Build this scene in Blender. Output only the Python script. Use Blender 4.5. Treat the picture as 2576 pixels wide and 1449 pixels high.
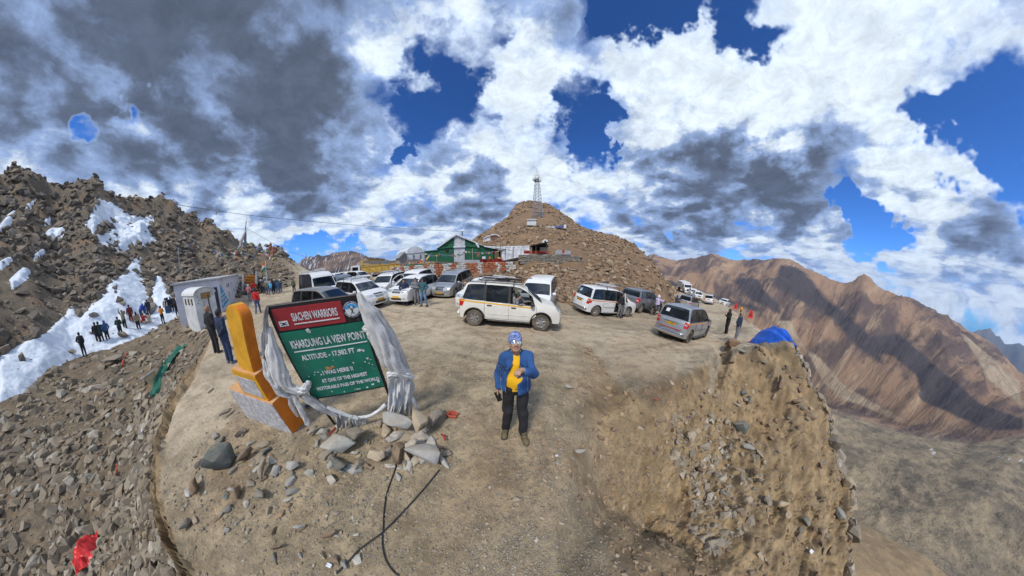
import bpy, bmesh, math, random
import numpy as np
from mathutils import Vector, Matrix, geometry

# ------------------------------------------------------------------ camera
SC = bpy.context.scene
for _o in list(bpy.data.objects): bpy.data.objects.remove(_o)
COL = SC.collection
F_ST, PITCH, CAMH = 988.0, math.radians(9.0), 3.3      # all-round camera on a selfie stick, stereographic lens
cam = bpy.data.cameras.new('camera'); cam_o = bpy.data.objects.new('camera', cam); COL.objects.link(cam_o)
SC.camera = cam_o
cam_o.location = (0, 0, CAMH); cam_o.rotation_euler = (math.pi/2 - PITCH, 0, 0)
cam.clip_start = 0.02; cam.clip_end = 60000
SC.render.engine = 'CYCLES'
cam.type = 'PANO'; cam.sensor_width = 36; cam.sensor_height = 20.25
cam.panorama_type = 'FISHEYE_LENS_POLYNOMIAL'; cam.fisheye_fov = math.radians(250)
_r = np.linspace(0, 21, 400); _A = np.stack([_r**k for k in (1, 2, 3, 4)], 1)
_k = np.linalg.lstsq(_A, 2*np.arctan(_r*2576/36/F_ST), rcond=None)[0]
cam.fisheye_polynomial_k0 = 0
for i in range(4): setattr(cam, 'fisheye_polynomial_k%d' % (i+1), -float(_k[i]))

def ray(x, y):
    """direction in the world of a point of the photograph (2576 x 1449)"""
    u = (x-1288)/F_ST; v = (724.5-y)/F_ST; r = math.hypot(u, v); th = 2*math.atan(r); s = math.sin(th)/max(r, 1e-9)
    X, Y, Z = u*s, math.cos(th), v*s
    return np.array([X, Y*math.cos(PITCH)+Z*math.sin(PITCH), -Y*math.sin(PITCH)+Z*math.cos(PITCH)])
def proj(X, Y, Z):
    Z = Z-CAMH; n = np.sqrt(X*X+Y*Y+Z*Z)+1e-9; X, Y, Z = X/n, Y/n, Z/n
    Yc = Y*math.cos(PITCH)-Z*math.sin(PITCH); Zc = Y*math.sin(PITCH)+Z*math.cos(PITCH)
    k = F_ST/np.maximum(1+Yc, .02)
    return 1288+X*k, 724.5-Zc*k
def azel(x, y):
    r = ray(x, y); return math.degrees(math.atan2(r[0], r[1])), math.degrees(math.asin(r[2]))
def at_d(x, y, d):
    """point at horizontal distance d from the camera mast along a sight line"""
    r = ray(x, y); return np.array([0, 0, CAMH]) + r*d/math.hypot(r[0], r[1])

# ------------------------------------------------------------------ sky and sun
SUN_EL, SUN_AZ = math.radians(52), math.radians(200)   # compass angle of the sun from +Y clockwise
W = bpy.data.worlds.new('World'); SC.world = W; W.use_nodes = True
wt = W.node_tree; wn = wt.nodes; wl = wt.links
for n in list(wn): wn.remove(n)
def N(t, **k):
    n = wn.new(t)
    for a, b in k.items(): setattr(n, a, b)
    return n
def mth(op, a, b=None, c=None, clamp=False):
    n = wn.new('ShaderNodeMath'); n.operation = op; n.use_clamp = clamp
    for i, v in enumerate((a, b, c)):
        if v is None: continue
        if isinstance(v, (int, float)): n.inputs[i].default_value = v
        else: wl.new(v, n.inputs[i])
    return n.outputs[0]
def mixc(f, a, b):
    n = wn.new('ShaderNodeMix'); n.data_type = 'RGBA'
    if isinstance(f, (int, float)): n.inputs['Factor'].default_value = f
    else: wl.new(f, n.inputs['Factor'])
    for nm, v in (('A', a), ('B', b)):
        s = [q for q in n.inputs if q.name == nm and q.type == 'RGBA'][0]
        if isinstance(v, tuple): s.default_value = (*v, 1)
        else: wl.new(v, s)
    return [q for q in n.outputs if q.type == 'RGBA'][0]
def ramp(v, pts):
    n = wn.new('ShaderNodeMapRange'); n.interpolation_type = 'SMOOTHSTEP'
    wl.new(v, n.inputs[0]); n.inputs[1].default_value = pts[0]; n.inputs[2].default_value = pts[1]
    n.inputs[3].default_value = pts[2] if len(pts) > 2 else 0; n.inputs[4].default_value = pts[3] if len(pts) > 3 else 1
    return n.outputs[0]
tc = N('ShaderNodeTexCoord'); D = tc.outputs['Generated']
sep = N('ShaderNodeSeparateXYZ'); wl.new(D, sep.inputs[0])
sky = N('ShaderNodeTexSky', sky_type='NISHITA', sun_disc=False, sun_elevation=SUN_EL, sun_rotation=SUN_AZ, altitude=5400, dust_density=0.3)
skyc = N('ShaderNodeMix', data_type='RGBA', blend_type='MULTIPLY'); skyc.inputs['Factor'].default_value = 1
wl.new(sky.outputs[0], [q for q in skyc.inputs if q.name == 'A' and q.type == 'RGBA'][0])
[q for q in skyc.inputs if q.name == 'B' and q.type == 'RGBA'][0].default_value = (0.040, 0.100, 0.185, 1)
sky_col = [q for q in skyc.outputs if q.type == 'RGBA'][0]
# cloud deck: the direction meets a dome of cloud overhead
h = mth('ADD', mth('MAXIMUM', sep.outputs[2], 0), 0.30)
inv = mth('DIVIDE', 1, h)
vm = N('ShaderNodeVectorMath', operation='SCALE'); wl.new(D, vm.inputs[0]); wl.new(inv, vm.inputs['Scale'])
def noise(sc, det, rough, off, lac=2.1, dist=0.0, vec=None):
    m = N('ShaderNodeMapping'); wl.new(vec or vm.outputs[0], m.inputs[0]); m.inputs['Location'].default_value = off
    n = N('ShaderNodeTexNoise'); wl.new(m.outputs[0], n.inputs['Vector'])
    n.inputs['Scale'].default_value = sc; n.inputs['Detail'].default_value = det; n.inputs['Roughness'].default_value = rough
    n.inputs['Lacunarity'].default_value = lac; n.inputs['Distortion'].default_value = dist
    return n.outputs['Fac']
_wn = N('ShaderNodeTexNoise'); wl.new(D, _wn.inputs['Vector']); _wn.inputs['Scale'].default_value = 5.5; _wn.inputs['Detail'].default_value = 4; _wn.inputs['Roughness'].default_value = .62
_wa = N('ShaderNodeVectorMath', operation='MULTIPLY_ADD'); wl.new(_wn.outputs['Color'], _wa.inputs[0]); _wa.inputs[1].default_value = (.42, .42, .42); wl.new(D, _wa.inputs[2])
_wb = N('ShaderNodeVectorMath', operation='SUBTRACT'); wl.new(_wa.outputs[0], _wb.inputs[0]); _wb.inputs[1].default_value = (.21, .21, .21)
_wc = N('ShaderNodeVectorMath', operation='NORMALIZE'); wl.new(_wb.outputs[0], _wc.inputs[0]); DW = _wc.outputs[0]
def blob(x, y, rad, amp):
    """a broad cloud (amp > 0) or a gap (amp < 0) towards one direction"""
    d = ray(x, y)
    dp = N('ShaderNodeVectorMath', operation='DOT_PRODUCT'); wl.new(DW, dp.inputs[0]); dp.inputs[1].default_value = tuple(d)
    return mth('MULTIPLY', ramp(dp.outputs['Value'], (math.cos(math.radians(rad)), 1.0)), amp)
def addall(l):
    s = l[0]
    for q in l[1:]: s = mth('ADD', s, q)
    return s
def puff(vec, sc, det, off):
    m = N('ShaderNodeMapping'); wl.new(vec, m.inputs[0]); m.inputs['Location'].default_value = off
    v = N('ShaderNodeTexVoronoi', feature='F1'); wl.new(m.outputs[0], v.inputs['Vector']); v.inputs['Scale'].default_value = sc; v.inputs['Detail'].default_value = det; v.inputs['Roughness'].default_value = .55
    return mth('SUBTRACT', .60, v.outputs['Distance'])
wob = N('ShaderNodeTexNoise'); wl.new(vm.outputs[0], wob.inputs['Vector']); wob.inputs['Scale'].default_value = 2.2; wob.inputs['Detail'].default_value = 5; wob.inputs['Roughness'].default_value = .6
wv = N('ShaderNodeVectorMath', operation='MULTIPLY_ADD'); wl.new(wob.outputs['Color'], wv.inputs[0]); wv.inputs[1].default_value = (.34, .34, .34); wl.new(vm.outputs[0], wv.inputs[2])
def heap(off):
    """cloud thickness: broad masses with cauliflower heads"""
    v = N('ShaderNodeVectorMath', operation='ADD'); wl.new(wv.outputs[0], v.inputs[0]); v.inputs[1].default_value = off
    a = noise(1.15, 4, .56, (3.1, 1.7, .4), vec=v.outputs[0]); b = puff(v.outputs[0], 2.6, 1.5, (1.3, 4.2, .7)); c = noise(6.0, 5, .66, (7.3, 4.1, 2.2), vec=v.outputs[0])
    return addall([mth('MULTIPLY', mth('SUBTRACT', a, .5), 1.9), mth('MULTIPLY', b, .75), mth('MULTIPLY', mth('SUBTRACT', c, .5), .50)])
h0 = heap((0, 0, 0)); h1 = heap((0.02, .085, -.10))
gaps = [(1130, 150, 15, -.50), (1075, 100, 9, -.25), (1010, 385, 5, -.7), (1040, 300, 8, -.35), (1500, 340, 7, -1.0), (1455, 250, 8, -.55), (1480, 400, 6, -.6), (1610, 30, 9, -.7), (1870, 110, 7, -.45), (1950, 120, 6, -.45), (2310, 270, 6, -.6), (2540, 380, 7, -.7), (2430, 330, 6, -.4), (2550, 240, 6, -.35), (1840, 10, 8, -.4),
    (2165, 560, 6, -1.0), (2240, 600, 5, -.4), (810, 603, 6, -1.1), (750, 615, 4, -.7), (860, 615, 4, -.5), (295, 285, 5, -1.5), (1700, 590, 3, -.5), (1130, 215, 6, -.5), (2440, 820, 5, -.5), (1240, 20, 8, -.3),
    (700, 200, 40, .45), (300, 120, 45, .50), (1320, 160, 10, .55), (1300, 250, 8, .4), (1750, 330, 28, .42), (2050, 430, 22, .40), (1720, 130, 9, .4), (1200, 480, 18, .5), (1700, 560, 14, .35), (400, 520, 22, .45), (2280, 480, 9, .3), (2450, 700, 14, .35), (2000, 300, 14, .35), (1380, 40, 8, .3), (2180, 130, 14, .3), (2440, 130, 8, .2), (980, 560, 12, .35)]
dens = addall([h0, mth('SUBTRACT', .46, 0)] + [blob(*b) for b in gaps])
cover = ramp(dens, (-.10, .32)); soft = ramp(dens, (.0, .60))
relief = mth('MULTIPLY', mth('SUBTRACT', h0, h1), 2.1)
sh = addall([mth('MULTIPLY', relief, -1.0), mth('MULTIPLY', mth('SUBTRACT', noise(1.6, 8, .64, (1.2, 9.4, 5.5), dist=.3), .5), 2.3)] + [blob(*b) for b in (
    (560, 170, 36, .85), (820, 330, 20, .70), (700, 450, 13, .45), (200, 50, 34, .70), (1200, 500, 13, .75), (1080, 560, 9, .45), (1640, 520, 14, .85), (1850, 500, 17, 1.0), (2030, 450, 15, .9), (2350, 560, 9, .35), (2500, 610, 10, .45), (900, 560, 9, .3),
    (1300, 170, 15, -.75), (1250, 330, 11, -.45), (1700, 150, 18, -.6), (1550, 90, 12, -.5), (1900, 250, 16, -.5), (1000, 420, 8, -.55), (1400, 460, 6, -.6), (600, 540, 12, -.55), (250, 430, 15, -.5), (400, 320, 9, -.4), (1900, 590, 7, -.55), (2250, 650, 12, -.55), (2450, 470, 9, -.5), (1040, 250, 8, -.4), (2150, 160, 22, -.45), (60, 600, 12, -.25), (900, 620, 6, -.4), (2480, 800, 8, -.4))])
shade = ramp(sh, (-.95, 1.95))
c_lit, c_mid, c_dark = (0.80, 0.90, 1.0), (0.28, 0.39, 0.64), (0.10, 0.125, 0.18)
col = mixc(ramp(shade, (.10, .52)), c_lit, c_mid); col = mixc(ramp(shade, (.45, .95)), col, c_dark)
edge = mixc(soft, mixc(.45, (0.42, 0.60, 1.0), col), col)
fine = ramp(noise(9.0, 6, .68, (4.4, 2.2, 8.1), dist=.4), (.28, .72, .80, 1.16)); em = N('ShaderNodeVectorMath', operation='SCALE'); wl.new(edge, em.inputs[0]); wl.new(fine, em.inputs['Scale'])
final = mixc(cover, sky_col, em.outputs[0])
bg = N('ShaderNodeBackground'); wl.new(final, bg.inputs[0]); bg.inputs[1].default_value = 1.0
wo = N('ShaderNodeOutputWorld'); wl.new(bg.outputs[0], wo.inputs[0])
sl = bpy.data.lights.new('sun', 'SUN'); so = bpy.data.objects.new('sun', sl); COL.objects.link(so)
sl.energy = 2.9; sl.angle = math.radians(10); sl.color = (1.0, .95, .87)
_sd = Vector((math.sin(SUN_AZ)*math.cos(SUN_EL), math.cos(SUN_AZ)*math.cos(SUN_EL), math.sin(SUN_EL)))
so.rotation_euler = _sd.to_track_quat('Z', 'Y').to_euler()
VS = SC.view_settings; VS.view_transform = 'Standard'; VS.look = 'None'; VS.exposure = 0.10; VS.gamma = 1; VS.use_curve_mapping = False
SC.cycles.max_bounces = 6; SC.cycles.diffuse_bounces = 2; SC.cycles.glossy_bounces = 3; SC.cycles.transparent_max_bounces = 12
SC.cycles.use_denoising = True
random.seed(5); RNG = np.random.default_rng(7)
# ------------------------------------------------------------------ helpers
def prop(o, label=None, cat=None, group=None, kind=None):
    for k, v in (('label', label), ('category', cat), ('group', group), ('kind', kind)):
        if v: o[k] = v
    return o
def empty(name, loc, label, cat, group=None, rz=0.0, mat=None):
    o = bpy.data.objects.new(name, None); COL.objects.link(o); o.empty_display_size = .2
    if mat is not None: o.matrix_world = mat
    else: o.location = tuple(loc); o.rotation_euler = (0, 0, rz)
    return prop(o, label, cat, group)
def obj(name, me, parent=None, mats=None):
    o = bpy.data.objects.new(name, me); COL.objects.link(o)
    if parent is not None: o.parent = parent
    return o
def mesh_np(name, V, Fc, mats, smooth=False, midx=None, auto=None):
    """mesh from arrays of points and of equal-sided faces (or a list of arrays)"""
    me = bpy.data.meshes.new(name); V = np.asarray(V, dtype=np.float32)
    fl = Fc if isinstance(Fc, list) else [Fc]
    fl = [np.asarray(f, dtype=np.int32) for f in fl if len(f)]
    me.vertices.add(len(V)); me.vertices.foreach_set('co', V.ravel())
    nl = sum(f.size for f in fl); me.loops.add(nl); me.loops.foreach_set('vertex_index', np.concatenate([f.ravel() for f in fl]) if fl else np.zeros(0, np.int32))
    st = []; off = 0
    for f in fl:
        st.append(off+np.arange(len(f))*f.shape[1]); off += f.size
    np_ = sum(len(f) for f in fl); me.polygons.add(np_); me.polygons.foreach_set('loop_start', np.concatenate(st).astype(np.int32))
    if midx is not None: me.polygons.foreach_set('material_index', np.asarray(midx, dtype=np.int32))
    for m in mats if isinstance(mats, (list, tuple)) else [mats]: me.materials.append(m)
    me.update(calc_edges=True); me.validate()
    me.shade_smooth() if smooth else me.shade_flat()
    if auto: set_auto(me, auto)
    return me
def set_auto(me, deg):
    bm = bmesh.new(); bm.from_mesh(me); a = math.radians(deg)
    for f in bm.faces: f.smooth = True
    for e in bm.edges:
        if len(e.link_faces) == 2 and e.calc_face_angle(0) > a: e.smooth = False
    bm.to_mesh(me); bm.free()

class MB:
    """collects shapes, then links them as ONE mesh object"""
    def __init__(s): s.v = []; s.f = []; s.m = []
    def add(s, V, Fc, m=0):
        o = len(s.v); s.v += [tuple(map(float, p)) for p in V]; s.f += [tuple(o+i for i in f) for f in Fc]; s.m += [m]*len(Fc); return s
    def box(s, c, d, m=0, R=None, taper=1.0, bev=0.0):
        x, y, z = (q/2 for q in d); P = []
        b = min(bev, x*.9, y*.9, z*.9)
        if b <= 0:
            for k, (sx, sy, sz) in enumerate(((-1,-1,-1),(1,-1,-1),(1,1,-1),(-1,1,-1),(-1,-1,1),(1,-1,1),(1,1,1),(-1,1,1))):
                t = taper if sz > 0 else 1; P.append((sx*x*t, sy*y*t, sz*z))
            Fc = [(0,3,2,1),(4,5,6,7),(0,1,5,4),(1,2,6,5),(2,3,7,6),(3,0,4,7)]
        else:
            Fc = []; idx = {}
            for sx in (-1,1):
                for sy in (-1,1):
                    for sz in (-1,1):
                        t = taper if sz > 0 else 1
                        for ax, q in enumerate(((x*t, y*t-b, z-b), (x*t-b, y*t, z-b), (x*t-b, y*t-b, z))):
                            idx[sx,sy,sz,ax] = len(P); P.append((sx*q[0], sy*q[1], sz*q[2]))
            g = lambda a,b_,c,ax: idx[a,b_,c,ax]
            for sgn in (-1,1):
                Fc.append([g(sgn,a,b_,0) for a,b_ in ((-1,-1),(1,-1),(1,1),(-1,1))]); Fc.append([g(a,sgn,b_,1) for a,b_ in ((-1,-1),(1,-1),(1,1),(-1,1))]); Fc.append([g(a,b_,sgn,2) for a,b_ in ((-1,-1),(1,-1),(1,1),(-1,1))])
            for a in (-1,1):
                for b_ in (-1,1):
                    Fc.append([g(a,b_,-1,0),g(a,b_,1,0),g(a,b_,1,1),g(a,b_,-1,1)]); Fc.append([g(a,-1,b_,0),g(a,1,b_,0),g(a,1,b_,2),g(a,-1,b_,2)]); Fc.append([g(-1,a,b_,1),g(1,a,b_,1),g(1,a,b_,2),g(-1,a,b_,2)])
                    for c_ in (-1,1): Fc.append([g(a,b_,c_,0),g(a,b_,c_,1),g(a,b_,c_,2)])
            # orient outward
            FF = []
            for f in Fc:
                p = [Vector(P[i]) for i in f]; nrm = (p[1]-p[0]).cross(p[2]-p[0]); ce = sum(p, Vector())/len(p)
                FF.append(f if nrm.dot(ce) > 0 else f[::-1])
            Fc = FF
        if R is not None:
            R = np.array(R)[:3,:3]; P = [tuple(R @ np.array(p)) for p in P]
        return s.add([(p[0]+c[0], p[1]+c[1], p[2]+c[2]) for p in P], Fc, m)
    def tube(s, pts, r, n=6, m=0, cap=True):
        pts = [Vector(tuple(map(float, p))) for p in pts]; rs = r if isinstance(r, (list, tuple)) else [r]*len(pts)
        V = []; ref = None
        for i, p in enumerate(pts):
            t = (pts[min(i+1, len(pts)-1)]-pts[max(i-1, 0)])
            t = t.normalized() if t.length > 1e-9 else Vector((0,0,1))
            if ref is None: ref = t.orthogonal().normalized()
            ref = (ref - t*ref.dot(t)); ref = ref.normalized() if ref.length > 1e-6 else t.orthogonal().normalized()
            b = t.cross(ref)
            for k in range(n):
                a = 2*math.pi*k/n; V.append(p+(ref*math.cos(a)+b*math.sin(a))*rs[i])
        Fc = [(i*n+k, i*n+(k+1)%n, (i+1)*n+(k+1)%n, (i+1)*n+k) for i in range(len(pts)-1) for k in range(n)]
        if cap: Fc += [tuple(range(n-1, -1, -1)), tuple((len(pts)-1)*n+k for k in range(n))]
        return s.add(V, Fc, m)
    def lathe(s, prof, c, axis=(0,0,1), n=16, m=0):
        """prof: (radius, height) pairs along axis"""
        ax = Vector(axis).normalized(); u = ax.orthogonal().normalized(); w = ax.cross(u); c = Vector(tuple(c)); V = []
        for r, hh in prof:
            for k in range(n):
                a = 2*math.pi*k/n; V.append(c+ax*hh+(u*math.cos(a)+w*math.sin(a))*r)
        Fc = [(i*n+k, i*n+(k+1)%n, (i+1)*n+(k+1)%n, (i+1)*n+k) for i in range(len(prof)-1) for k in range(n)]
        return s.add(V, Fc, m)
    def ball(s, c, r, n=10, m=0):
        r = r if isinstance(r, (tuple, list)) else (r, r, r); V = []; k2 = max(4, n//2)
        for i in range(k2+1):
            th = math.pi*i/k2
            for j in range(n):
                a = 2*math.pi*j/n; V.append((c[0]+r[0]*math.sin(th)*math.cos(a), c[1]+r[1]*math.sin(th)*math.sin(a), c[2]+r[2]*math.cos(th)))
        return s.add(V, [(i*n+j, (i+1)*n+j, (i+1)*n+(j+1)%n, i*n+(j+1)%n) for i in range(k2) for j in range(n)], m)
    def prism(s, poly, h, c=(0,0,0), R=None, m=0):
        """poly in local xy, raised by h along local z"""
        n = len(poly); P = [(x, y, 0) for x, y in poly]+[(x, y, h) for x, y in poly]
        a = sum(poly[i][0]*poly[(i+1)%n][1]-poly[(i+1)%n][0]*poly[i][1] for i in range(n))
        b, t = tuple(range(n)), tuple(range(n, 2*n)); Fc = [b[::-1], t]+[(i, (i+1)%n, n+(i+1)%n, n+i) for i in range(n)]
        if a < 0: Fc = [f[::-1] for f in Fc]
        if R is not None:
            R = np.array(R)[:3,:3]; P = [tuple(R @ np.array(p)) for p in P]
        return s.add([(p[0]+c[0], p[1]+c[1], p[2]+c[2]) for p in P], Fc, m)
    def mesh(s, name, mats, smooth=False, auto=None):
        me = bpy.data.meshes.new(name); me.from_pydata(s.v, [], s.f)
        for m in mats if isinstance(mats, (list, tuple)) else [mats]: me.materials.append(m)
        if any(s.m): me.polygons.foreach_set('material_index', s.m)
        me.validate(); me.update()
        if auto: set_auto(me, auto)
        elif smooth:
            me.polygons.foreach_set('use_smooth', [True]*len(me.polygons))
        return me
    def build(s, name, mats, parent=None, smooth=False, auto=None):
        return obj(name, s.mesh(name, mats, smooth, auto), parent)
def Rz(a): return Matrix.Rotation(a, 3, 'Z')
def Rx(a): return Matrix.Rotation(a, 3, 'X')
def Ry(a): return Matrix.Rotation(a, 3, 'Y')

# ---- materials
class NT:
    def __init__(s, name):
        s.mat = bpy.data.materials.new(name); s.mat.use_nodes = True; s.t = s.mat.node_tree; s.t.nodes.clear()
        s.b = s.n('ShaderNodeBsdfPrincipled'); s.o = s.n('ShaderNodeOutputMaterial'); s.t.links.new(s.b.outputs[0], s.o.inputs[0])
    def n(s, t, **k):
        q = s.t.nodes.new(t)
        for a, b in k.items(): setattr(q, a, b)
        return q
    def link(s, a, b): s.t.links.new(a, b)
    def pos(s, obj_space=True):
        if obj_space: return s.n('ShaderNodeTexCoord').outputs['Object']
        return s.n('ShaderNodeNewGeometry').outputs['Position']
    def noise(s, v, sc, det=4, rough=.55, dist=0, off=None, scl=None):
        if off or scl:
            m = s.n('ShaderNodeMapping'); s.link(v, m.inputs[0]); m.inputs['Location'].default_value = off or (0,0,0); m.inputs['Scale'].default_value = scl or (1,1,1); v = m.outputs[0]
        q = s.n('ShaderNodeTexNoise'); s.link(v, q.inputs['Vector']); q.inputs['Scale'].default_value = sc; q.inputs['Detail'].default_value = det
        q.inputs['Roughness'].default_value = rough; q.inputs['Distortion'].default_value = dist; return q.outputs['Fac']
    def voro(s, v, sc, feat='F1', out='Distance', rnd=1):
        q = s.n('ShaderNodeTexVoronoi', feature=feat); s.link(v, q.inputs['Vector']); q.inputs['Scale'].default_value = sc; q.inputs['Randomness'].default_value = rnd; return q.outputs[out]
    def m(s, op, a, b=None, clamp=False):
        q = s.n('ShaderNodeMath', operation=op, use_clamp=clamp)
        for i, v in enumerate((a, b)):
            if v is None: continue
            if isinstance(v, (int, float)): q.inputs[i].default_value = v
            else: s.link(v, q.inputs[i])
        return q.outputs[0]
    def rng(s, v, a, b, c=0., d=1.):
        q = s.n('ShaderNodeMapRange', interpolation_type='SMOOTHSTEP'); s.link(v, q.inputs[0])
        for i, x in enumerate((a, b, c, d)): q.inputs[i+1].default_value = x
        return q.outputs[0]
    def mix(s, f, a, b, blend='MIX'):
        q = s.n('ShaderNodeMix', data_type='RGBA', blend_type=blend)
        if isinstance(f, (int, float)): q.inputs['Factor'].default_value = f
        else: s.link(f, q.inputs['Factor'])
        for nm, v in (('A', a), ('B', b)):
            sk = [z for z in q.inputs if z.name == nm and z.type == 'RGBA'][0]
            if isinstance(v, (tuple, list)): sk.default_value = (*v[:3], 1)
            else: s.link(v, sk)
        return [z for z in q.outputs if z.type == 'RGBA'][0]
    def col(s, v):
        if isinstance(v, (tuple, list)): s.b.inputs['Base Color'].default_value = (*v[:3], 1)
        else: s.link(v, s.b.inputs['Base Color'])
        return s
    def set(s, **k):
        for a, v in k.items():
            i = s.b.inputs[a.replace('_', ' ')]
            if isinstance(v, (int, float, tuple)): i.default_value = v
            else: s.link(v, i)
        return s
    def bump(s, hgt, strength=.5, dist=.02):
        q = s.n('ShaderNodeBump'); q.inputs['Strength'].default_value = strength; q.inputs['Distance'].default_value = dist
        s.link(hgt, q.inputs['Height']); s.link(q.outputs[0], s.b.inputs['Normal']); return s
def hsv(c, f): return tuple(min(1, x*f) for x in c)
_mc = {}
def M(name, c, rough=.7, metal=0., var=.18, sc=6., bump=.0, bd=.01, dust=0., coat=0., tint=None):
    """painted, woven or moulded surface with uneven colour; dust settles as a brown film"""
    if name in _mc: return _mc[name]
    t = NT(name); p = t.pos(); n = t.noise(p, sc, 5, .6)
    a = t.mix(t.rng(n, .3, .7), hsv(c, 1-var), hsv(c, 1+var*.6))
    if dust:
        d = t.noise(p, 2.2, 6, .65, off=(3, 1, 7)); z = t.n('ShaderNodeSeparateXYZ'); t.link(p, z.inputs[0])
        low = t.rng(z.outputs[2], .2, 1.3, 1., .18)
        a = t.mix(t.m('MULTIPLY', t.m('MULTIPLY', t.rng(d, .25, .75), low), dust, True), a, (.36, .28, .19))
    t.col(a).set(Roughness=rough, Metallic=metal)
    if coat: t.set(Coat_Weight=coat, Coat_Roughness=.08)
    if bump: t.bump(t.noise(p, sc*3, 5, .6), bump, bd)
    _mc[name] = t.mat; return t.mat
def emptyrot(o, R3, loc):
    o.matrix_world = Matrix.Translation(Vector(tuple(map(float, loc)))) @ Matrix(R3).to_4x4()

# ---- noise fields
def _h(ix, iy, s):
    n = (ix*374761393 + iy*668265263 + s*974634777) & 0xffffffff
    n = ((n ^ (n >> 13))*1274126177) & 0xffffffff
    return ((n ^ (n >> 16)) & 0xffff)/65535.0
def vnoise(x, y, s=0):
    x = np.asarray(x, float); y = np.asarray(y, float); ix = np.floor(x).astype(np.int64); iy = np.floor(y).astype(np.int64)
    fx = x-ix; fy = y-iy; fx = fx*fx*fx*(fx*(fx*6-15)+10); fy = fy*fy*fy*(fy*(fy*6-15)+10)
    a, b, c, d = _h(ix, iy, s), _h(ix+1, iy, s), _h(ix, iy+1, s), _h(ix+1, iy+1, s)
    return (a*(1-fx)+b*fx)*(1-fy)+(c*(1-fx)+d*fx)*fy
def fbm(x, y, oct=5, gain=.5, s=0, ridged=False):
    r = 0; a = 1; t = 0; ca, sa = math.cos(.6), math.sin(.6)
    for k in range(oct):
        v = vnoise(x, y, s+k*17)
        if ridged: v = 1-abs(2*v-1); v = v*v
        r = r+a*v; t += a; a *= gain; x, y = (x*ca-y*sa)*2.03+5.1, (x*sa+y*ca)*2.03+1.7
    return r/t
def sstep(a, b, x):
    t = np.clip((x-a)/(b-a), 0, 1); return t*t*(3-2*t)
def text_mesh(body, size, sx=1., off=0., depth=.002, align='CENTER'):
    cu = bpy.data.curves.new('t', 'FONT'); cu.body = body; cu.size = size; cu.align_x = align; cu.align_y = 'CENTER'; cu.extrude = depth; cu.offset = off; cu.resolution_u = 4
    o = bpy.data.objects.new('t', cu); me = bpy.data.meshes.new_from_object(o); bpy.data.objects.remove(o); bpy.data.curves.remove(cu)
    for v in me.vertices: v.co.x *= sx
    return me
def lettering(body, mat, parent, Mx, size, sx=1., off=0., width=None, name='lettering', depth=.002):
    me = text_mesh(body, size, sx, off, depth)
    if width:
        w = max(v.co.x for v in me.vertices)-min(v.co.x for v in me.vertices); f_ = width/w
        for v in me.vertices: v.co.x *= f_
    me.materials.clear(); me.materials.append(mat); o = obj(name, me, parent); o.matrix_local = Mx; return o
# ------------------------------------------------------------------ the lie of the land
# stations round the mast: azimuth -> (distance, height, roughness) knots
_RX = [-60, -33, -22, -15, -9, -4, 0, 4, 6, 9, 14, 20, 33, 48, 80]
_RZ = [0, 0, .05, .1, .26, .34, .26, .0, -.22, -.6, -1.1, -1.8, -3.3, -4.6, -7]
def roadz(x, y): return np.interp(x, _RX, _RZ)
def _cz(el, d): return CAMH+d*math.tan(math.radians(el))
def stn(az, *kn):
    o = []
    for k in kn:
        d, z, a = k
        if z == 'r': z = float(roadz(d*math.sin(math.radians(az)), 0))
        o.append((d, z, a))
    return (az, o)
FAR = lambda fd, fz, cd, el: [(fd, fz, 12), (cd, _cz(el, cd), 30), (11500, -1500, 10)]
def left(az, e1, dz1, sh, ft, mid, cd, el, cb, fel=-3):
    return stn(az, (.02, .68, .02), (min(1.6, e1*.5), .62, .03), (e1, .5, .06), (e1*(1.42 if az > -160 and dz1 < -.5 else 1.27), max(dz1, -.46), .12), sh, ft, mid,
               (cd, _cz(el, cd), 3.5), (cd*1.5, cb, 3), *FAR(1200, -200, 3000, fel))
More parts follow.
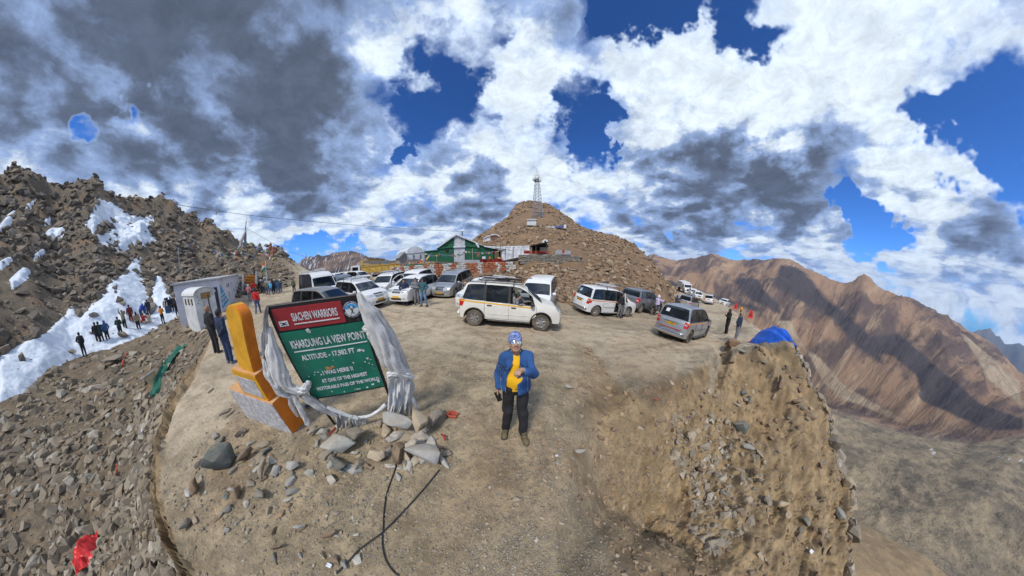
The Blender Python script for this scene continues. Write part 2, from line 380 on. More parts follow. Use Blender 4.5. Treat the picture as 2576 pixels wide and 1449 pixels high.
ST = [
 left(-180, 1.5, -2.6, (8, -6, .4), (24, -14, .5), (40, -14, 2), 70, 4, 2),
 left(-150, 1.6, -3.0, (10, -5, .4), (24, -4, .5), (42, 4, 2), 66, 12, 2),
 left(-120, 2.0, -3.1, (10, -3.3, .4), (24, -1.5, .3), (42, 9.0, 2), 66, 15.5, 5),
 left(-113, 2.4, -2.8, (11, -3.1, .4), (24, -1.3, .3), (42, 8.4, 2), 67, 14.6, 5),
 left(-104.5, 3.3, -2.4, (12, -2.7, .4), (27, -1.1, .3), (45, 9.0, 2), 70, 14.4, 5),
 left(-101.4, 4.0, -2.3, (12.4, -2.5, .4), (28, -1.0, .3), (45, 9.0, 2), 70, 15.2, 5),
 left(-98, 4.9, -2.0, (13, -2.3, .4), (30, -1.0, .3), (46, 7.8, 2), 71, 13.6, 5),
 left(-93, 6.1, -1.6, (14, -1.9, .4), (30, -.9, .3), (47, 8.6, 2), 72, 15.8, 5),
 left(-90, 7.0, -1.4, (15, -1.6, .4), (30.5, -.85, .3), (47, 7.6, 2), 73, 12.9, 5),
 left(-87, 8.0, -1.2, (16, -1.3, .35), (32, -.8, .3), (48, 7.0, 2), 74, 12.2, 5),
 left(-84.5, 8.7, -1.0, (17, -1.1, .35), (33, -.6, .3), (49, 7.0, 2), 75, 12.3, 5),
 left(-81.7, 9.5, -.8, (18, -.8, .3), (33, -.3, .3), (49, 6.8, 2), 74, 13.1, 5),
 left(-78, 12.4, -.1, (19, -.1, .2), (32, 0, .3), (48, 5.6, 2), 72, 10.6, 4),
 left(-76.5, 13.0, .25, (20, .1, .1), (32, .1, .3), (48, 5.0, 2), 72, 9.6, 4),
 left(-72, 13.5, .4, (21, .2, .06), (33, .1, .3), (46, 3.4, 2), 69, 7.2, 3),
 left(-68.4, 14, .4, (22, .2, .05), (35, .1, .3), (46, 3.0, 1.6), 66, 5.0, 2),
 left(-62.8, 14, .5, (24, .2, .04), (40, 0, .2), (47, 2.2, 1.2), 62, 3.0, 0, 0),
 stn(-56, (.02,.68,.02), (2,.6,.03), (6,.66,.03), (10,'r',.03), (24,'r',.04), (42,0,.1), (48,1.2,.6), (58,_cz(-.1,58),.8), (90,-8,2), *FAR(500,-80,1500,1.5)),
 stn(-51, (.02,.68,.02), (2,.6,.03), (6,.66,.03), (10,'r',.03), (24,'r',.04), (45,-.1,.1), (50,0,.3), (58,-.2,.5), (90,-10,2), *FAR(500,-80,1500,1.9)),
 stn(-46, (.02,.68,.02), (2,.6,.03), (6,.66,.03), (10,'r',.03), (24,.5,.04), (46,-.1,.1), (52,-.2,.2), (60,-1,.5), (90,-10,2), *FAR(500,-80,1500,2.2)),
 stn(-41, (.02,.68,.02), (2,.6,.03), (6,.66,.03), (10,'r',.03), (24,.5,.04), (46,-.1,.1), (52,-.2,.2), (60,-1,.5), (90,-10,2), *FAR(500,-80,1500,1.9)),
 stn(-33, (.02,.68,.02), (2,.6,.03), (6,.62,.03), (10,'r',.03), (22,.5,.05), (25.2,.9,.1), (30,1.4,.2), (48,1,.5), (80,-6,2), *FAR(500,-80,1500,1.0)),
 stn(-29, (.02,.68,.02), (2,.6,.03), (6,.62,.03), (16,'r',.03), (24.5,.8,.05), (24.9,1.9,.02), (32,2.0,.06), (50,2.4,.4), (80,-6,2), *FAR(500,-80,1500,0)),
 stn(-20, (.02,.68,.02), (2,.62,.03), (6,.55,.03), (16,'r',.03), (22.8,1.0,.06), (23.2,2.35,.02), (32,2.45,.06), (56,3.0,.5), (84,-4,2), *FAR(1200,-200,2600,-2)),
 stn(-11, (.02,.68,.02), (2,.66,.03), (6,.5,.03), (15.5,'r',.03), (22.1,1.3,.10), (22.5,2.45,.02), (33,2.6,.1), (60,_cz(5.4,60),1.0), (95,0,2), *FAR(1200,-200,2600,-2)),
 stn(-6.6, (.02,.68,.02), (2,.68,.03), (6,.45,.03), (15,'r',.03), (21.9,1.45,.12), (22.3,2.5,.02), (33,2.8,.1), (70,_cz(8.8,70),1.4), (110,3,2), *FAR(1200,-200,2600,-2)),
 stn(1.4, (.02,.68,.02), (2,.7,.03), (5,.5,.03), (13.5,'r',.03), (21.6,1.65,.2), (22.0,2.65,.03), (29,3.0,.1), (86,_cz(14.9,86),1.6), (130,8,2), *FAR(1200,-200,2600,-2)),
 stn(5.4, (.02,.68,.02), (2,.7,.03), (4.5,.5,.03), (12.5,'r',.05), (22.2,2.45,.5), (22.7,3.3,.1), (30,3.6,.1), (90,_cz(16.6,90),1.6), (130,8,2), *FAR(1200,-200,2600,-2)),
 stn(15, (.02,.68,.02), (1.6,.68,.03), (3.4,.5,.03), (7.5,'r',.03), (12.4,'r',.06), (23,2.45,.6), (23.5,3.3,.15), (86,_cz(12.1,86),1.6), (130,6,2), *FAR(1200,-200,2600,-2)),
 stn(24, (.02,.68,.02), (1.1,.66,.04), (3.0,.46,.06), (7,'r',.03), (14.3,'r',.05), (24.2,2.3,.6), (24.8,2.9,.3), (76,_cz(7.7,76),1.6), (120,2,2), *FAR(1200,-200,2600,-2)),
 stn(32.6, (.02,.68,.02), (.8,.64,.05), (2.4,.28,.12), (5,.1,.06), (17.6,-.7,.05), (23,1.2,.5), (27,2.6,.5), (62,_cz(5.1,62),1.5), (110,-4,2), *FAR(1200,-200,2500,-1)),
 stn(39, (.02,.68,.02), (.7,.62,.06), (2.3,.1,.18), (4.4,.3,.1), (20,-1.2,.2), (22.6,-.1,.5), (29,1.4,.5), (48,_cz(-.4,48),1.2), (100,-10,2), *FAR(1200,-200,2500,1.3)),
 stn(43.5, (.02,.68,.02), (.65,.62,.06), (2.3,-.1,.2), (5.0,.2,.1), (22,-1.6,.15), (25,-.9,.4), (28,-.3,.5), (34,_cz(-5.1,34),.6), (110,-9,1), *FAR(1200,-200,2500,.9)),
 stn(46, (.02,.68,.02), (.6,.62,.06), (2.3,-.2,.2), (5.3,.2,.1), (24,-1.9,.08), (34,-2.6,.1), (60,-4.4,.1), (105,-6.2,.3), (125,-14,1), *FAR(1200,-220,2500,.6)),
 stn(50, (.02,.68,.02), (.6,.62,.06), (2.3,-.3,.22), (5.9,.15,.1), (24,-2.2,.06), (44,-3.8,.08), (70,-5.0,.1), (92,-6.0,.3), (120,-20,1), *FAR(1000,-240,2500,1.3)),
 stn(53.4, (.02,.68,.02), (.6,.62,.06), (2.4,-.35,.25), (6.8,.1,.1), (24,-2.3,.06), (44,-4.0,.08), (62,-4.8,.1), (76,-5.6,.3), (110,-22,1), *FAR(1000,-260,2500,3.2)),
 stn(57, (.02,.68,.02), (.6,.62,.06), (2.5,-.4,.25), (8.2,.0,.1), (20,-1.9,.06), (36,-3.4,.08), (48,-4.1,.1), (56,-5.0,.3), (100,-30,1), *FAR(950,-280,2500,2.0)),
 stn(62, (.02,.68,.02), (.6,.62,.06), (2.6,-.5,.25), (6.0,-.3,.3), (9.6,.1,.12), (16,-1.2,.06), (30,-3.0,.08), (37,-3.7,.3), (90,-35,1), *FAR(950,-300,2400,1.7)),
 stn(66, (.02,.68,.02), (.6,.62,.06), (2.7,-.6,.25), (7.0,-.6,.35), (11,.2,.15), (16,-1.1,.06), (24,-2.1,.08), (28,-2.7,.3), (80,-35,1), *FAR(900,-310,2400,2.0)),
 stn(70, (.02,.68,.02), (.6,.62,.06), (2.8,-.6,.25), (7.5,-.8,.35), (12.2,.2,.15), (15,-.5,.1), (18,-1.4,.1), (20.5,-1.9,.3), (80,-40,1), *FAR(900,-320,2400,2.7)),
 stn(73.3, (.02,.68,.02), (.55,.62,.06), (3,-.6,.25), (8,-.9,.35), (12.8,.3,.15), (13.9,.25,.1), (15,-.4,.3), (17,-3,.4), (80,-48,1), *FAR(900,-330,2300,1.3)),
 stn(76, (.02,.68,.02), (.55,.62,.06), (3,-.55,.25), (8,-.9,.35), (12.4,_cz(-15.0,12.4),.2), (13.3,-.9,.3), (14,-2.5,.3), (24,-17,.6), (90,-58,2), *FAR(900,-335,2250,.2)),
 stn(79, (.02,.68,.02), (.5,.62,.06), (3,-.5,.25), (7.5,-.8,.35), (11.8,_cz(-18.0,11.8),.25), (12.4,-1.4,.3), (13.2,-3.2,.3), (24,-18,.6), (110,-78,2), *FAR(900,-335,2200,-.6)),
 stn(83, (.02,.68,.02), (.5,.62,.06), (3,-.5,.25), (7,-.8,.35), (10.8,_cz(-21.0,10.8),.25), (11.4,-1.9,.3), (12.2,-3.8,.3), (24,-20,.6), (130,-92,2), *FAR(900,-333,2200,-1.6)),
 stn(87, (.02,.68,.02), (.5,.62,.06), (3,-.4,.25), (6.5,-1.0,.35), (10,_cz(-25,10),.25), (10.6,-2.2,.3), (11.4,-4.2,.3), (24,-21,.6), (150,-104,2), *FAR(900,-328,2200,-2.6)),
 stn(92, (.02,.68,.02), (.5,.62,.06), (3,-.3,.22), (6,-1.1,.35), (9.6,_cz(-28.5,9.6),.25), (10.2,-2.9,.3), (11,-5,.3), (24,-22,.6), (160,-106,2), *FAR(900,-317,2250,-3.9)),
 stn(98, (.02,.68,.02), (.5,.62,.06), (2.8,-.25,.2), (6,-1.3,.35), (9.3,_cz(-32,9.3),.25), (9.9,-3.6,.3), (10.8,-5.8,.3), (24,-24,.6), (160,-104,2), *FAR(900,-285,2300,-5.0)),
 stn(105, (.02,.68,.02), (.5,.62,.06), (2.5,-.2,.2), (5.5,-1.5,.35), (8.4,_cz(-38.5,8.4),.25), (9.0,-4.6,.3), (9.8,-6.8,.3), (24,-26,.6), (170,-98,2), *FAR(880,-245,2400,-6.6)),
 stn(110, (.02,.68,.02), (.6,.62,.06), (2.4,-.2,.2), (5,-1.7,.35), (8.2,-4.2,.25), (8.8,-5.4,.3), (9.6,-7.4,.3), (24,-28,.6), (180,-94,2), *FAR(860,-185,2500,-7.6)),
 stn(120, (.02,.68,.02), (.8,.6,.06), (2.2,-.1,.2), (4.5,-2,.35), (8,-5,.25), (8.8,-6,.3), (10,-8,.3), (24,-28,.6), (190,-90,2), *FAR(850,-160,2600,-7.6)),
 stn(150, (.02,.68,.02), (1.1,.55,.06), (2.4,-.6,.2), (4.5,-2.4,.3), (8,-5.5,.3), (12,-9,.3), (20,-14,.5), (30,-19,1), (150,-60,2), *FAR(900,-160,2600,-4)),
 stn(180, (.02,.68,.02), (1.5,.5,.06), (2.8,-1.2,.2), (4.5,-2.8,.3), (8,-6,.4), (24,-14,.5), (40,-14,2), (70,_cz(4,70),3.5), (105,2,3), *FAR(1200,-200,3000,-3)),
]
_AZ = np.array([s[0] for s in ST]); _KD = np.array([[k[0] for k in s[1]] for s in ST]); _KZ = np.array([[k[1] for k in s[1]] for s in ST]); _KA = np.array([[k[2] for k in s[1]] for s in ST])
NK = _KD.shape[1]
# finer far skyline (drawn from the photograph's ridges)
_SKY = [(1600,650),(1635,646),(1648,640),(1664,645),(1690,650),(1700,654),(1712,651),(1730,650),(1750,649),(1772,640),(1790,632),(1803,640),(1818,645),(1834,652),(1850,656),(1866,655),(1885,658),(1905,655),(1925,657),(1945,651),(1960,650),(1975,651),(1990,655),(2005,662),(2025,674),(2042,681),(2060,692),(2080,700),(2100,712),(2125,722),(2145,720),(2160,708),(2172,703),(2185,710),(2205,726),(2240,745),(2288,757),(2330,778),(2370,800),(2433,835),(2470,860),(2510,885),(2540,915),(2576,952)]
_SA = np.array([azel(*q) for q in _SKY])
_SKL = [(750,668),(765,655),(790,650),(800,644),(812,652),(830,648),(845,640),(862,642),(880,637),(905,640),(925,648),(945,650),(975,656),(1000,662)]
_SL = np.array([azel(*q) for q in _SKL])
_LC = [(0,440),(20,436),(40,428),(60,432),(78,431),(90,442),(100,445),(118,462),(140,472),(158,465),(178,458),(200,450),(225,447),(240,440),(252,452),(262,475),(290,500),(330,520),(350,518),(380,514),(400,509),(425,505),(440,512),(455,524),(500,560),(530,577),(560,592),(600,615),(640,628),(680,640),(700,636),(720,645),(740,655),(760,668)]
_LA = np.array([azel(*q) for q in _LC])
_CC = [(1150,625),(1190,600),(1205,588),(1230,572),(1262,552),(1280,538),(1292,520),(1310,509),(1335,500),(1352,503),(1372,508),(1385,517),(1402,528),(1420,540),(1440,552),(1452,563),(1475,572),(1500,580),(1520,586),(1545,594),(1570,603),(1590,612),(1605,626),(1618,640),(1630,650),(1640,660),(1655,685),(1668,700),(1685,715),(1700,730)]
_CA = np.array([azel(*q) for q in _CC])
def knots(az):
    D = np.stack([np.interp(az, _AZ, _KD[:, k]) for k in range(NK)], -1); Z = np.stack([np.interp(az, _AZ, _KZ[:, k]) for k in range(NK)], -1); A = np.stack([np.interp(az, _AZ, _KA[:, k]) for k in range(NK)], -1)
    Z[..., 2] -= .55*sstep(19, 42, az)*(1-sstep(112, 125, az)); Z[..., 3] -= .45*sstep(58, 64, az)*(1-sstep(112, 125, az))      # the bay under the road edge
    for tab, k, lo, hi in ((_SA, 10, 38, 107.5), (_SL, 10, -57.5, -31), (_LA, 7, -104.7, -56), (_CA, 7, -11.2, 45)):
        el = np.interp(az, tab[:, 0], tab[:, 1]); w = sstep(lo-2, lo+1, az)*(1-sstep(hi-1, hi+2, az))
        zz = CAMH+D[..., k]*np.tan(np.radians(el)); Z[..., k] = Z[..., k]*(1-w)+zz*w
    return D, Z, A
def terrain(X, Y, noise=True, full=False):
    X = np.asarray(X, float); Y = np.asarray(Y, float); shp = X.shape; X = X.ravel(); Y = Y.ravel()
    az = np.degrees(np.arctan2(X, Y)); d = np.hypot(X, Y); D, Z, A = knots(az)
    ld = np.log(np.maximum(d, .02)); LD = np.log(D)
    k = np.clip((d[:, None] >= D).sum(1)-1, 0, NK-2); i = np.arange(len(d))
    t = np.clip((d-D[i, k])/(D[i, k+1]-D[i, k]), 0, 1.0)
    # soft corners: average over a small span of distance
    z = 0
    for f in (.965, .99, 1.01, 1.035):
        dd = d*f; kk = np.clip((dd[:, None] >= D).sum(1)-1, 0, NK-2); tt = np.clip((dd-D[i, kk])/(D[i, kk+1]-D[i, kk]), 0, 1); z = z+(Z[i, kk]*(1-tt)+Z[i, kk+1]*tt)/4
    a = A[i, k]*(1-t)+A[i, k+1]*t
    if noise:
        a1 = np.minimum(a, .6); a2 = np.clip(a-.6, 0, 3); a3 = np.clip(a-4, 0, 60)
        z = z+a1*(fbm(X/1.9, Y/1.9, 5, .55, 3)-.5)*1.7
        bk_ = sstep(34, 52, az)*sstep(1.6, 3.2, d)*sstep(15, 12, d)*sstep(.05, .2, a1); lf_ = sstep(-74, -80, az)*sstep(-.16, -.04, ld-LD[:, 2]-.1)*sstep(.10, .0, ld-LD[:, 3])*(d < 20)
        m = (bk_+lf_) > .001
        if m.any():
            e_ = np.where(az[m] < 0, ld[m]-LD[m, 2], ld[m]+.021*az[m]); g_ = fbm(az[m]/11, e_*7.5+.25*np.sin(az[m]/5), 5, .6, 91, True)-.42; g2 = fbm(az[m]/3.5, e_*19, 3, .5, 93, True)-.45
            z[m] += bk_[m]*np.clip(d[m]-1.2, 0, 7)*(g_*.12+g2*.04)*(.5+1.1*fbm(X[m]/2.5, Y[m]/2.5, 3, .5, 97))+lf_[m]*(g_*.55+g2*.25)
            sc = np.exp(-(((az[m]-66)/16)**2+((ld[m]-1.15)/.55)**2)); z[m] -= sc*(.35+.9*abs(fbm(X[m]/.5, Y[m]/.5, 4, .6, 95)-.5))*bk_[m]
        m = a2 > 0
        if m.any(): z[m] += a2[m]*((fbm(X[m]/11, Y[m]/11, 6, .55, 9, True)-.42)*2.2)
        m = a3 > 0
        if m.any():
            ramp_ = sstep(0, 8, a3[m]); Xm, Ym = X[m], Y[m]
            zz = (fbm(Xm/420+.3*np.sin(Ym/500), Ym/420, 7, .5, 21, True)-.4)*2*a3[m]*1.6+(fbm(Xm/130, Ym/130, 5, .55, 33, True)-.4)*a3[m]*.7
            # spurs and gullies that run down the far flank
            az_, d_ = az[m], d[m]; hh = (d_-800)/1700; u = az_/3.4-hh*2.6
            zz += (fbm(u*.7+hh*.4, hh*1.0, 5, .55, 44, True)-.45)*2*46*np.clip(1-abs(hh-.5)*1.9, 0, 1)*(az_ > 30)
            z[m] += zz*ramp_
    if full: return z.reshape(shp), k.reshape(shp), t.reshape(shp), a.reshape(shp)
    return z.reshape(shp)
def gz(x, y): return float(terrain(np.array([x]), np.array([y]))[0])
def hit(x, y, dmax=11500, dmin=.15):
    """where a sight line through the photograph's point first meets the ground"""
    r = ray(x, y); hl = math.hypot(r[0], r[1]); d = np.exp(np.linspace(math.log(dmin), math.log(dmax), 1400))
    P = r[None, :]/hl*d[:, None]; P[:, 2] += CAMH; g = terrain(P[:, 0], P[:, 1]); b = np.nonzero(P[:, 2] < g)[0]
    if not len(b): return None
    j = b[0]
    if j == 0: return P[0]
    f0 = P[j-1, 2]-g[j-1]; f1 = g[j]-P[j, 2]; t = f0/(f0+f1+1e-9); q = P[j-1]*(1-t)+P[j]*t
    return q
def normal(x, y, e=.25):
    a = terrain(np.array([x+e, x-e, x, x]), np.array([y, y, y+e, y-e])); return Vector((-(a[0]-a[1])/(2*e), -(a[2]-a[3])/(2*e), 1)).normalized()
def inpoly(px, py, poly):
    """signed distance to a polygon, positive inside"""
    px = np.asarray(px, float); py = np.asarray(py, float); ins = np.zeros(px.shape, bool); dm = np.full(px.shape, 1e9); n = len(poly)
    for i in range(n):
        x1, y1 = poly[i]; x2, y2 = poly[(i+1) % n]
        c = ((y1 > py) != (y2 > py)) & (px < (x2-x1)*(py-y1)/((y2-y1) or 1e-9)+x1); ins ^= c
        L2 = (x2-x1)**2+(y2-y1)**2+1e-9; t = np.clip(((px-x1)*(x2-x1)+(py-y1)*(y2-y1))/L2, 0, 1)
        dm = np.minimum(dm, np.hypot(px-x1-t*(x2-x1), py-y1-t*(y2-y1)))
    return np.where(ins, dm, -dm)

# ---- ground materials
def land():
    """one ground material: colour and stoniness come from the place, relief from the noise"""
    t = NT('earth_and_scree'); p = t.pos(False); A = t.n('ShaderNodeAttribute', attribute_name='soil'); Q = t.n('ShaderNodeAttribute', attribute_name='stony'); q = t.n('ShaderNodeSeparateXYZ'); t.link(Q.outputs['Vector'], q.inputs[0])
    st, big, road = q.outputs[0], q.outputs[1], q.outputs[2]
    n1 = t.noise(p, .33, 7, .62, .4); n2 = t.noise(p, 2.1, 9, .66, off=(4, 2, 1)); n3 = t.noise(p, 17, 7, .68, off=(1, 7, 3)); tr = t.noise(p, 1, 6, .6, .25, scl=(.22, 1.7, 1), off=(2, 9, 0))
    c = t.mix(t.rng(n1, .3, .7), A.outputs['Color'], t.mix(1., A.outputs['Color'], (1.28, 1.27, 1.25), 'MULTIPLY'))
    c = t.mix(t.m('MULTIPLY', t.rng(n2, .44, .70), .72), c, t.mix(1., A.outputs['Color'], (.58, .53, .47), 'MULTIPLY'))
    c = t.mix(t.m('MULTIPLY', t.m('MULTIPLY', t.rng(tr, .5, .72), road), .42), c, (.19, .155, .115)); c = t.mix(t.m('MULTIPLY', t.m('MULTIPLY', t.rng(tr, .46, .3), road), .4), c, (.47, .39, .29))
    c = t.mix(t.m('MULTIPLY', t.rng(n3, .5, .75), .55), c, (.085, .065, .048)); c = t.mix(t.m('MULTIPLY', t.rng(n3, .42, .2), .3), c, (.50, .44, .35))
    sep_ = []
    for sc_, off in ((34, 0), (9, 1), (2.3, 2)):
        m_ = t.n('ShaderNodeMapping'); t.link(p, m_.inputs[0]); m_.inputs['Location'].default_value = (off*3.1, off, 0)
        w = t.n('ShaderNodeMix', data_type='VECTOR'); w.inputs['Factor'].default_value = .035*34/sc_*.9
        nz = t.n('ShaderNodeTexNoise'); t.link(m_.outputs[0], nz.inputs['Vector']); nz.inputs['Scale'].default_value = sc_*.8
        va = [z for z in w.inputs if z.type == 'VECTOR']; t.link(m_.outputs[0], va[0]); t.link(nz.outputs['Color'], va[1]); vo = [z for z in w.outputs if z.type == 'VECTOR'][0]
        v = t.n('ShaderNodeTexVoronoi'); t.link(vo, v.inputs['Vector']); v.inputs['Scale'].default_value = sc_; cs = t.n('ShaderNodeSeparateColor'); t.link(v.outputs['Color'], cs.inputs[0])
        e = t.voro(vo, sc_, 'DISTANCE_TO_EDGE'); pat = t.rng(t.noise(p, sc_*.09, 5, .65, off=(8, 3, off)), .40, .62)
        dn = t.m('MULTIPLY', pat, st if off < 1 else (t.m('MULTIPLY', st, .8) if off == 1 else big))
        k = t.m('MULTIPLY', t.m('GREATER_THAN', dn, cs.outputs[0]), t.rng(e, .05, .16)); sep_.append(k)
        tone = t.mix(cs.outputs[1], (.36, .33, .285), (.19, .18, .165)); tone = t.mix(t.rng(cs.outputs[2], .7, .74), tone, (.44, .37, .27)); tone = t.mix(.35, tone, A.outputs['Color'])
        c = t.mix(t.m('MULTIPLY', k, .85), c, tone)
    t.col(c).set(Roughness=.93, Specular_IOR_Level=.2)
    b1 = t.n('ShaderNodeBump'); b1.inputs['Strength'].default_value = .8; b1.inputs['Distance'].default_value = .025; t.link(t.m('ADD', t.m('MULTIPLY', sep_[0], .5), t.m('ADD', n3, t.m('MULTIPLY', sep_[1], 1.5))), b1.inputs['Height'])
    b2 = t.n('ShaderNodeBump'); b2.inputs['Strength'].default_value = .9; b2.inputs['Distance'].default_value = .16; t.link(t.m('ADD', t.m('MULTIPLY', n2, .9), sep_[2]), b2.inputs['Height']); t.link(b2.outputs[0], b1.inputs['Normal'])
    t.link(b1.outputs[0], t.b.inputs['Normal']); return t.mat
m_land = land()
def far_mat():
    t = NT('far_mountain_rock'); p = t.pos(False); g = t.n('ShaderNodeNewGeometry'); s = t.n('ShaderNodeSeparateXYZ'); t.link(p, s.inputs[0])
    at = t.n('ShaderNodeAttribute', attribute_name='flow')       # coordinates that run down the flank
    n1 = t.noise(at.outputs['Vector'], 1.0, 9, .62, .35, scl=(.52, 1.1, 1)); n2 = t.noise(at.outputs['Vector'], 1.0, 9, .68, .5, off=(5, 3, 0), scl=(1.8, .7, 1)); n3 = t.noise(p, .012, 9, .65)
    c = t.mix(t.rng(n1, .43, .57), (.37,.24,.155), (.15,.11,.095)); c = t.mix(t.m('MULTIPLY', t.rng(n2, .5, .66), .8), c, (.50,.355,.23))
    c = t.mix(t.m('MULTIPLY', t.rng(n3, .5, .75), .5), c, (.13,.095,.08))
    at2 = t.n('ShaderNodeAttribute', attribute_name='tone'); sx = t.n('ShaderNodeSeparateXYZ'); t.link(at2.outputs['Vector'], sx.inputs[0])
    # cloud shadows painted dark into the rock colour with the dark ridges, pale sand low on the flank, dry grass on the valley floor
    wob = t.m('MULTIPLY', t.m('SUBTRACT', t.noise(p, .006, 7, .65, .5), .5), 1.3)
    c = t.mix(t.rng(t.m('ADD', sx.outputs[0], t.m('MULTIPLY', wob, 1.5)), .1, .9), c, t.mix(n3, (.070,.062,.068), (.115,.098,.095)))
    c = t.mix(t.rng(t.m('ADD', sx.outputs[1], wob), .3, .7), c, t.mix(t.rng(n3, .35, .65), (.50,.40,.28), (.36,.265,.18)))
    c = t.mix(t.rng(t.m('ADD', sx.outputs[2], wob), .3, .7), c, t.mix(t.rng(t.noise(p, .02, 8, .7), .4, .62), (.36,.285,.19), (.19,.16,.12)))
    at3 = t.n('ShaderNodeAttribute', attribute_name='streaks'); sn = t.noise(at.outputs['Vector'], 1.0, 7, .7, .6, off=(2, 8, 0), scl=(9, 2.6, 1))
    c = t.mix(t.rng(t.m('ADD', t.m('MULTIPLY', at3.outputs['Fac'], .16), sn), .735, .76), c, (.66,.70,.76))
    t.col(c).set(Roughness=.95, Specular_IOR_Level=.1); t.bump(t.m('ADD', n3, t.m('MULTIPLY', t.m('MULTIPLY', t.noise(at.outputs['Vector'], 2.2, 9, .7, .4), 1.4), t.rng(sx.outputs[2], -.3, .3, 1., .0))), .9, 26); return t.mat
m_far = far_mat()
def snowm():
    t = NT('old_snow'); p = t.pos(False); n = t.noise(p, 1.3, 9, .65); n2 = t.noise(p, 5, 6, .7, off=(3, 3, 3))
    c = t.mix(t.rng(n, .35, .7), (.74,.79,.86), (.60,.67,.75)); c = t.mix(t.m('MULTIPLY', t.rng(n2, .56, .80), .5), c, (.42,.38,.32))
    t.col(c).set(Roughness=.75, Subsurface_Weight=0.0); t.bump(t.m('ADD', n, t.m('MULTIPLY', n2, .5)), .5, .2); return t.mat
m_snow = snowm()

# ---- sheets
def polar(az, d):
    A, Dd = np.meshgrid(np.radians(az), d, indexing='ij'); return Dd*np.sin(A), Dd*np.cos(A)
_azs = np.concatenate([np.arange(-180, -121, 3.), np.arange(-121, 121, .42), np.arange(121, 181, 3.)])
_azs[-1] = 180
_d1 = [.03, .12, .25]
while _d1[-1] < 150: _d1.append(_d1[-1]*(1.0145 if _d1[-1] > .8 else 1.04)+.004)
_d1 = np.array(_d1); _d2 = np.exp(np.linspace(math.log(_d1[-1]), math.log(11500), 230))
def sheet(az, d):
    X, Y = polar(az, d); Z, K, T, A = terrain(X, Y, full=True); na, nd = X.shape
    idx = np.arange(na*nd).reshape(na, nd); Fc = np.stack([idx[:-1, :-1], idx[1:, :-1], idx[1:, 1:], idx[:-1, 1:]], -1).reshape(-1, 4)[:, ::-1]
    return np.stack([X, Y, Z], -1).reshape(-1, 3), Fc, K, A
def pick(V, Fc, m):
    Fc = Fc[m]; u, inv = np.unique(Fc, return_inverse=True); return V[u], inv.reshape(Fc.shape), u
V1, F1, K1, A1 = sheet(_azs, _d1)
def regions(X, Y, Z):
    """how much each kind of ground shows: rubble, bank, left hillside, central hill"""
    az = np.degrees(np.arctan2(X, Y)); d = np.hypot(X, Y); D, _z, A = knots(az); w = (fbm(X/.8, Y/.8, 4, .55, 71)-.5)*.18; l = np.log(np.maximum(d, .05))+w*.5
    az = az+w*14; L = np.log(D); aL = sstep(-56, -61, az)
    lf = aL*sstep(-.04, .04, l-L[:, 5]-.02); ru = sstep(-74.5, -78.5, az)*sstep(-.04, .05, l-L[:, 3])
    f4 = np.where(az < 3, L[:, 4]-.16, np.log(np.interp(az, [3, 8, 24, 32.6, 46], [17, 12.6, 13.9, 17.8, 24]))); cen = sstep(-31, -27, az)*sstep(47, 45, az)*sstep(-.03, .04, l-f4)
    bk = sstep(10, 34, az+30*w)*sstep(.15, 1.7, X-.10*Y+w*6)*sstep(-.12, .25, l-L[:, 1])*sstep(.04, -.05, l-np.where(az < 60, L[:, 3], np.where(az < 73.6, L[:, 4]*.5+L[:, 4]*.5, L[:, 4]+9)))
    bk = np.maximum(bk, sstep(55, 60, az)*sstep(-.02, .05, l-L[:, 7])); bk = np.maximum(bk, sstep(-77, -80, az)*sstep(-.02, .04, l-L[:, 2])*sstep(.05, -.04, l-L[:, 3])); return ru*(1-lf), bk*(1-lf)*(1-cen), lf, cen
c1 = V1[F1].mean(1); rg = np.stack(regions(c1[:, 0], c1[:, 1], c1[:, 2]), -1); lab = np.where(rg.max(1) > .5, rg.argmax(1)+1, 0)
rv = np.stack(regions(V1[:, 0], V1[:, 1], V1[:, 2]), -1); wp = np.clip(1-rv.sum(1), 0, 1)
rgb = np.array([(.41,.34,.245), (.205,.155,.10), (.335,.24,.135), (.175,.14,.10), (.225,.135,.07)])
ww = np.concatenate([wp[:, None], rv], 1); ww /= ww.sum(1, keepdims=True); soil = ww @ rgb
_xy = V1[:, :2]; pat = fbm(_xy[:, 0]/6, _xy[:, 1]/6, 4, .5, 81); ora = fbm(_xy[:, 0]/2.2, _xy[:, 1]/2.2, 4, .5, 83)
soil = soil*(.82+.36*pat[:, None]); o_ = (sstep(.55, .72, ora)*(.35+.4*ww[:, 3]))[:, None]; soil = soil*(1-o_*.5)+np.array([.36,.21,.11])*o_*.5*1.1
dsx = np.hypot(_xy[:, 0], _xy[:, 1]); moundd = sstep(7.0, 3.6, dsx); soil = soil*(1-moundd[:, None]*np.array([.13, .17, .25])*ww[:, :1])
_az1 = np.degrees(np.arctan2(V1[:, 0], V1[:, 1])); _D1 = knots(_az1)[0]; _l1 = np.log(np.maximum(dsx, .05)); _wn = fbm(V1[:, 0]/.9, V1[:, 1]/.9, 4, .55, 85)
rim = sstep(14, 24, _az1)*sstep(80, 70, _az1)*np.exp(-((_l1-np.log(np.interp(_az1, [14, 24, 33, 50, 60, 73], [2.6, 3.4, 4.2, 5.7, 9., 12.6]))+(_wn-.5)*.5)/.13)**2)       # dark crumbling earth along the broken edge
lip = sstep(-77, -80, _az1)*np.exp(-((_l1-np.log(_D1[:, 2])-.20+(_wn-.5)*.12)/.16)**2); soil = soil*(1-(.48*rim*sstep(.3, .6, _wn+.1)+.32*lip)[:, None])
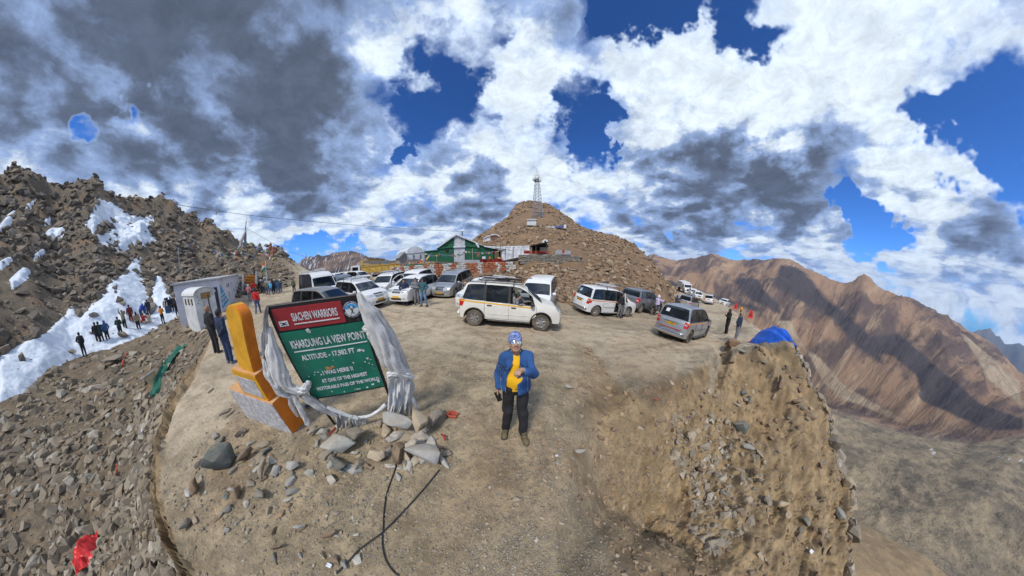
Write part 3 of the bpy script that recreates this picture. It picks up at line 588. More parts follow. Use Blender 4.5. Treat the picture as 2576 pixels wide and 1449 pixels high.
TRK = [[(-16,10.5),(-9,9.4),(-3,6.6),(3,5.8),(8,5.2),(13,5.6),(30,14)], [(-20,15),(-12,11.2),(-5,8.9),(-1,5.6),(5,5.0),(11,4.9)], [(-9,6),(-5,5.2),(0,4.5),(5,5.4),(12,7.6),(24,13)], [(-14,7.4),(-8,6.6),(-3,5.2),(2,4.2)], [(3,9.3),(7,9.0),(12,9.6),(22,14)], [(-12,13),(-4,9.6),(2,9.2),(9,10)]]
trk = np.zeros(len(V1)); near_ = (dsx < 34) & (V1[:, 1] > 2)
for tr in TRK:
    P_ = np.array(tr, float); t_ = np.linspace(0, len(P_)-1, 60); px_ = np.interp(t_, np.arange(len(P_)), P_[:, 0]); py_ = np.interp(t_, np.arange(len(P_)), P_[:, 1]); dm = np.full(near_.sum(), 9.)
    for i in range(59):
        ax_, ay_, bx_, by_ = px_[i], py_[i], px_[i+1], py_[i+1]; L2 = (bx_-ax_)**2+(by_-ay_)**2+1e-9; q_ = np.clip(((V1[near_, 0]-ax_)*(bx_-ax_)+(V1[near_, 1]-ay_)*(by_-ay_))/L2, 0, 1); dm = np.minimum(dm, np.hypot(V1[near_, 0]-ax_-q_*(bx_-ax_), V1[near_, 1]-ay_-q_*(by_-ay_)))
    trk[near_] = np.maximum(trk[near_], np.exp(-((dm-.75)/.13)**2))
trk *= ww[:, 0]*sstep(.30, .55, fbm(_xy[:, 0]/2.5, _xy[:, 1]/2.5, 3, .5, 87)); soil = soil*(1-.24*trk[:, None]); V1[:, 2] -= .018*trk
damp = sstep(.60, .70, fbm(_xy[:, 0]/4.5, _xy[:, 1]/1.6, 4, .55, 89))*ww[:, 0]*sstep(4, 6, dsx); soil = soil*(1-.25*damp[:, None])
stony = ww @ np.array([(.10, 0, 1.), (.9, .75, 0), (.45, .35, 0), (.9, .95, 0), (.8, .75, 0)]); stony[:, 0] += ww[:, 0]*moundd*.42; stony[:, 1] += ww[:, 0]*moundd*.12; stony[:, 2] *= 1-moundd*.85
for i, nm in enumerate(('ground', 'rubble_slope', 'earth_bank', 'rocky_hillside', 'rocky_hill')):
    v, f, u_ = pick(V1, F1, lab == i); me = mesh_np(nm, v, f, m_land, smooth=True)
    me.attributes.new('soil', 'FLOAT_COLOR', 'POINT').data.foreach_set('color', np.concatenate([soil[u_], np.ones((len(u_), 1))], 1).astype(np.float32).ravel())
    me.attributes.new('stony', 'FLOAT_VECTOR', 'POINT').data.foreach_set('vector', stony[u_].astype(np.float32).ravel()); prop(obj(nm, me), kind='structure')
V2, F2, K2, A2 = sheet(_azs, _d2)
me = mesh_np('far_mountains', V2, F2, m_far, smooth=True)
_az2 = np.degrees(np.arctan2(V2[:, 0], V2[:, 1])); _dd2 = np.hypot(V2[:, 0], V2[:, 1])
_px, _py = proj(V2[:, 0], V2[:, 1], V2[:, 2]); _hh = (_dd2-800)/1700
fl = np.stack([_az2/3.4-_hh*2.6, _hh*3, 0*_hh], -1).astype(np.float32)
dark = np.maximum.reduce([inpoly(_px, _py, p)/s for p, s in (  # outlines of painted cloud shadow, and of the darker ridges
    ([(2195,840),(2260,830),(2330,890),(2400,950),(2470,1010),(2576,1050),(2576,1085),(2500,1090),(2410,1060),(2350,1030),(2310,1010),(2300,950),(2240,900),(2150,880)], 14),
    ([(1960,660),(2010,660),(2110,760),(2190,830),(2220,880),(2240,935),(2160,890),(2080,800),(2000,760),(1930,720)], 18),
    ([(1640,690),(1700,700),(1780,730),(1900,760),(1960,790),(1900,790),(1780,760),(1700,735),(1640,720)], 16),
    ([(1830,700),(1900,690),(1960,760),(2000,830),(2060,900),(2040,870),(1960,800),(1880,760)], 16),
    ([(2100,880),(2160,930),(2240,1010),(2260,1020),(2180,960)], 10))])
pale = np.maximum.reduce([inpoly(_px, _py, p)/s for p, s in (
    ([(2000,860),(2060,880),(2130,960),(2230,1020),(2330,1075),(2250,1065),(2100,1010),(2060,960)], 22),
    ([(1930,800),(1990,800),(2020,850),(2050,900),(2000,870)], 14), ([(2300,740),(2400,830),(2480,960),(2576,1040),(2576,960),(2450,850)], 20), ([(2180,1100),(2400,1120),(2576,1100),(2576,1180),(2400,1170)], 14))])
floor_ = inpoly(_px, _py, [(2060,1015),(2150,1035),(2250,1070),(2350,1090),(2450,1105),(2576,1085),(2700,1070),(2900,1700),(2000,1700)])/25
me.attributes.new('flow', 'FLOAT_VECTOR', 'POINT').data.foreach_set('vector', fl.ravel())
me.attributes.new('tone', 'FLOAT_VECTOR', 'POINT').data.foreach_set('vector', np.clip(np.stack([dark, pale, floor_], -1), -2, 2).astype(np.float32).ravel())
sk_ = np.clip(inpoly(_px, _py, [(1955,650),(1990,652),(2010,668),(2020,690),(1985,672),(1962,662)])/6, -1, 1); sk_ = np.maximum(sk_, np.where((_az2 > -57) & (_az2 < -32), 1., -1.)); sk_ = np.maximum(sk_, np.clip(inpoly(_px, _py, [(2165,705),(2185,712),(2200,730),(2185,725)])/5, -1, 1)); sk_ = np.maximum(sk_, np.clip(inpoly(_px, _py, [(2325,1118),(2350,1125),(2365,1150),(2340,1150)])/4, -1, 1.4)); sk_ = np.maximum(sk_, np.clip(inpoly(_px, _py, [(2500,1140),(2576,1150),(2576,1165),(2510,1160)])/4, -1, 1.4))
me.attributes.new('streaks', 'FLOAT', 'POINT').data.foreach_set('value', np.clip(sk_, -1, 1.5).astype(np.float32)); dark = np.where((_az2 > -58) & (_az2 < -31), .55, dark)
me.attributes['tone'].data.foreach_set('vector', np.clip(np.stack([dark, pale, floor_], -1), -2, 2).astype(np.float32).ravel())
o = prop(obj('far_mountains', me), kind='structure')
# lower far layer: blue ranges beyond the valley
def range_(name, az0, az1, d, els, mt):
    az = np.arange(az0, az1, .25); rr = np.array([.82, .86, .9, .94, .97, 1., 1.04, 1.1]); hh = np.array([-.9, -.6, -.35, -.16, -.06, 0, -.2, -.8])
    el = np.interp(az, [e[0] for e in els], [e[1] for e in els]); A, Rr = np.meshgrid(np.radians(az), rr, indexing='ij'); X = np.sin(A)*d*Rr; Y = np.cos(A)*d*Rr
    top = CAMH+d*np.tan(np.radians(el)); Z = top[:, None]+hh[None, :]*1000+(fbm(X/600, Y/600, 6, .55, 51, True)-.45)*280; idx = np.arange(Z.size).reshape(Z.shape)
    Fc = np.stack([idx[:-1, :-1], idx[1:, :-1], idx[1:, 1:], idx[:-1, 1:]], -1).reshape(-1, 4)[:, ::-1]
    prop(obj(name, mesh_np(name, np.stack([X, Y, Z], -1).reshape(-1, 3), Fc, mt, smooth=True)), kind='structure')
_b = NT('distant_rock'); _b.col(_b.mix(_b.rng(_b.noise(_b.pos(False), .0015, 8, .6), .35, .65), (.11,.12,.13), (.2,.18,.16))).set(Roughness=1.)
range_('distant_mountains', 88, 135, 8800, [(88, -6.5), (94, -4.8), (97.5, -3.3), (100, -4.1), (102, -3.1), (104, -4.0), (107, -3.4), (110, -4.6), (116, -4), (125, -6), (135, -7)], _b.mat)

# ---- snow lying in the gullies of the hillside
SNOW = [
 [(0,1012),(60,985),(120,930),(180,905),(240,885),(300,862),(350,845),(395,822),(420,800),(440,790),(440,770),(425,745),(408,705),(392,700),(392,730),(385,770),(376,790),(368,740),(355,700),(350,645),(335,655),(310,690),(280,705),(262,735),(240,760),(200,800),(180,770),(165,790),(120,835),(70,860),(0,900)],
 [(395,690),(408,700),(430,742),(455,760),(470,775),(445,800),(415,815),(395,815),(385,780),(380,740),(385,705)],
 [(245,497),(275,510),(300,522),(325,543),(380,545),(370,575),(395,610),(360,615),(330,612),(310,633),(288,628),(300,605),(260,620),(240,590),(275,582),(290,555),(250,560),(235,590),(212,555),(240,530)],
 [(0,570),(20,540),(38,528),(30,560),(0,590)], [(105,595),(130,575),(165,572),(155,595),(125,602)], [(108,560),(125,545),(128,560),(112,570)], [(25,705),(60,675),(78,680),(70,700),(35,728)], [(0,660),(30,645),(35,652),(5,680)], [(85,640),(115,622),(112,640),(90,655)], [(60,520),(90,500),(80,530)]]
_az = np.arange(-121, -70, .16); _dd = np.exp(np.linspace(math.log(24), math.log(92), 520))
X, Y = polar(_az, _dd); Z = terrain(X, Y); px, py = proj(X, Y, Z)
sd = np.maximum.reduce([inpoly(px, py, p)/s for p, s in zip(SNOW, (9, 7, 7, 4, 4, 4, 4, 4, 4, 4))])
sd = sd+.25+(fbm(X/1.6, Y/1.6, 5, .6, 61)-.5)*1.7
hs = np.clip(sd*.16, -.6, .28); m_ = hs > -.12
idx = np.arange(Z.size).reshape(Z.shape); Fc = np.stack([idx[:-1, :-1], idx[1:, :-1], idx[1:, 1:], idx[:-1, 1:]], -1).reshape(-1, 4)[:, ::-1]
mf = m_.ravel()[Fc].all(1); v, f, _u = pick(np.stack([X, Y, Z+hs], -1).reshape(-1, 3), Fc, mf)
prop(obj('snow', mesh_np('snow', v, f, m_snow, smooth=True)), kind='stuff')
def snowy(x, y, z):
    a, b = proj(x, y, z); return np.maximum.reduce([inpoly(a, b, p)/s for p, s in zip(SNOW, (9, 7, 7, 4, 4, 4, 4, 4, 4, 4))])
# ------------------------------------------------------------------ rocks
def rockm(name, tones, var):
    t = NT(name); p = t.pos(); A = t.n('ShaderNodeAttribute', attribute_name='tone'); oi = t.n('ShaderNodeObjectInfo'); g = t.n('ShaderNodeNewGeometry')
    r = t.m('FRACT', t.m('ADD', A.outputs['Fac'], oi.outputs['Random'])); n = t.noise(g.outputs['Position'], 5, 7, .68); n2 = t.noise(g.outputs['Position'], 34, 5, .65)
    c = t.mix(t.rng(r, 0, .55), tones[0], tones[1]); c = t.mix(t.rng(r, .6, .75), c, tones[2]); c = t.mix(t.rng(r, .86, .92), c, tones[3])
    c = t.mix(t.m('MULTIPLY', t.rng(n, .4, .7), var), c, hsv(tones[1], .55)); c = t.mix(t.m('MULTIPLY', t.rng(n2, .5, .75), .4), c, hsv(tones[2], 1.25))
    s = t.n('ShaderNodeSeparateXYZ'); t.link(g.outputs['Normal'], s.inputs[0])          # dust lies on what faces up
    c = t.mix(t.m('MULTIPLY', t.m('MULTIPLY', t.rng(s.outputs[2], .3, .95), t.rng(n, .35, .6)), .5), c, (.34, .275, .2))
    t.col(c).set(Roughness=.88, Specular_IOR_Level=.3); t.bump(t.m('ADD', n, t.m('MULTIPLY', n2, .4)), .7, .03); return t.mat
m_rock = rockm('grey_tan_rock', ((.31,.265,.205), (.21,.185,.15), (.37,.30,.21), (.45,.41,.34)), .5)
m_rub = rockm('rubble_rock', ((.25,.20,.145), (.15,.125,.092), (.31,.245,.165), (.42,.38,.31)), .6)
m_rock_d = rockm('dark_brown_rock', ((.185,.15,.115), (.115,.10,.085), (.25,.195,.135), (.30,.265,.225)), .5)
m_rock_o = rockm('ochre_rock', ((.245,.16,.095), (.145,.10,.068), (.33,.22,.125), (.40,.32,.225)), .5)
def hull(seed, n, flat):
    rs = np.random.default_rng(seed); P = rs.normal(size=(n, 3)); P /= np.linalg.norm(P, axis=1)[:, None]; P *= rs.uniform(.72, 1.05, (n, 1)); P *= np.array([1, rs.uniform(.6, .95), flat])
    bm = bmesh.new(); [bm.verts.new(p) for p in P]; bmesh.ops.convex_hull(bm, input=bm.verts); bmesh.ops.delete(bm, geom=[v for v in bm.verts if not v.link_faces], context='VERTS')
    bmesh.ops.triangulate(bm, faces=bm.faces); bm.verts.index_update(); V = np.array([v.co[:] for v in bm.verts]); Fc = np.array([[v.index for v in f.verts] for f in bm.faces]); bm.free(); return V, Fc
HULLS = [hull(100+i, random.choice((10, 12, 14)), random.choice((.45, .6, .7, .8))) for i in range(14)]
def boulder(seed, flat=.7, tilt=0):
    """larger stone: chipped faces, a little worn along its edges"""
    V, Fc = hull(seed, 16, flat); bm = bmesh.new(); vs = [bm.verts.new(p) for p in V]; [bm.faces.new([vs[i] for i in f]) for f in Fc]
    bmesh.ops.dissolve_limit(bm, angle_limit=.28, verts=bm.verts, edges=bm.edges); bmesh.ops.bevel(bm, geom=list(bm.edges), offset=.035, segments=1, affect='EDGES', profile=.6)
    bmesh.ops.triangulate(bm, faces=bm.faces)
    bmesh.ops.subdivide_edges(bm, edges=[e for e in bm.edges if e.calc_length() > .35], cuts=1, use_grid_fill=True)
    rs = np.random.default_rng(seed)
    for v in bm.verts:
        c = v.co; k = .06*(vnoise(c.x*3+seed, c.y*3+c.z*2, seed)-.5)+.05*(vnoise(c.x*7+seed, c.y*7-c.z*6, seed)-.5); v.co = c*(1+float(k)*1.4)
    me = bpy.data.meshes.new('rock'); bm.to_mesh(me); bm.free(); set_auto(me, 32); me.materials.append(m_rock); return me
BOULD = [boulder(300+i, random.choice((.55, .65, .8))) for i in range(16)]
def scatter(name, P, S, Nn, mat, kind='stuff', sink=.25, flatten=None):
    """many small stones as one mesh"""
    n = len(P); rs = np.random.default_rng(len(name)*7+n); Vs, Fs, T = [], [], []; off = 0; which = rs.integers(0, len(HULLS), n)
    for h, (V, Fc) in enumerate(HULLS):
        m = np.nonzero(which == h)[0]
        if not len(m): continue
        a = rs.uniform(0, 2*np.pi, (len(m), 3))*np.array([1, .16, .16])-np.array([0, .5, .5]); ca, sa = np.cos(a), np.sin(a)
        R = np.zeros((len(m), 3, 3)); R[:, 0, 0] = ca[:, 0]; R[:, 0, 1] = -sa[:, 0]; R[:, 1, 0] = sa[:, 0]; R[:, 1, 1] = ca[:, 0]; R[:, 2, 2] = 1
        Rx_ = np.zeros_like(R); Rx_[:, 0, 0] = 1; Rx_[:, 1, 1] = ca[:, 1]; Rx_[:, 1, 2] = -sa[:, 1]; Rx_[:, 2, 1] = sa[:, 1]; Rx_[:, 2, 2] = ca[:, 1]
        u = Nn[m]; ax = np.cross(u, [0, 1.0, 0]); ax /= np.linalg.norm(ax, axis=1)[:, None]+1e-9; ay = np.cross(u, ax); B = np.stack([ax, ay, u], -1)
        W_ = np.einsum('nij,njk,nkl->nil', B, Rx_, R); st = rs.uniform(.75, 1.3, (len(m), 1, 3))
        v = np.einsum('nij,nvj->nvi', W_, V[None]*S[m][:, None, None]*st)+(P[m]+u*(S[m]*sink)[:, None]*.6)[:, None, :]
        Vs.append(v.reshape(-1, 3)); Fs.append((Fc[None]+(off+np.arange(len(m))*len(V))[:, None, None]).reshape(-1, 3)); off += len(m)*len(V); T.append(np.repeat(rs.uniform(0, 1, len(m)), len(V)))
    me = mesh_np(name, np.concatenate(Vs), np.concatenate(Fs), mat); me.attributes.new('tone', 'FLOAT', 'POINT').data.foreach_set('value', np.concatenate(T).astype(np.float32))
    return prop(obj(name, me), kind=kind)
def norms(X, Y, e):
    dx = (terrain(X+e, Y)-terrain(X-e, Y))/(2*e); dy = (terrain(X, Y+e)-terrain(X, Y-e))/(2*e); n = np.stack([-dx, -dy, np.ones_like(dx)], -1); return n/np.linalg.norm(n, axis=1)[:, None]
def spread(n, az, d, seed, clump=.5, keep=None):
    rs = np.random.default_rng(seed); a = np.radians(rs.uniform(*az, n)); dd = np.exp(rs.uniform(math.log(d[0]), math.log(d[1]), n)); X = np.sin(a)*dd; Y = np.cos(a)*dd
    f = fbm(X/dd*22, Y/dd*22+np.log(dd)*9, 3, .5, seed); k = rs.uniform(0, 1, n) < sstep(.5-clump*.5, .5+clump*.1, f)*.85+.15; X, Y, dd = X[k], Y[k], dd[k]
    Z = terrain(X, Y)
    if keep is not None:
        k = keep(X, Y, Z, np.degrees(np.arctan2(X, Y)), dd); X, Y, Z, dd = X[k], Y[k], Z[k], dd[k]
    return np.stack([X, Y, Z], -1), dd
def psize(dd, lo, hi, seed, pw=2.2):
    """stone radius: many small, few large, in proportion to what the distance still shows"""
    rs = np.random.default_rng(seed); return (lo+(hi-lo)*rs.uniform(0, 1, len(dd))**pw)
def reg(X, Y, Z): return np.stack(regions(X, Y, Z), -1)
def offbench(X, Y, d, az): return ~((d > 21.6) & (d < 31) & (az < 22) & (az > -32))
# hillside on the left
P, dd = spread(34000, (-124, -55), (27, 100), 11, .45, lambda X, Y, Z, a, d: (reg(X, Y, Z)[:, 2] > .4) & (snowy(X, Y, Z) < .3)); sz = psize(dd, .06, .85, 12, 5.0)*(dd/50)**.4
scatter('scree', P, sz, norms(P[:, 0], P[:, 1], .8), m_rock_d)
P, dd = spread(420, (-121, -80), (28, 80), 13, .2, lambda X, Y, Z, a, d: snowy(X, Y, Z) > .2); sz = psize(dd, .1, .7, 14, 3)
Nn = norms(P[:, 0], P[:, 1], .8); P[:, 2] += .25; scatter('scree', P, sz, Nn, m_rock_d)
# the hill behind the parking place
P, dd = spread(34000, (-30, 47), (12.5, 105), 15, .5, lambda X, Y, Z, a, d: (reg(X, Y, Z)[:, 3] > .5) & offbench(X, Y, d, a) & ~((d > 46) & (d < 60) & (a > 0) & (a < 13))); sz = psize(dd, .055, .70, 16, 4.4)*(dd/45)**.5
scatter('scree', P, sz, norms(P[:, 0], P[:, 1], .8), m_rock_o, sink=.12)
# rubble below the edge on the left
P, dd = spread(42000, (-140, -76), (3.2, 34), 17, .5, lambda X, Y, Z, a, d: reg(X, Y, Z)[:, 0] > .5); sz = psize(dd, .014, .34, 18, 5.5)*(dd/12)**.55
k_ = snowy(P[:, 0], P[:, 1], P[:, 2]) < -.4; P, sz = P[k_], sz[k_]
scatter('rubble', P, sz, norms(P[:, 0], P[:, 1], .3), m_rub, sink=-.05)
# stones that stick out of the bank
def scar(X, Y, Z):
    a, b = proj(X, Y, Z); return inpoly(a, b, [(1690,1040),(1830,1060),(1900,1130),(1935,1230),(1905,1300),(1800,1390),(1740,1330),(1760,1240),(1700,1150)])
P, dd = spread(8500, (18, 125), (.8, 26), 19, .75, lambda X, Y, Z, a, d: (reg(X, Y, Z)[:, 1] > .4)); sz = psize(dd, .010, .12, 20, 3.5)*(dd/4)**.5
scatter('embedded_stones', P, sz, norms(P[:, 0], P[:, 1], .2), m_rock_o, sink=-.1)
P, dd = spread(9000, (40, 112), (1.5, 14), 21, .2, lambda X, Y, Z, a, d: (scar(X, Y, Z) > -10) & (reg(X, Y, Z)[:, 1] > .3)); sz = psize(dd, .03, .17, 22, 2.2)
scatter('embedded_stones', P[:1500], sz[:1500], norms(P[:1500, 0], P[:1500, 1], .2), m_rock, sink=.1)
P, dd = spread(6000, (74, 122), (8, 13), 23, .2, lambda X, Y, Z, a, d: (abs(d/knots(a)[0][:, 4]-1.02) < .06)); sz = psize(dd, .05, .36, 24, 2.6)
scatter('embedded_stones', P[:1300], sz[:1300], norms(P[:1300, 0], P[:1300, 1], .2), m_rock, sink=.3)
# gravel and pebbles on the mound and the road
P, dd = spread(26000, (-112, 118), (.25, 5.6), 25, .7, lambda X, Y, Z, a, d: reg(X, Y, Z).sum(1) < .3); sz = psize(dd, .004, .030, 26, 3)*(dd/2.5)**.35
scatter('gravel', P, sz, norms(P[:, 0], P[:, 1], .1), m_rock, sink=.3)
P, dd = spread(2600, (-76, 72), (5, 30), 27, .8, lambda X, Y, Z, a, d: reg(X, Y, Z).sum(1) < .3); sz = psize(dd, .008, .05, 28, 4)*(dd/9)**.5
scatter('gravel', P, sz, norms(P[:, 0], P[:, 1], .3), m_rock, sink=.3)
# ---- stones that can be told apart
def rock(px, py, wpx, label, group=None, seed=None, mat=None, flat=1., rot=None, cat='rock', asp=1., lift=.42, name='rock'):
    """one stone lying where the sight line meets the ground; wpx is its width in the photograph"""
    h = hit(px, py)
    if h is None: return None
    u, v = (px-1288)/F_ST, (724.5-py)/F_ST; sc_ = F_ST/2*(1+u*u+v*v); dist = float(np.linalg.norm(h-np.array([0, 0, CAMH]))); r = wpx/sc_*dist/2*1.18
    o = obj(name, BOULD[(seed if seed is not None else random.randrange(16)) % 16]); n = normal(h[0], h[1], max(.1, r)); n = (n+Vector((0, 0, 1.4 if group is None else .3))).normalized(); q = n.to_track_quat('Z', 'Y').to_matrix()
    R3 = q @ Rz(rot if rot is not None else random.uniform(0, 6.28)) @ Ry(random.uniform(-.25, .25)); o.matrix_world = Matrix.Translation(Vector(h)+n*r*lift) @ (R3 @ Matrix.Diagonal((r*1.05, r*asp, r*flat))).to_4x4()
    if mat is not None: o.material_slots[0].link = 'OBJECT'; o.material_slots[0].material = mat
    return prop(o, label, cat, group)
m_green = rockm('green_grey_rock', ((.17,.19,.165), (.11,.12,.11), (.22,.22,.185), (.28,.285,.26)), .5)
m_cream = rockm('cream_rock', ((.47,.38,.26), (.38,.31,.22), (.52,.44,.32), (.5,.45,.37)), .3)
m_pale = rockm('pale_grey_rock', ((.42,.41,.38), (.33,.32,.30), (.46,.44,.38), (.5,.48,.44)), .4)
for a in (
 (562,1168,92,'big green-grey boulder with a dark face in the stones left of the monument foot',m_green,.85,.9,0.45), (868,1135,88,'pale grey block under the left end of the cloth, below the green bottle',m_pale,.9,.8,0.6), (856,1178,80,'dark grey stone under the pale block left of the cream rock',m_green,.6,.8),
 (957,1155,54,'cream rounded stone alone in front of the sign stones',m_cream,.9,.95), (905,1110,62,'grey stone right beside the green bottle',m_rock,.8,.8,0.9), (1002,1090,84,'speckled grey block under the hanging cloth',m_pale,.95,.85,0.9),
 (1066,1098,70,'cream squared block on top of the stone heap right of the sign',m_cream,1.0,.85,1.3), (1100,1064,62,'grey slab behind the cream block, right end of the heap',m_rock,.7,.8,0.7), (1046,1138,42,'small ochre stone wedged between the two big grey ones',m_cream,.9,.8,1.3),
 (1082,1160,96,'largest pale grey stone at the right foot of the heap where a cable starts',m_pale,.75,.8,0.6), (1010,1150,60,'brown grey stone right of the cream rounded stone',m_rock_o,.8,.8), (742,1180,48,'pale angular stone left of the sign heap by the small gravel',m_pale,.8,.6),
 (668,1185,60,'grey brown oval stone between boulder and gravel',m_rock,.6,.6), (625,1150,55,'tan slab leaning beside the green-grey boulder',m_rock_o,.6,.5), (495,1232,58,'tan rounded stone at the left edge of the mound',m_rock_o,.8,.7), (572,1045,40,'flat grey stone left of the white monument foot',m_rock,.4,.6),
 (600,1248,48,'broken tan stone below the green-grey boulder',m_rock_o,.9,.8), (660,1250,52,'pale green stone with a split top low on the mound',m_green,.8,.7), (524,986,32,'flat pale stone alone on the sand left of the monument',m_cream,.25,.8), (470,1325,44,'grey stone at the very lip of the left edge',m_rock,.9,.7),
 (1842,868,70,'long low boulder at the road edge in front of the man in the olive cap',m_rock_o,.38,.6,.15), (1940,850,60,'flat slab lying beside the blue tarpaulin',m_rock,.35,.4), (1880,1010,34,'pointed grey stone sticking out of the bank under the low boulder',m_rock,1.,.6),
 (1960,975,56,'long brown boulder standing out of the steep bank',m_rock_o,.9,.45), (2000,1020,44,'brown boulder beside the long one at the bank silhouette',m_rock_o,.9,.6), (1965,1275,40,'pale rounded stone low on the bank',m_cream,.8,.7), (1858,1085,50,'grey-green block in the upper scar of the bank',m_green,.8,.8), (1880,1130,34,'pale blue-grey block in the middle of the scar',m_pale,.8,.8),
 (2105,1300,50,'grey-green block on the far lip of the bank',m_green,.8,.7), (1450,1140,34,'white stone at the rim of the bank near the man',m_pale,.7,.6), (1430,978,22,'small pale stone on the road edge right of the man',m_pale,.5,.6), (292,912,46,'long grey slab standing in the rubble by the orange rag',m_rock,.5,1.9),
 (812,1400,26,'upright pale splinter of stone at the bottom of the mound',m_cream,.8,.35), (700,1382,40,'tan split stone low on the mound, left of the pale splinter',m_rock_o,.6,.5), (790,1090,40,'grey slab leaning under the monument corner',m_rock,.4,.5), (830,1350,44,'brown flat stones end of the lower mound',m_rock_o,.5,.5), (755,1330,34,'leaf shaped pale stone on the mound slope',m_pale,.4,.5),
 (1400,1165,20,'small white stone beside the standing man on the earth',m_pale,.6,.6), (1470,990,16,'grey pebble nearest the road on the right of the man',m_rock,.5,.6), (1300,1258,24,'round grey stone half sunk in the earth below the man',m_rock,.6,.8)):
    rock(a[0], a[1], a[2], a[3], seed=a[0], mat=a[4], flat=a[5], asp=a[6], lift=a[7] if len(a) > 7 else .5, cat='boulder' if a[2] > 55 else 'stone')
rs_ = random.Random(4)
def many(n, poly, lo, hi, group, label, mats, pw=2.5, cat='stone'):
    k = 0; xs = [p[0] for p in poly]; ys = [p[1] for p in poly]
    while k < n:
        x, y = rs_.uniform(min(xs), max(xs)), rs_.uniform(min(ys), max(ys))
        if inpoly(x, y, poly) < 0: continue
        k += 1; rock(x, y, lo+(hi-lo)*rs_.random()**pw, label, group, seed=rs_.randrange(16), mat=rs_.choice(mats), flat=rs_.uniform(.5, .95), asp=rs_.uniform(.6, 1), cat=cat, lift=.15)
many(75, [(500,1100),(620,1090),(740,1130),(760,1230),(720,1300),(640,1330),(560,1350),(480,1330),(440,1240)], 14, 46, 'loose stones on the mound below the monument', 'loose stone in the spread below the yellow monument', (m_rock, m_rock_o, m_green, m_pale))
many(60, [(760,1060),(1110,1060),(1140,1170),(1000,1210),(780,1220)], 12, 36, 'small stones between the sign stones', 'small stone filling the heap under the cloth', (m_rock, m_rock_o, m_pale))
many(22, [(970,1050),(1100,1050),(1125,1165),(1040,1190),(960,1130)], 34, 58, 'stones packed at the right foot of the sign', 'pale stone packed against the right foot of the sign', (m_pale, m_rock, m_cream, m_pale), 1.2)
many(15, [(800,1080),(930,1085),(935,1180),(830,1195)], 30, 56, 'stones packed at the left foot of the sign', 'grey stone packed round the left foot of the sign', (m_pale, m_rock, m_green), 1.2)
many(34, [(560,1330),(900,1240),(940,1449),(600,1449)], 10, 32, 'stones low on the mound', 'stone scattered low on the mound by the cables', (m_rock, m_rock_o, m_pale, m_green))
many(70, [(0,1060),(300,900),(450,880),(400,1130),(390,1449),(0,1449)], 12, 40, 'larger rocks in the rubble slope', 'larger rock in the rubble below the mound edge', (m_rock, m_rock_o, m_green, m_rock_d))
many(46, [(1800,880),(1990,870),(2080,1100),(2110,1449),(1900,1449),(1850,1100)], 12, 34, 'rocks set in the steep bank', 'rock set in the steep brown bank', (m_rock_o, m_rock, m_green))
many(26, [(1330,1100),(1480,1080),(1450,1200),(1400,1400),(1300,1449)], 7, 18, 'stones along the bank rim', 'stone at the crumbling rim of the bank', (m_rock_o, m_rock, m_cream))
# ------------------------------------------------------------------ vehicles
def paint(name, c, rough=.35, dust=.55, metal=0.): return M(name, c, rough, metal, .04, 3, dust=dust, coat=.5)
m_white = paint('white_paint', (.74,.74,.73), dust=.22); m_cream_p = paint('cream_white_paint', (.76,.74,.67), dust=.25); m_silver = paint('silver_paint', (.40,.42,.44), .32, .3, .55); m_grey_p = paint('steel_grey_paint', (.22,.235,.27), .3, .3, .6); m_greyb = paint('grey_beige_paint', (.30,.29,.27), .35, .4, .4)
m_black = M('black_plastic', (.022,.022,.024), .55, dust=.25); m_tyre = M('tyre_rubber', (.028,.027,.026), .9, sc=20, dust=.6); m_rim = M('alloy', (.42,.42,.42), .35, .7, dust=.35); m_steelrim = M('dark_steel_wheel', (.05,.05,.05), .6, .3)
m_chrome = M('chrome', (.62,.63,.65), .15, 1., .03); m_red = M('red_lamp_glass', (.50,.015,.012), .15, coat=.8); m_amber = M('amber_lamp', (.75,.28,.03), .2); m_clear = M('headlamp_glass', (.55,.58,.60), .08, .35, coat=1.)
m_plate = M('yellow_plate', (.78,.46,.03), .5, var=.05); m_ink = M('plate_ink', (.03,.03,.03), .6); m_seat = M('seat_cloth', (.16,.155,.15), .9); m_seatl = M('pale_seat_cover', (.42,.41,.38), .9)
m_dark = M('dark_underbody', (.02,.019,.018), .95); m_yel = M('yellow_stripe', (.80,.46,.045), .5, var=.04); m_org = M('orange_stripe', (.72,.30,.10), .5); m_whitep = M('white_sticker', (.75,.76,.78), .6, var=.04); m_blue_s = M('blue_sticker', (.12,.42,.68), .5)
def glass(name, tint, op, rough=.03):
    t = NT(name); t.t.nodes.remove(t.b); tr = t.n('ShaderNodeBsdfTransparent'); tr.inputs[0].default_value = (*tint, 1); g = t.n('ShaderNodeBsdfPrincipled'); g.inputs['Base Color'].default_value = (.012, .016, .018, 1); g.inputs['Roughness'].default_value = rough
    g.inputs['Specular IOR Level'].default_value = .8; g.inputs['Coat Weight'].default_value = .4
    fr = t.n('ShaderNodeFresnel'); fr.inputs[0].default_value = 1.6; mx = t.n('ShaderNodeMixShader'); t.link(t.m('ADD', t.m('MULTIPLY', fr.outputs[0], 1.3), op, True), mx.inputs[0]); t.link(tr.outputs[0], mx.inputs[1]); t.link(g.outputs[0], mx.inputs[2]); t.link(mx.outputs[0], t.o.inputs[0]); return t.mat
m_glass = glass('tinted_window_glass', (.42,.46,.46), .22); m_wind = glass('windscreen_glass', (.5,.57,.55), .28); m_glass_d = glass('dark_window_glass', (.12,.13,.14), .62)

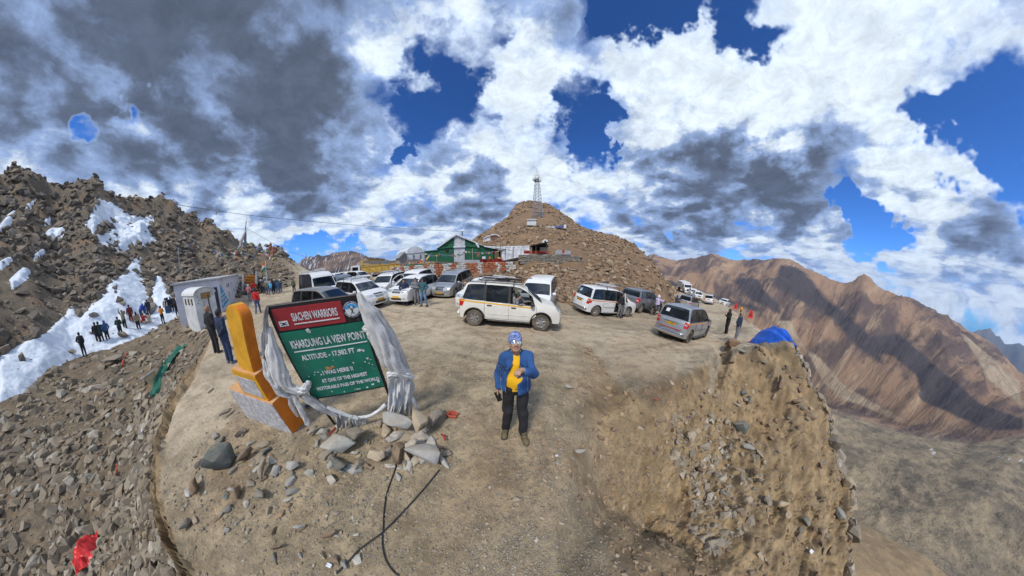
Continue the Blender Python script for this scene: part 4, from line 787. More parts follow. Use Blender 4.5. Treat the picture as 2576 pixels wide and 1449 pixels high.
SPEC = {  # side outline over the roof, rear bumper to front bumper; belt line; pillars
 'mpv': dict(L=4.58, W=1.78, wb=2.75, ax=-.06, r=.335, top=[(-2.24,.30),(-2.27,.52),(-2.24,.72),(-2.16,.98),(-2.06,1.12),(-1.90,1.55),(-1.80,1.69),(-1.62,1.735),(-.9,1.765),(-.1,1.755),(.38,1.69),(.62,1.60),(1.30,1.14),(1.42,1.09),(1.9,.98),(2.14,.86),(2.25,.70),(2.28,.50),(2.25,.28)],
   rg=(4.05,5.85), ws=(11.05,12.25), belt=((-2.1,1.06),(1.35,.98)), sill=.27, pil=(-.98,.02), win0=(-1.86,1.52), win1=1.06, tum=.19),
 'xylo': dict(L=4.52, W=1.85, wb=2.76, ax=-.06, r=.36, top=[(-2.20,.34),(-2.24,.55),(-2.20,.80),(-2.15,1.05),(-2.08,1.20),(-1.97,1.62),(-1.88,1.76),(-1.66,1.82),(-.9,1.86),(-.05,1.85),(.40,1.78),(.66,1.66),(1.28,1.19),(1.42,1.14),(1.85,1.05),(2.08,.94),(2.20,.80),(2.26,.56),(2.22,.34)],
   rg=(4.1,5.8), ws=(11.1,12.2), belt=((-2.1,1.12),(1.3,1.0)), sill=.36, pil=(-1.02,-.02), win0=(-1.92,1.6), win1=1.04, tum=.17),
 'suv': dict(L=4.58, W=1.89, wb=2.70, ax=-.08, r=.36, top=[(-2.20,.36),(-2.25,.56),(-2.22,.85),(-2.16,1.08),(-2.06,1.18),(-1.88,1.55),(-1.74,1.68),(-1.5,1.73),(-.8,1.77),(-.1,1.75),(.30,1.68),(.52,1.60),(1.16,1.20),(1.30,1.16),(1.80,1.08),(2.08,.97),(2.20,.80),(2.26,.56),(2.22,.36)],
   rg=(4.1,5.8), ws=(11.1,12.2), belt=((-2.1,1.16),(1.2,1.06)), sill=.38, pil=(-.92,.0), win0=(-1.80,1.5), win1=.98, tum=.20),
 'crysta': dict(L=4.73, W=1.83, wb=2.75, ax=-.08, r=.35, top=[(-2.30,.30),(-2.35,.52),(-2.31,.76),(-2.24,1.02),(-2.12,1.16),(-1.94,1.58),(-1.84,1.71),(-1.62,1.76),(-.9,1.795),(-.1,1.78),(.34,1.70),(.60,1.60),(1.36,1.16),(1.50,1.12),(1.98,1.04),(2.24,.93),(2.33,.76),(2.37,.50),(2.33,.28)],
   rg=(4.05,5.85), ws=(11.05,12.25), belt=((-2.2,1.12),(1.45,1.0)), sill=.28, pil=(-1.02,.0), win0=(-1.9,1.54), win1=1.12, tum=.21),
 'hatch': dict(L=3.9, W=1.66, wb=2.45, ax=-.02, r=.30, top=[(-1.90,.28),(-1.93,.48),(-1.90,.68),(-1.84,.90),(-1.76,1.02),(-1.50,1.34),(-1.36,1.43),(-1.2,1.46),(-.7,1.50),(-.2,1.49),(.16,1.43),(.34,1.36),(.98,1.0),(1.10,.96),(1.55,.86),(1.78,.76),(1.88,.62),(1.93,.44),(1.90,.26)],
   rg=(4.1,5.8), ws=(11.1,12.2), belt=((-1.8,.95),(1.05,.86)), sill=.25, pil=(-.75,.0), win0=(-1.5,1.28), win1=.78, tum=.18),
 'van': dict(L=5.2, W=1.95, wb=3.0, ax=.05, r=.35, top=[(-2.56,.36),(-2.60,.60),(-2.60,.95),(-2.60,1.22),(-2.60,1.30),(-2.58,2.0),(-2.54,2.42),(-2.40,2.54),(-1.2,2.58),(.6,2.56),(1.15,2.46),(1.36,2.26),(1.86,1.36),(1.98,1.27),(2.30,1.14),(2.50,1.0),(2.58,.82),(2.62,.58),(2.58,.36)],
   rg=(4.1,5.3), ws=(11.15,12.15), belt=((-2.5,1.25),(1.7,1.12)), sill=.36, pil=(-1.0,.4), win0=(-2.35,1.86), win1=1.5, tum=.16),
}
def car(kind, name, label, body, loc, head, cat='car', group=None, doors_open=None, open_front_glass=False, rack=None, stripe=None, plate=None, sticker=None, lite=False, rim=None, seats=True, far=False, tilt=True, two_tone=None, brake=False, lampc=None):
    S = SPEC[kind]; Wd = S['W']/2; L2 = S['L']/2; top = S['top']; K = len(top)-1; belt = S['belt']; r = S['r']
    def zb(x): return float(np.interp(x, (belt[0][0], belt[1][0]), (belt[0][1], belt[1][1])))
    zroof = max(p[1] for p in top)
    def hw(x, z):
        w = Wd-.035*sstep(.75, .3, z)-.012*sstep(.8, 1.05, z); b = zb(x)
        if z > b: w -= S['tum']*((z-b)/(zroof-b))**1.15+.012
        u = max(0., (abs(x)-L2*.70)/(L2*.30)); return float(w-(.17 if x > 0 else .10)*min(u, 1.1)**2.2)
    tx = np.array([p[0] for p in top]); tz = np.array([p[1] for p in top]); tk = np.arange(K+1)
    def P(t, s):
        """point of the skin that runs over the roof: t along the outline, s across (-1..1)"""
        x = float(np.interp(t, tk, tx)); z = float(np.interp(t, tk, tz))
        endf = sstep(L2*.78, L2, abs(x)); x -= math.copysign(1, x)*float(endf)*.16*abs(s)**3.2 if abs(x) > L2*.6 else 0
        crown = .045 if z > zb(x)+.05 else .02
        if 12 <= t <= 16: crown = .03
        z2 = z-crown*abs(s)**5*(1 if z > .9 else .2); return (x, s*hw(x, z2), z2)
    ch_, sh_ = math.cos(head), math.sin(head); wq_ = [(a*S['wb']/2, b*(Wd-.13)) for a in (-1, 1) for b in (-1, 1)]; z4 = [gz(loc[0]+a*ch_-b*sh_, loc[1]+a*sh_+b*ch_) for a, b in wq_]      # stands on its four wheels
    ga = max(-.11, min(.11, ((z4[2]+z4[3])-(z4[0]+z4[1]))/2/S['wb'])); gb = max(-.07, min(.07, ((z4[1]+z4[3])-(z4[0]+z4[2]))/2/(2*Wd-.26))); n = Vector((-ga*ch_+gb*sh_, -ga*sh_-gb*ch_, 1)).normalized(); loc = (loc[0], loc[1], sum(z4)/4+.005)
    f = Vector((math.cos(head), math.sin(head), 0)); f = (f-n*f.dot(n)).normalized(); lft = n.cross(f); Mx = Matrix.Translation(Vector(tuple(map(float, loc)))) @ Matrix((f, lft, n)).transposed().to_4x4()
    root = empty(name, None, label, cat, group, mat=Mx)
    # skin over the top
    nt = 46 if not far else 24; tt = sorted(set(np.round(np.concatenate([np.linspace(0, K, nt), [S['rg'][0], S['rg'][1], S['ws'][0], S['ws'][1]], tk]), 3))); ss = [-1, -.94, -.86, -.6, -.3, 0, .3, .6, .86, .94, 1] if not far else [-1, -.9, -.5, 0, .5, .9, 1]
    g = [[P(t, s) for s in ss] for t in tt]; ns = len(ss); V = [p for row in g for p in row]; body_f, wind_f, rear_f = [], [], []
    for i in range(len(tt)-1):
        for j in range(ns-1):
            q = (i*ns+j, i*ns+j+1, (i+1)*ns+j+1, (i+1)*ns+j); tm = (tt[i]+tt[i+1])/2; sm = abs(ss[j]+ss[j+1])/2
            (wind_f if S['ws'][0] < tm < S['ws'][1] and sm < .9 else rear_f if S['rg'][0] < tm < S['rg'][1] and sm < .9 else body_f).append(q)
    # sides: outline with wheel arches, windows and doors cut along their own lines
    out = [P(t, 1)[0::2] for t in tt]; xr, xf = S['ax']-S['wb']/2, S['ax']+S['wb']/2; ra = r+.075; sill = S['sill']; bot = []
    bot.append((out[-1][0], out[-1][1]))
    def arch(xc): return [(xc+ra*math.cos(a), max(sill, r+ra*math.sin(a))) for a in np.linspace(math.asin((sill-r)/ra), math.pi-math.asin((sill-r)/ra), 16 if not far else 8)]
    bot += arch(xf)+[(xf-ra-.3, sill), (0, sill-.01), (xr+ra+.3, sill)]+arch(xr); poly = out[::-1]; poly = [p for k_, p in enumerate(out)]; loop = poly+bot[1:]
    b0 = .035
    def ztop(x):
        i_ = np.argsort([p[0] for p in top[5:13]]); return float(np.interp(x, tx[4:14], tz[4:14]))
    wins = []; p1, p2 = S['pil']; w0, w1 = S['win0'][0], S['win1']; ins = .085
    def win(xa, xb, slope_a=0., slope_b=0.):
        xs = np.linspace(xa, xb, 7); lo = [(x, zb(x)+b0) for x in xs]; up = [(x, max(zb(x)+b0+.01, ztop(x)-ins-.02)) for x in xs[::-1]]; return lo+up
    w_rear = [(w0-.03, zb(w0)+b0+.02)]+[(x, zb(x)+b0) for x in np.linspace(w0+.05, p1-.045, 5)]+[(x, ztop(x)-ins) for x in np.linspace(p1-.045, w0+.16, 6)]
    w_mid = win(p1+.045, p2-.045)
    xa = p2+.045; xe = w1-.02; xs = np.linspace(xa, xe, 9); w_front = [(x, zb(x)+b0) for x in xs]+[(x, max(zb(x)+b0+.008, ztop(x)-ins)) for x in xs[::-1][1:]]
    wins = [w_rear, w_mid, w_front]
    def dpoly(xa, xb, lowa): 
        lo = [(x, sill+.05) for x in np.linspace(xa, xb, 6)]
        return lo
    da, db, dc = p1, p2, w1+.06
    d_mid = [(max(da, xr+ra+.02) if False else da, zb(da)+b0*.3)]+[(da, .95), (max(da, xr+ra*.95), r+ra*.55), (xr+ra+.06, sill+.045), (db, sill+.045), (db, zb(db)+b0*.3)]
    d_frt = [(db, sill+.045), (min(dc, xf-ra-.05), sill+.045), (dc, .62), (dc, zb(dc)-.03), (dc-.04, zb(dc)+b0*.3), (db, zb(db)+b0*.3)]
    # triangulate
    pts = []; edges = []; 
    def addloop(lp, n_=None):
        o_ = len(pts); pts.extend([Vector(p) for p in lp]); edges.extend([(o_+k_, o_+(k_+1) % len(lp)) for k_ in range(len(lp))]); return lp
    addloop(loop); [addloop(w) for w in wins]; addloop(d_mid); addloop(d_frt)
    gs = .16 if not far else .3
    for x in np.arange(-L2, L2, gs):
        for z in np.arange(sill+.05, zroof, gs):
            if inpoly(np.array([x]), np.array([z]), loop)[0] > .05 and all(abs(inpoly(np.array([x]), np.array([z]), w)[0]) > .035 for w in wins): pts.append(Vector((x, z)))
    vo, eo, fo, *_ = geometry.delaunay_2d_cdt(pts, edges, [], 0, 1e-4)
    V2_ = [(v.x, v.y) for v in vo]; ce = np.array([[sum(V2_[i][0] for i in f_)/3, sum(V2_[i][1] for i in f_)/3] for f_ in fo])
    inside = inpoly(ce[:, 0], ce[:, 1], loop) > 0; wm = [inpoly(ce[:, 0], ce[:, 1], w) > 0 for w in wins]; dm_ = inpoly(ce[:, 0], ce[:, 1], d_mid) > 0; df_ = inpoly(ce[:, 0], ce[:, 1], d_frt) > 0
    def side(mask, sgn, off=0.0):
        mb = MB(); used = {}; fs = []
        for f_, k_ in zip(fo, mask):
            if not k_: continue
            q = []
            for i in f_:
                if i not in used: used[i] = len(used)
                q.append(used[i])
            fs.append(q if sgn < 0 else q[::-1])
        vs = [None]*len(used)
        for i, j in used.items(): x, z = V2_[i]; vs[j] = (x, sgn*(hw(x, z)+off), z)
        return vs, fs
    def seg(mask_fs, nm, mt, parent, auto=28): 
        mb = MB(); [mb.add(v_, f_) for v_, f_ in mask_fs]
        return mb.build(nm, mt, parent, auto=auto)
    bm_ = MB(); used = sorted({i for q in body_f for i in q}); mp = {i: k_ for k_, i in enumerate(used)}; bm_.add([V[i] for i in used], [[mp[i] for i in q] for q in body_f])
    rest = inside & ~wm[0] & ~wm[1] & ~wm[2] & ~dm_ & ~df_
    for sg in (-1, 1): bm_.add(*side(rest, sg))
    me = bm_.mesh('body', [body]); bm2 = bmesh.new(); bm2.from_mesh(me); bmesh.ops.remove_doubles(bm2, verts=bm2.verts, dist=.0015); bmesh.ops.recalc_face_normals(bm2, faces=bm2.faces); bm2.to_mesh(me); bm2.free(); set_auto(me, 30); obj('body', me, root)
    for lst, nm, mt in ((wind_f, 'windscreen', m_wind), (rear_f, 'rear_window', m_glass_d)):
        used = sorted({i for q in lst for i in q}); mp = {i: k_ for k_, i in enumerate(used)}; MB().add([V[i] for i in used], [[mp[i] for i in q] for q in lst]).build(nm, mt, root, smooth=True)
    for sg in (-1, 1):
        for k_, (msk, nm) in enumerate(((wm[0], 'window'), (wm[1], 'window'), (wm[2], 'window'))):
            if k_ == 2 and open_front_glass and sg < 0: continue
            if not far or k_ < 3: seg([side(msk & inside, sg, -.006)], nm, m_glass_d if k_ == 0 else m_glass, root)
            # rubber surround
        for k_, (msk, hx, dx) in enumerate(((dm_, db, da), (df_, dc, db))):
            vs, fs = side(msk, sg, .004); d_ = MB().add(vs, fs)
            isopen = doors_open and (k_, sg) in doors_open
            if isopen:   # a swung door carries its own inner skin and window frame
                d_.add([(v_[0], v_[1]-sg*.07, v_[2]) for v_ in vs], [q[::-1] for q in fs])
                wp = wins[1+k_]; fr = [(x, sg*(hw(x, z)-.02), z) for x, z in wp]; d_.tube(fr+[fr[0]], .028, 4, cap=False)
            do = d_.build('door', body, root, auto=28)
            hx_ = (dx+.20 if True else 0); hz = zb(hx_)-.13
            MB().box((hx_, sg*(hw(hx_, hz)+.022), hz), (.20, .035, .045), bev=.012).build('door_handle', m_black if kind == 'xylo' else body, do)
            if isopen:
                a = sg*doors_open[(k_, sg)]; piv = Vector((hx, sg*hw(hx, .8), 0)); do.matrix_local = Matrix.Translation(piv) @ Matrix.Rotation(a, 4, 'Z') @ Matrix.Translation(-piv)
    for sg in (-1, 1):
        for x0 in (p1, p2):
            zz = np.linspace(zb(x0)+b0, ztop(x0)-ins, 5); MB().add([(x0+a, sg*(hw(x0+a, z)+.007), z) for z in zz for a in (-.05, .05)], [(2*i, 2*i+1, 2*i+3, 2*i+2) for i in range(4)]).build('window_pillar', m_black, root)
    if not far:
        for sg in (-1, 1):      # shut lines and window rubbers
            sm_ = MB()
            for lp in (d_mid, d_frt):
                q = [(x, sg*(hw(x, z)+.0045), z) for x, z in lp]; q2 = []
                for a_, b_ in zip(q, q[1:]+q[:1]): q2 += [tuple(np.array(a_)*(1-t_)+np.array(b_)*t_) for t_ in (0, .33, .66)]
                q2 = [(p_[0], sg*(hw(p_[0], p_[2])+.003), p_[2]) for p_ in q2]; sm_.tube(q2+[q2[0]], .0065, 3, cap=False)
            for w in wins:
                q = [(x, sg*(hw(x, z)+.0), z) for x, z in w]; sm_.tube(q+[q[0]], .016, 4, cap=False)
            sm_.build('door_seam', m_black, root)
    # wheels
    rm = rim or m_rim
    for xc in (xf, xr):
        for sg in (-1, 1):
            c = (xc, sg*(Wd-.13), r); w_ = MB().lathe([(r*.60, -.10), (r*.90, -.105), (r*.98, -.08), (r, -.04), (r, .04), (r*.98, .08), (r*.90, .105), (r*.60, .10), (r*.60, -.10)], c, (0, 1, 0), 28 if not far else 14).build('wheel', m_tyre, root, auto=35)
            ri = MB(); o_ = sg*.085; R_ = r*.62; ri.lathe([(R_, o_*1.1), (R_*.9, o_*1.15), (R_*.88, o_*.5), (R_*.3, o_*.35)], c, (0, 1, 0), 20)
            if not far:
                for k_ in range(5 if kind != 'xylo' else 6):
                    a = 2*math.pi*k_/(5 if kind != 'xylo' else 6)+.3; d_ = Vector((math.cos(a), 0, math.sin(a))); m2 = Vector(c)+d_*R_*.55+Vector((0, o_*.95, 0)); ri.box(m2, (R_*.72, .035, R_*.30), R=Ry(-a), bev=.012)
            ri.lathe([(R_*.34, o_*.8), (R_*.34, o_*1.1), (.005, o_*1.2)], c, (0, 1, 0), 12); ri.build('rim', rm, w_, auto=35)
    for xc in (xf, xr):
        for sg in (-1, 1):
            a_ = arch(xc)
            if kind == 'xylo' or kind == 'suv': MB().tube([(x, sg*(hw(x, z)+.004), z) for x, z in a_], .028, 5).build('wheel_arch', m_black, root, smooth=True)
    ch = MB(); ch.box((0, 0, .42), (S['L']*.62-.55, S['W']-.20, .18)); ch.box((S['ax'], 0, .55), (S['L']*.93, S['W']-.62, .34))
    for xc in (xf, xr):
        for sg in (-1, 1):
            a_ = arch(xc); n_ = len(a_); ch.add([(x, sg*(hw(x, z)-.012), z) for x, z in a_]+[(x, sg*(Wd-.36), z) for x, z in a_], [(i, i+1, n_+i+1, n_+i) for i in range(n_-1)]+[tuple(range(n_, 2*n_))])
    ch.build('underbody', m_dark, root)
    if seats:
        ms = m_seatl if kind == 'xylo' else m_seat
        for x0 in ((.42, -.5, -1.3) if kind not in ('hatch',) else (.25, -.65)):
            for y0 in (-.38, .38):
                st = MB(); st.box((x0, y0, .72), (.5, .48, .16), bev=.04); st.box((x0-.24, y0, 1.02), (.14, .46, .56), R=Ry(-.14), bev=.05); st.box((x0-.31, y0, 1.36), (.09, .24, .17), bev=.03).build('seat', ms, root)
        MB().box((S['ws'][0]*0+w1-.02, 0, zb(w1)-.10), (.34, S['W']-.34, .26), bev=.05).build('dashboard', m_black, root)
        MB().tube([(w1-.33+.03*math.cos(a), -.38+.18*math.sin(a), zb(w1)-.0+.17*math.cos(a)) for a in np.linspace(0, 6.28, 15)], .014, 5, cap=False).build('steering_wheel', m_black, root)
    # nose
    def tz_(z, front=True):
        rngk = range(13, K) if front else range(0, 5)
        for k_ in rngk:
            a_, b_ = tz[k_], tz[k_+1]
            if min(a_, b_) <= z <= max(a_, b_): return k_+(z-a_)/(b_-a_)
        return K-1 if front else 2
    def patch(z0, z1, s0, s1, nm, mt, off=.012, front=True, shear=0., n_=5, parent=None, th=.0):
        v_ = []; 
        for i in range(n_):
            z = z0+(z1-z0)*i/(n_-1)
            for j in range(n_):
                s = s0+(s1-s0)*j/(n_-1)+shear*(i/(n_-1)); p = P(tz_(z, front), s); v_.append((p[0]+(off if front else -off), p[1]+math.copysign(off*.6, p[1]) if abs(s) > .8 else p[1], p[2]))
        fs = [(i*n_+j, i*n_+j+1, (i+1)*n_+j+1, (i+1)*n_+j) for i in range(n_-1) for j in range(n_-1)]
        return MB().add(v_, fs).build(nm, mt, parent or root, smooth=True)
    zg = tz[14]
    if kind != 'van':
        gl = patch(zg-.25, zg-.03, -.42, .42, 'grille', m_black, .012)
        if not far:
            for k_ in range(3): patch(zg-.22+.07*k_, zg-.195+.07*k_, -.40, .40, 'grille_bar', m_chrome, .02, parent=gl, n_=3)
            MB().lathe([(.055, 0), (.055, .012), (.03, .016)], P(tz_(zg-.10), 0), (1, 0, 0), 12).build('emblem', m_chrome, root)
    else:
        gl = patch(.72, .95, -.55, .55, 'grille', m_black, .012)
    for sg in (-1, 1):
        hl = patch(zg-.20, zg-.04, sg*.50, sg*.97, 'headlight', m_clear, .010)
        if not far: MB().ball(P(tz_(zg-.12), sg*.72), (.03, .055, .055), 8).build('bulb', m_chrome, hl)
    patch(.36, .50, -.55, .55, 'air_intake', m_black, .012)
    if not far:
        for sg in (-1, 1): patch(.40, .50, sg*.68, sg*.84, 'fog_lamp', m_clear, .012)
    def plate_(p, front):
        pl = MB().box((p[0]+(.02 if front else -.02), 0, p[2]), (.012, .50, .12)).build('number_plate', m_plate if plate is not False else m_whitep, root)
        if plate and not far:
            a = Matrix.Rotation(math.pi/2 if front else -math.pi/2, 4, 'Z') @ Matrix.Rotation(math.pi/2, 4, 'X'); lettering(plate, m_ink, pl, Matrix.Translation((p[0]+(.028 if front else -.028), 0, p[2])) @ a, .105, off=.002, depth=.001, name='registration')
    plate_(P(tz_(.56), 0), True); plate_(P(tz_(.86 if kind != 'van' else .7, False), 0), False)
    # tail
    zt = zb(-2)
    for sg in (-1, 1):
        tl = patch(.78, zt+.02, sg*.80, sg*1.0, 'tail_light', m_red, .012, False)
        xs = np.linspace(tx[3]+.06, tx[3]+.30, 3); MB().add([(x, sg*(hw(x, z)+.008), z) for z in (.84, .95, zt+.0) for x in (xs[0], xs[1], xs[2]-(zt-z)*.35)], [(0,1,4,3),(1,2,5,4),(3,4,7,6),(4,5,8,7)]).build('lamp_side', m_red, tl)
        if not far: patch(.92, .99, sg*.82, sg*.98, 'reverse_lamp', m_clear, .018, False, n_=3, parent=tl)
    b_ = MB(); pts_ = [P(tz_(.50, False), s) for s in np.linspace(-.98, .98, 9)]; b_.tube([(p[0]-.05, p[1], p[2]) for p in pts_], .045, 6); b_.build('rear_bumper', body if kind not in ('mpv',) else m_chrome, root, smooth=True)
    MB().box((P(tz_(.92, False), 0)[0]-.02, 0, .965), (.02, .74, .035), bev=.006).build('tailgate_trim', m_chrome if kind != 'xylo' else m_black, root)
    if not far:
        wq = [P(4.15+.5*k_, .1+.5*0) for k_ in (0, 1)]; MB().tube([np.array(P(4.05, -.05))+(-.02, 0, .0), np.array(P(4.55, .38))+(-.02, 0, .02)], .010, 4).build('rear_wiper', m_black, root)
        for y0 in (-.55, .0): MB().tube([np.array(P(12.2, y0))+(.02, 0, .015), np.array(P(11.75, y0+.48))+(.01, 0, .02)], .009, 4).build('wiper', m_black, root)
    # mirrors
    for sg in (-1, 1):
        x0 = w1-.12; c = (x0, sg*(hw(x0, zb(x0)+.06)+.12), zb(x0)+.10); mi = MB().box(c, (.14, .22, .16), bev=.045).build('wing_mirror', m_black if kind == 'xylo' else body, root, auto=60)
        MB().box((c[0]-.073, c[1], c[2]), (.006, .16, .11)).build('mirror_glass', m_chrome, mi)
    if kind in ('xylo', 'suv', 'mpv', 'crysta') and not far:
        for sg in (-1, 1):
            MB().box((0, sg*(Wd-.01), sill-.03), (1.75, .14, .05), bev=.02).build('side_step', m_black, root)
            q = [(x, sg*(hw(x, .60)+.008), .60) for x in np.linspace(xr+ra+.1, xf-ra-.1, 7)]; MB().tube(q, .012, 4).build('side_moulding', m_black if kind == 'mpv' else body, root)
    MB().tube([(-1.5, 0, zroof-.03), (-1.62, 0, zroof+.19)], .006, 4).build('aerial', m_black, root)
    if stripe:
        for sg in (-1, 1):
            xs = np.linspace(-L2+.12, w1-.10, 14); v_ = []
            for x in xs: z = zb(x)-.025; v_ += [(x, sg*(hw(x, z-.05)+.0085), z-.055), (x, sg*(hw(x, z)+.0085), z+.0)]
            MB().add(v_, [(2*i, 2*i+2, 2*i+3, 2*i+1) for i in range(len(xs)-1)]).build('side_stripe', stripe, root)
    if rack == 'bars':
        rk = MB()
        for y0 in (-.48, -.18, .18, .5): rk.box((-.25, y0, zroof+.13), (1.5 if abs(y0) < .4 else 1.3, .10, .035), bev=.01)
        rk.build('roof_carrier', M('pale_aluminium', (.58,.60,.62), .4, .5), root); rb = MB()
        for x0 in (-.75, .25): rb.box((x0, 0, zroof+.09), (.05, 1.36, .03), bev=.008); [rb.tube([(x0, sg*.66, zroof+.09), (x0, sg*(hw(x0, zroof-.12)+.01), zroof-.12), (x0, sg*(hw(x0, zroof-.26)+.006), zroof-.26)], .018, 4) for sg in (-1, 1)]
        rb.build('carrier_strap', m_black, root)
    elif rack == 'basket':
        rk = MB(); x0, x1, y0 = -1.35, .42, .60; zz = zroof+.06
        for z_ in (zz, zz+.13):
            rk.tube([(x0, -y0, z_), (x1, -y0, z_), (x1+.1, 0, z_), (x1, y0, z_), (x0, y0, z_), (x0, -y0, z_)], .017, 5)
        for x_ in np.linspace(x0, x1, 7): rk.tube([(x_, -y0, zz+.13), (x_, -y0, zz), (x_, y0, zz), (x_, y0, zz+.13)], .011, 4)
        for y_ in (-.3, 0, .3): rk.tube([(x0, y_, zz), (x1, y_, zz)], .011, 4)
        rk.build('roof_basket', m_black, root, smooth=True); rb = MB()
        for x_ in (-1.05, .12):
            for sg in (-1, 1): rb.tube([(x_, sg*.58, zz), (x_, sg*(hw(x_, zroof-.07)+.012), zroof-.05), (x_, sg*(hw(x_, zroof-.22)+.008), zroof-.22)], .024, 4)
        rb.tube([(-1.8, -.66, zroof-.02), (.5, -.68, zroof-.01)], .015, 4); rb.build('carrier_strap', m_black, root)
        MB().box((-.35, .1, zz+.16), (1.0, .5, .03), R=Ry(.04)).build('roof_sheet', M('pale_tarp_sheet', (.45,.45,.44), .7), root); MB().tube([(-1.5, .62, zz+.10), (.9, .66, zz+.12)], .03, 6).build('rolled_load', M('dull_brown_roll', (.22,.19,.15), .9), root)
    elif rack == 'van':
        rk = MB(); zz = zroof+.03
        for y0 in (-.72, -.36, 0, .36, .72): rk.box((-.9, y0, zz+.06), (3.0, .05, .03))
        for x0 in (-2.3, -1.4, -.5, .4): rk.box((x0, 0, zz+.03), (.05, 1.5, .04))
        rk.tube([(.6, -.74, zz+.15), (-2.4, -.74, zz+.15)], .02, 5); rk.tube([(.6, .74, zz+.15), (-2.4, .74, zz+.15)], .02, 5); rk.build('roof_carrier', M('white_rack', (.66,.67,.68), .5), root)
    if sticker:
        st_ = patch(zt+.22, zt+.40, sticker[0], sticker[0]+.22, 'window_sticker', m_whitep, .014, False, n_=3) if False else None
        a_ = P(4.55, sticker[0]); b2 = P(4.95, sticker[0]); c_ = P(4.95, sticker[0]+.26); d_ = P(4.55, sticker[0]+.26); o_ = MB().add([(p[0]-.012, p[1], p[2]+.004) for p in (a_, b2, c_, d_)], [(0, 1, 2, 3)]).build('window_sticker', m_whitep, root)
        if sticker[1]:
            t0, t1 = 4.76, 4.94; q = [P(t0, sticker[0]+.01), P(t1, sticker[0]+.01), P(t1, sticker[0]+.25), P(t0, sticker[0]+.25)]; MB().add([(p[0]-.017, p[1], p[2]+.006) for p in q], [(0, 1, 2, 3)]).build('sticker_print', m_blue_s, o_)
    return root, Mx, S, hw, zb
def from_axle(rear, front, S, side=-1):
    """centre and heading of a car from two ground points under its wheels on one side"""
    a, b = np.array(rear), np.array(front); h_ = math.atan2(b[1]-a[1], b[0]-a[0]); m_ = (a+b)/2; s = SPEC[S]; nx, ny = -math.sin(h_), math.cos(h_)
    c = m_[:2]-np.array([nx, ny])*side*(s['W']/2-.13)-np.array([math.cos(h_), math.sin(h_)])*s['ax']; return c, h_
def place(c, h_): z = roadz(c[0], c[1]); return (c[0], c[1], float(z)+.01), h_
# ------------------------------------------------------------------ the parked and passing cars
c, h_ = from_axle((-1.60, 7.76), (1.16, 7.60), 'xylo'); loc, h_ = place(c, h_)
XY, XYM, XYS, XYhw, XYzb = car('xylo', 'parked_car', 'cream tall family car side-on with yellow side stripe, black roof basket and driver leaning out', m_cream_p, loc, h_, open_front_glass=True, rack='basket', stripe=m_yel, plate='JK10 4117')
def carat(kind, name, label, body, px, py, head, z=None, ref='centre', **k):
    """car whose ground contact in the photo is known: ref rear/front axle centre or centre"""
    h = hit(px, py); S = SPEC[kind]; hd = math.atan2(-h[1], -h[0])+math.radians(head); dx = {'centre': 0, 'front': -S['L']/2, 'rear': S['L']/2, 'faxle': -(S['ax']+S['wb']/2), 'raxle': -(S['ax']-S['wb']/2)}[ref]
    c = (h[0]+math.cos(hd)*dx, h[1]+math.sin(hd)*dx); zz = gz(*c) if z is None else z; return car(kind, name, label, body, (c[0], c[1], zz+.01), hd, **k)
c, h_ = from_axle((5.0, 10.95), (7.65, 11.6), 'mpv'); loc, h_ = place(c, h_)
WI = car('mpv', 'parked_car', 'white family car seen from behind, front door open, pale bars on its roof', m_white, loc, h_, doors_open={(1, -1): -.62}, rack='bars', stripe=m_org, plate='JK10A 2843', sticker=(.30, True))
c, h_ = from_axle((8.5, 7.15), (11.1, 7.9), 'mpv'); loc, h_ = place(c, h_)
SI = car('mpv', 'parked_car', 'silver family car seen from behind with white paper in its rear window, nearest the drop', m_silver, loc, math.radians(20), stripe=m_org, plate='JK10 3873', sticker=(.40, False), rim=m_steelrim)
bl = MB(); S_ = SI[2]
for z_, mt_ in ((.66, m_red),): MB().box((-2.27, 0, z_), (.02, 1.25, .035), bev=.005).build('reflective_strip', mt_, SI[0])
MB().box((-2.40, 0, .43), (.05, 1.5, .10), bev=.02).build('bumper_bar', m_chrome, SI[0])
carat('suv', 'parked_car', 'steel grey off-road car from behind with tall red tail lamps, beside the rocky slope', m_grey_p, 1586, 779, 148, ref='raxle', plate='JK10 6120')
carat('mpv', 'parked_car', 'silver family car facing us under the painted wall, right of the three men', m_silver, 1122, 746, -32, ref='faxle', plate='JK10 8125')
carat('crysta', 'parked_car', 'white family car with black grille behind the three standing men', m_white, 1022, 762, -38, ref='faxle', plate=None)
carat('mpv', 'parked_car', 'white family car turned slightly left with an open door, left of the three men', m_white, 962, 746, -32, ref='faxle', doors_open={(1, 1): -.9}, rack='bars', plate='JK10 5306')
carat('mpv', 'parked_car', 'white family car with roof carrier directly above the dark top edge of the green sign', m_white, 962, 774, 38, ref='front', rack='bars', plate='JK10 1966')
carat('van', 'parked_van', 'white high-roof van with long roof rack at the left of the parking place', m_white, 838, 768, 22, ref='front', cat='van', rack='van', seats=True, plate='JK10 2290')
carat('mpv', 'parked_car', 'grey beige car half hidden behind the left top corner of the green sign', m_greyb, 897, 800, 48, ref='front', plate='JK10 7740')
carat('crysta', 'parked_car', 'dark grey car with an open door wedged between white van and white cars', m_grey_p, 890, 742, 20, ref='front', doors_open={(1, 1): -.8}, plate=None)
carat('suv', 'parked_car', 'white boxy off-road car with flat roof behind the white car of the three men', m_white, 1045, 728, -34, ref='centre', plate=None)
carat('mpv', 'parked_car', 'white car facing us right behind the bonnet of the cream car', m_white, 1345, 792, -12, ref='faxle', plate=None)
carat('mpv', 'parked_car', 'white car parked behind the roof basket of the cream car, only its roof showing', m_white, 1225, 768, -30, ref='centre', plate=None)
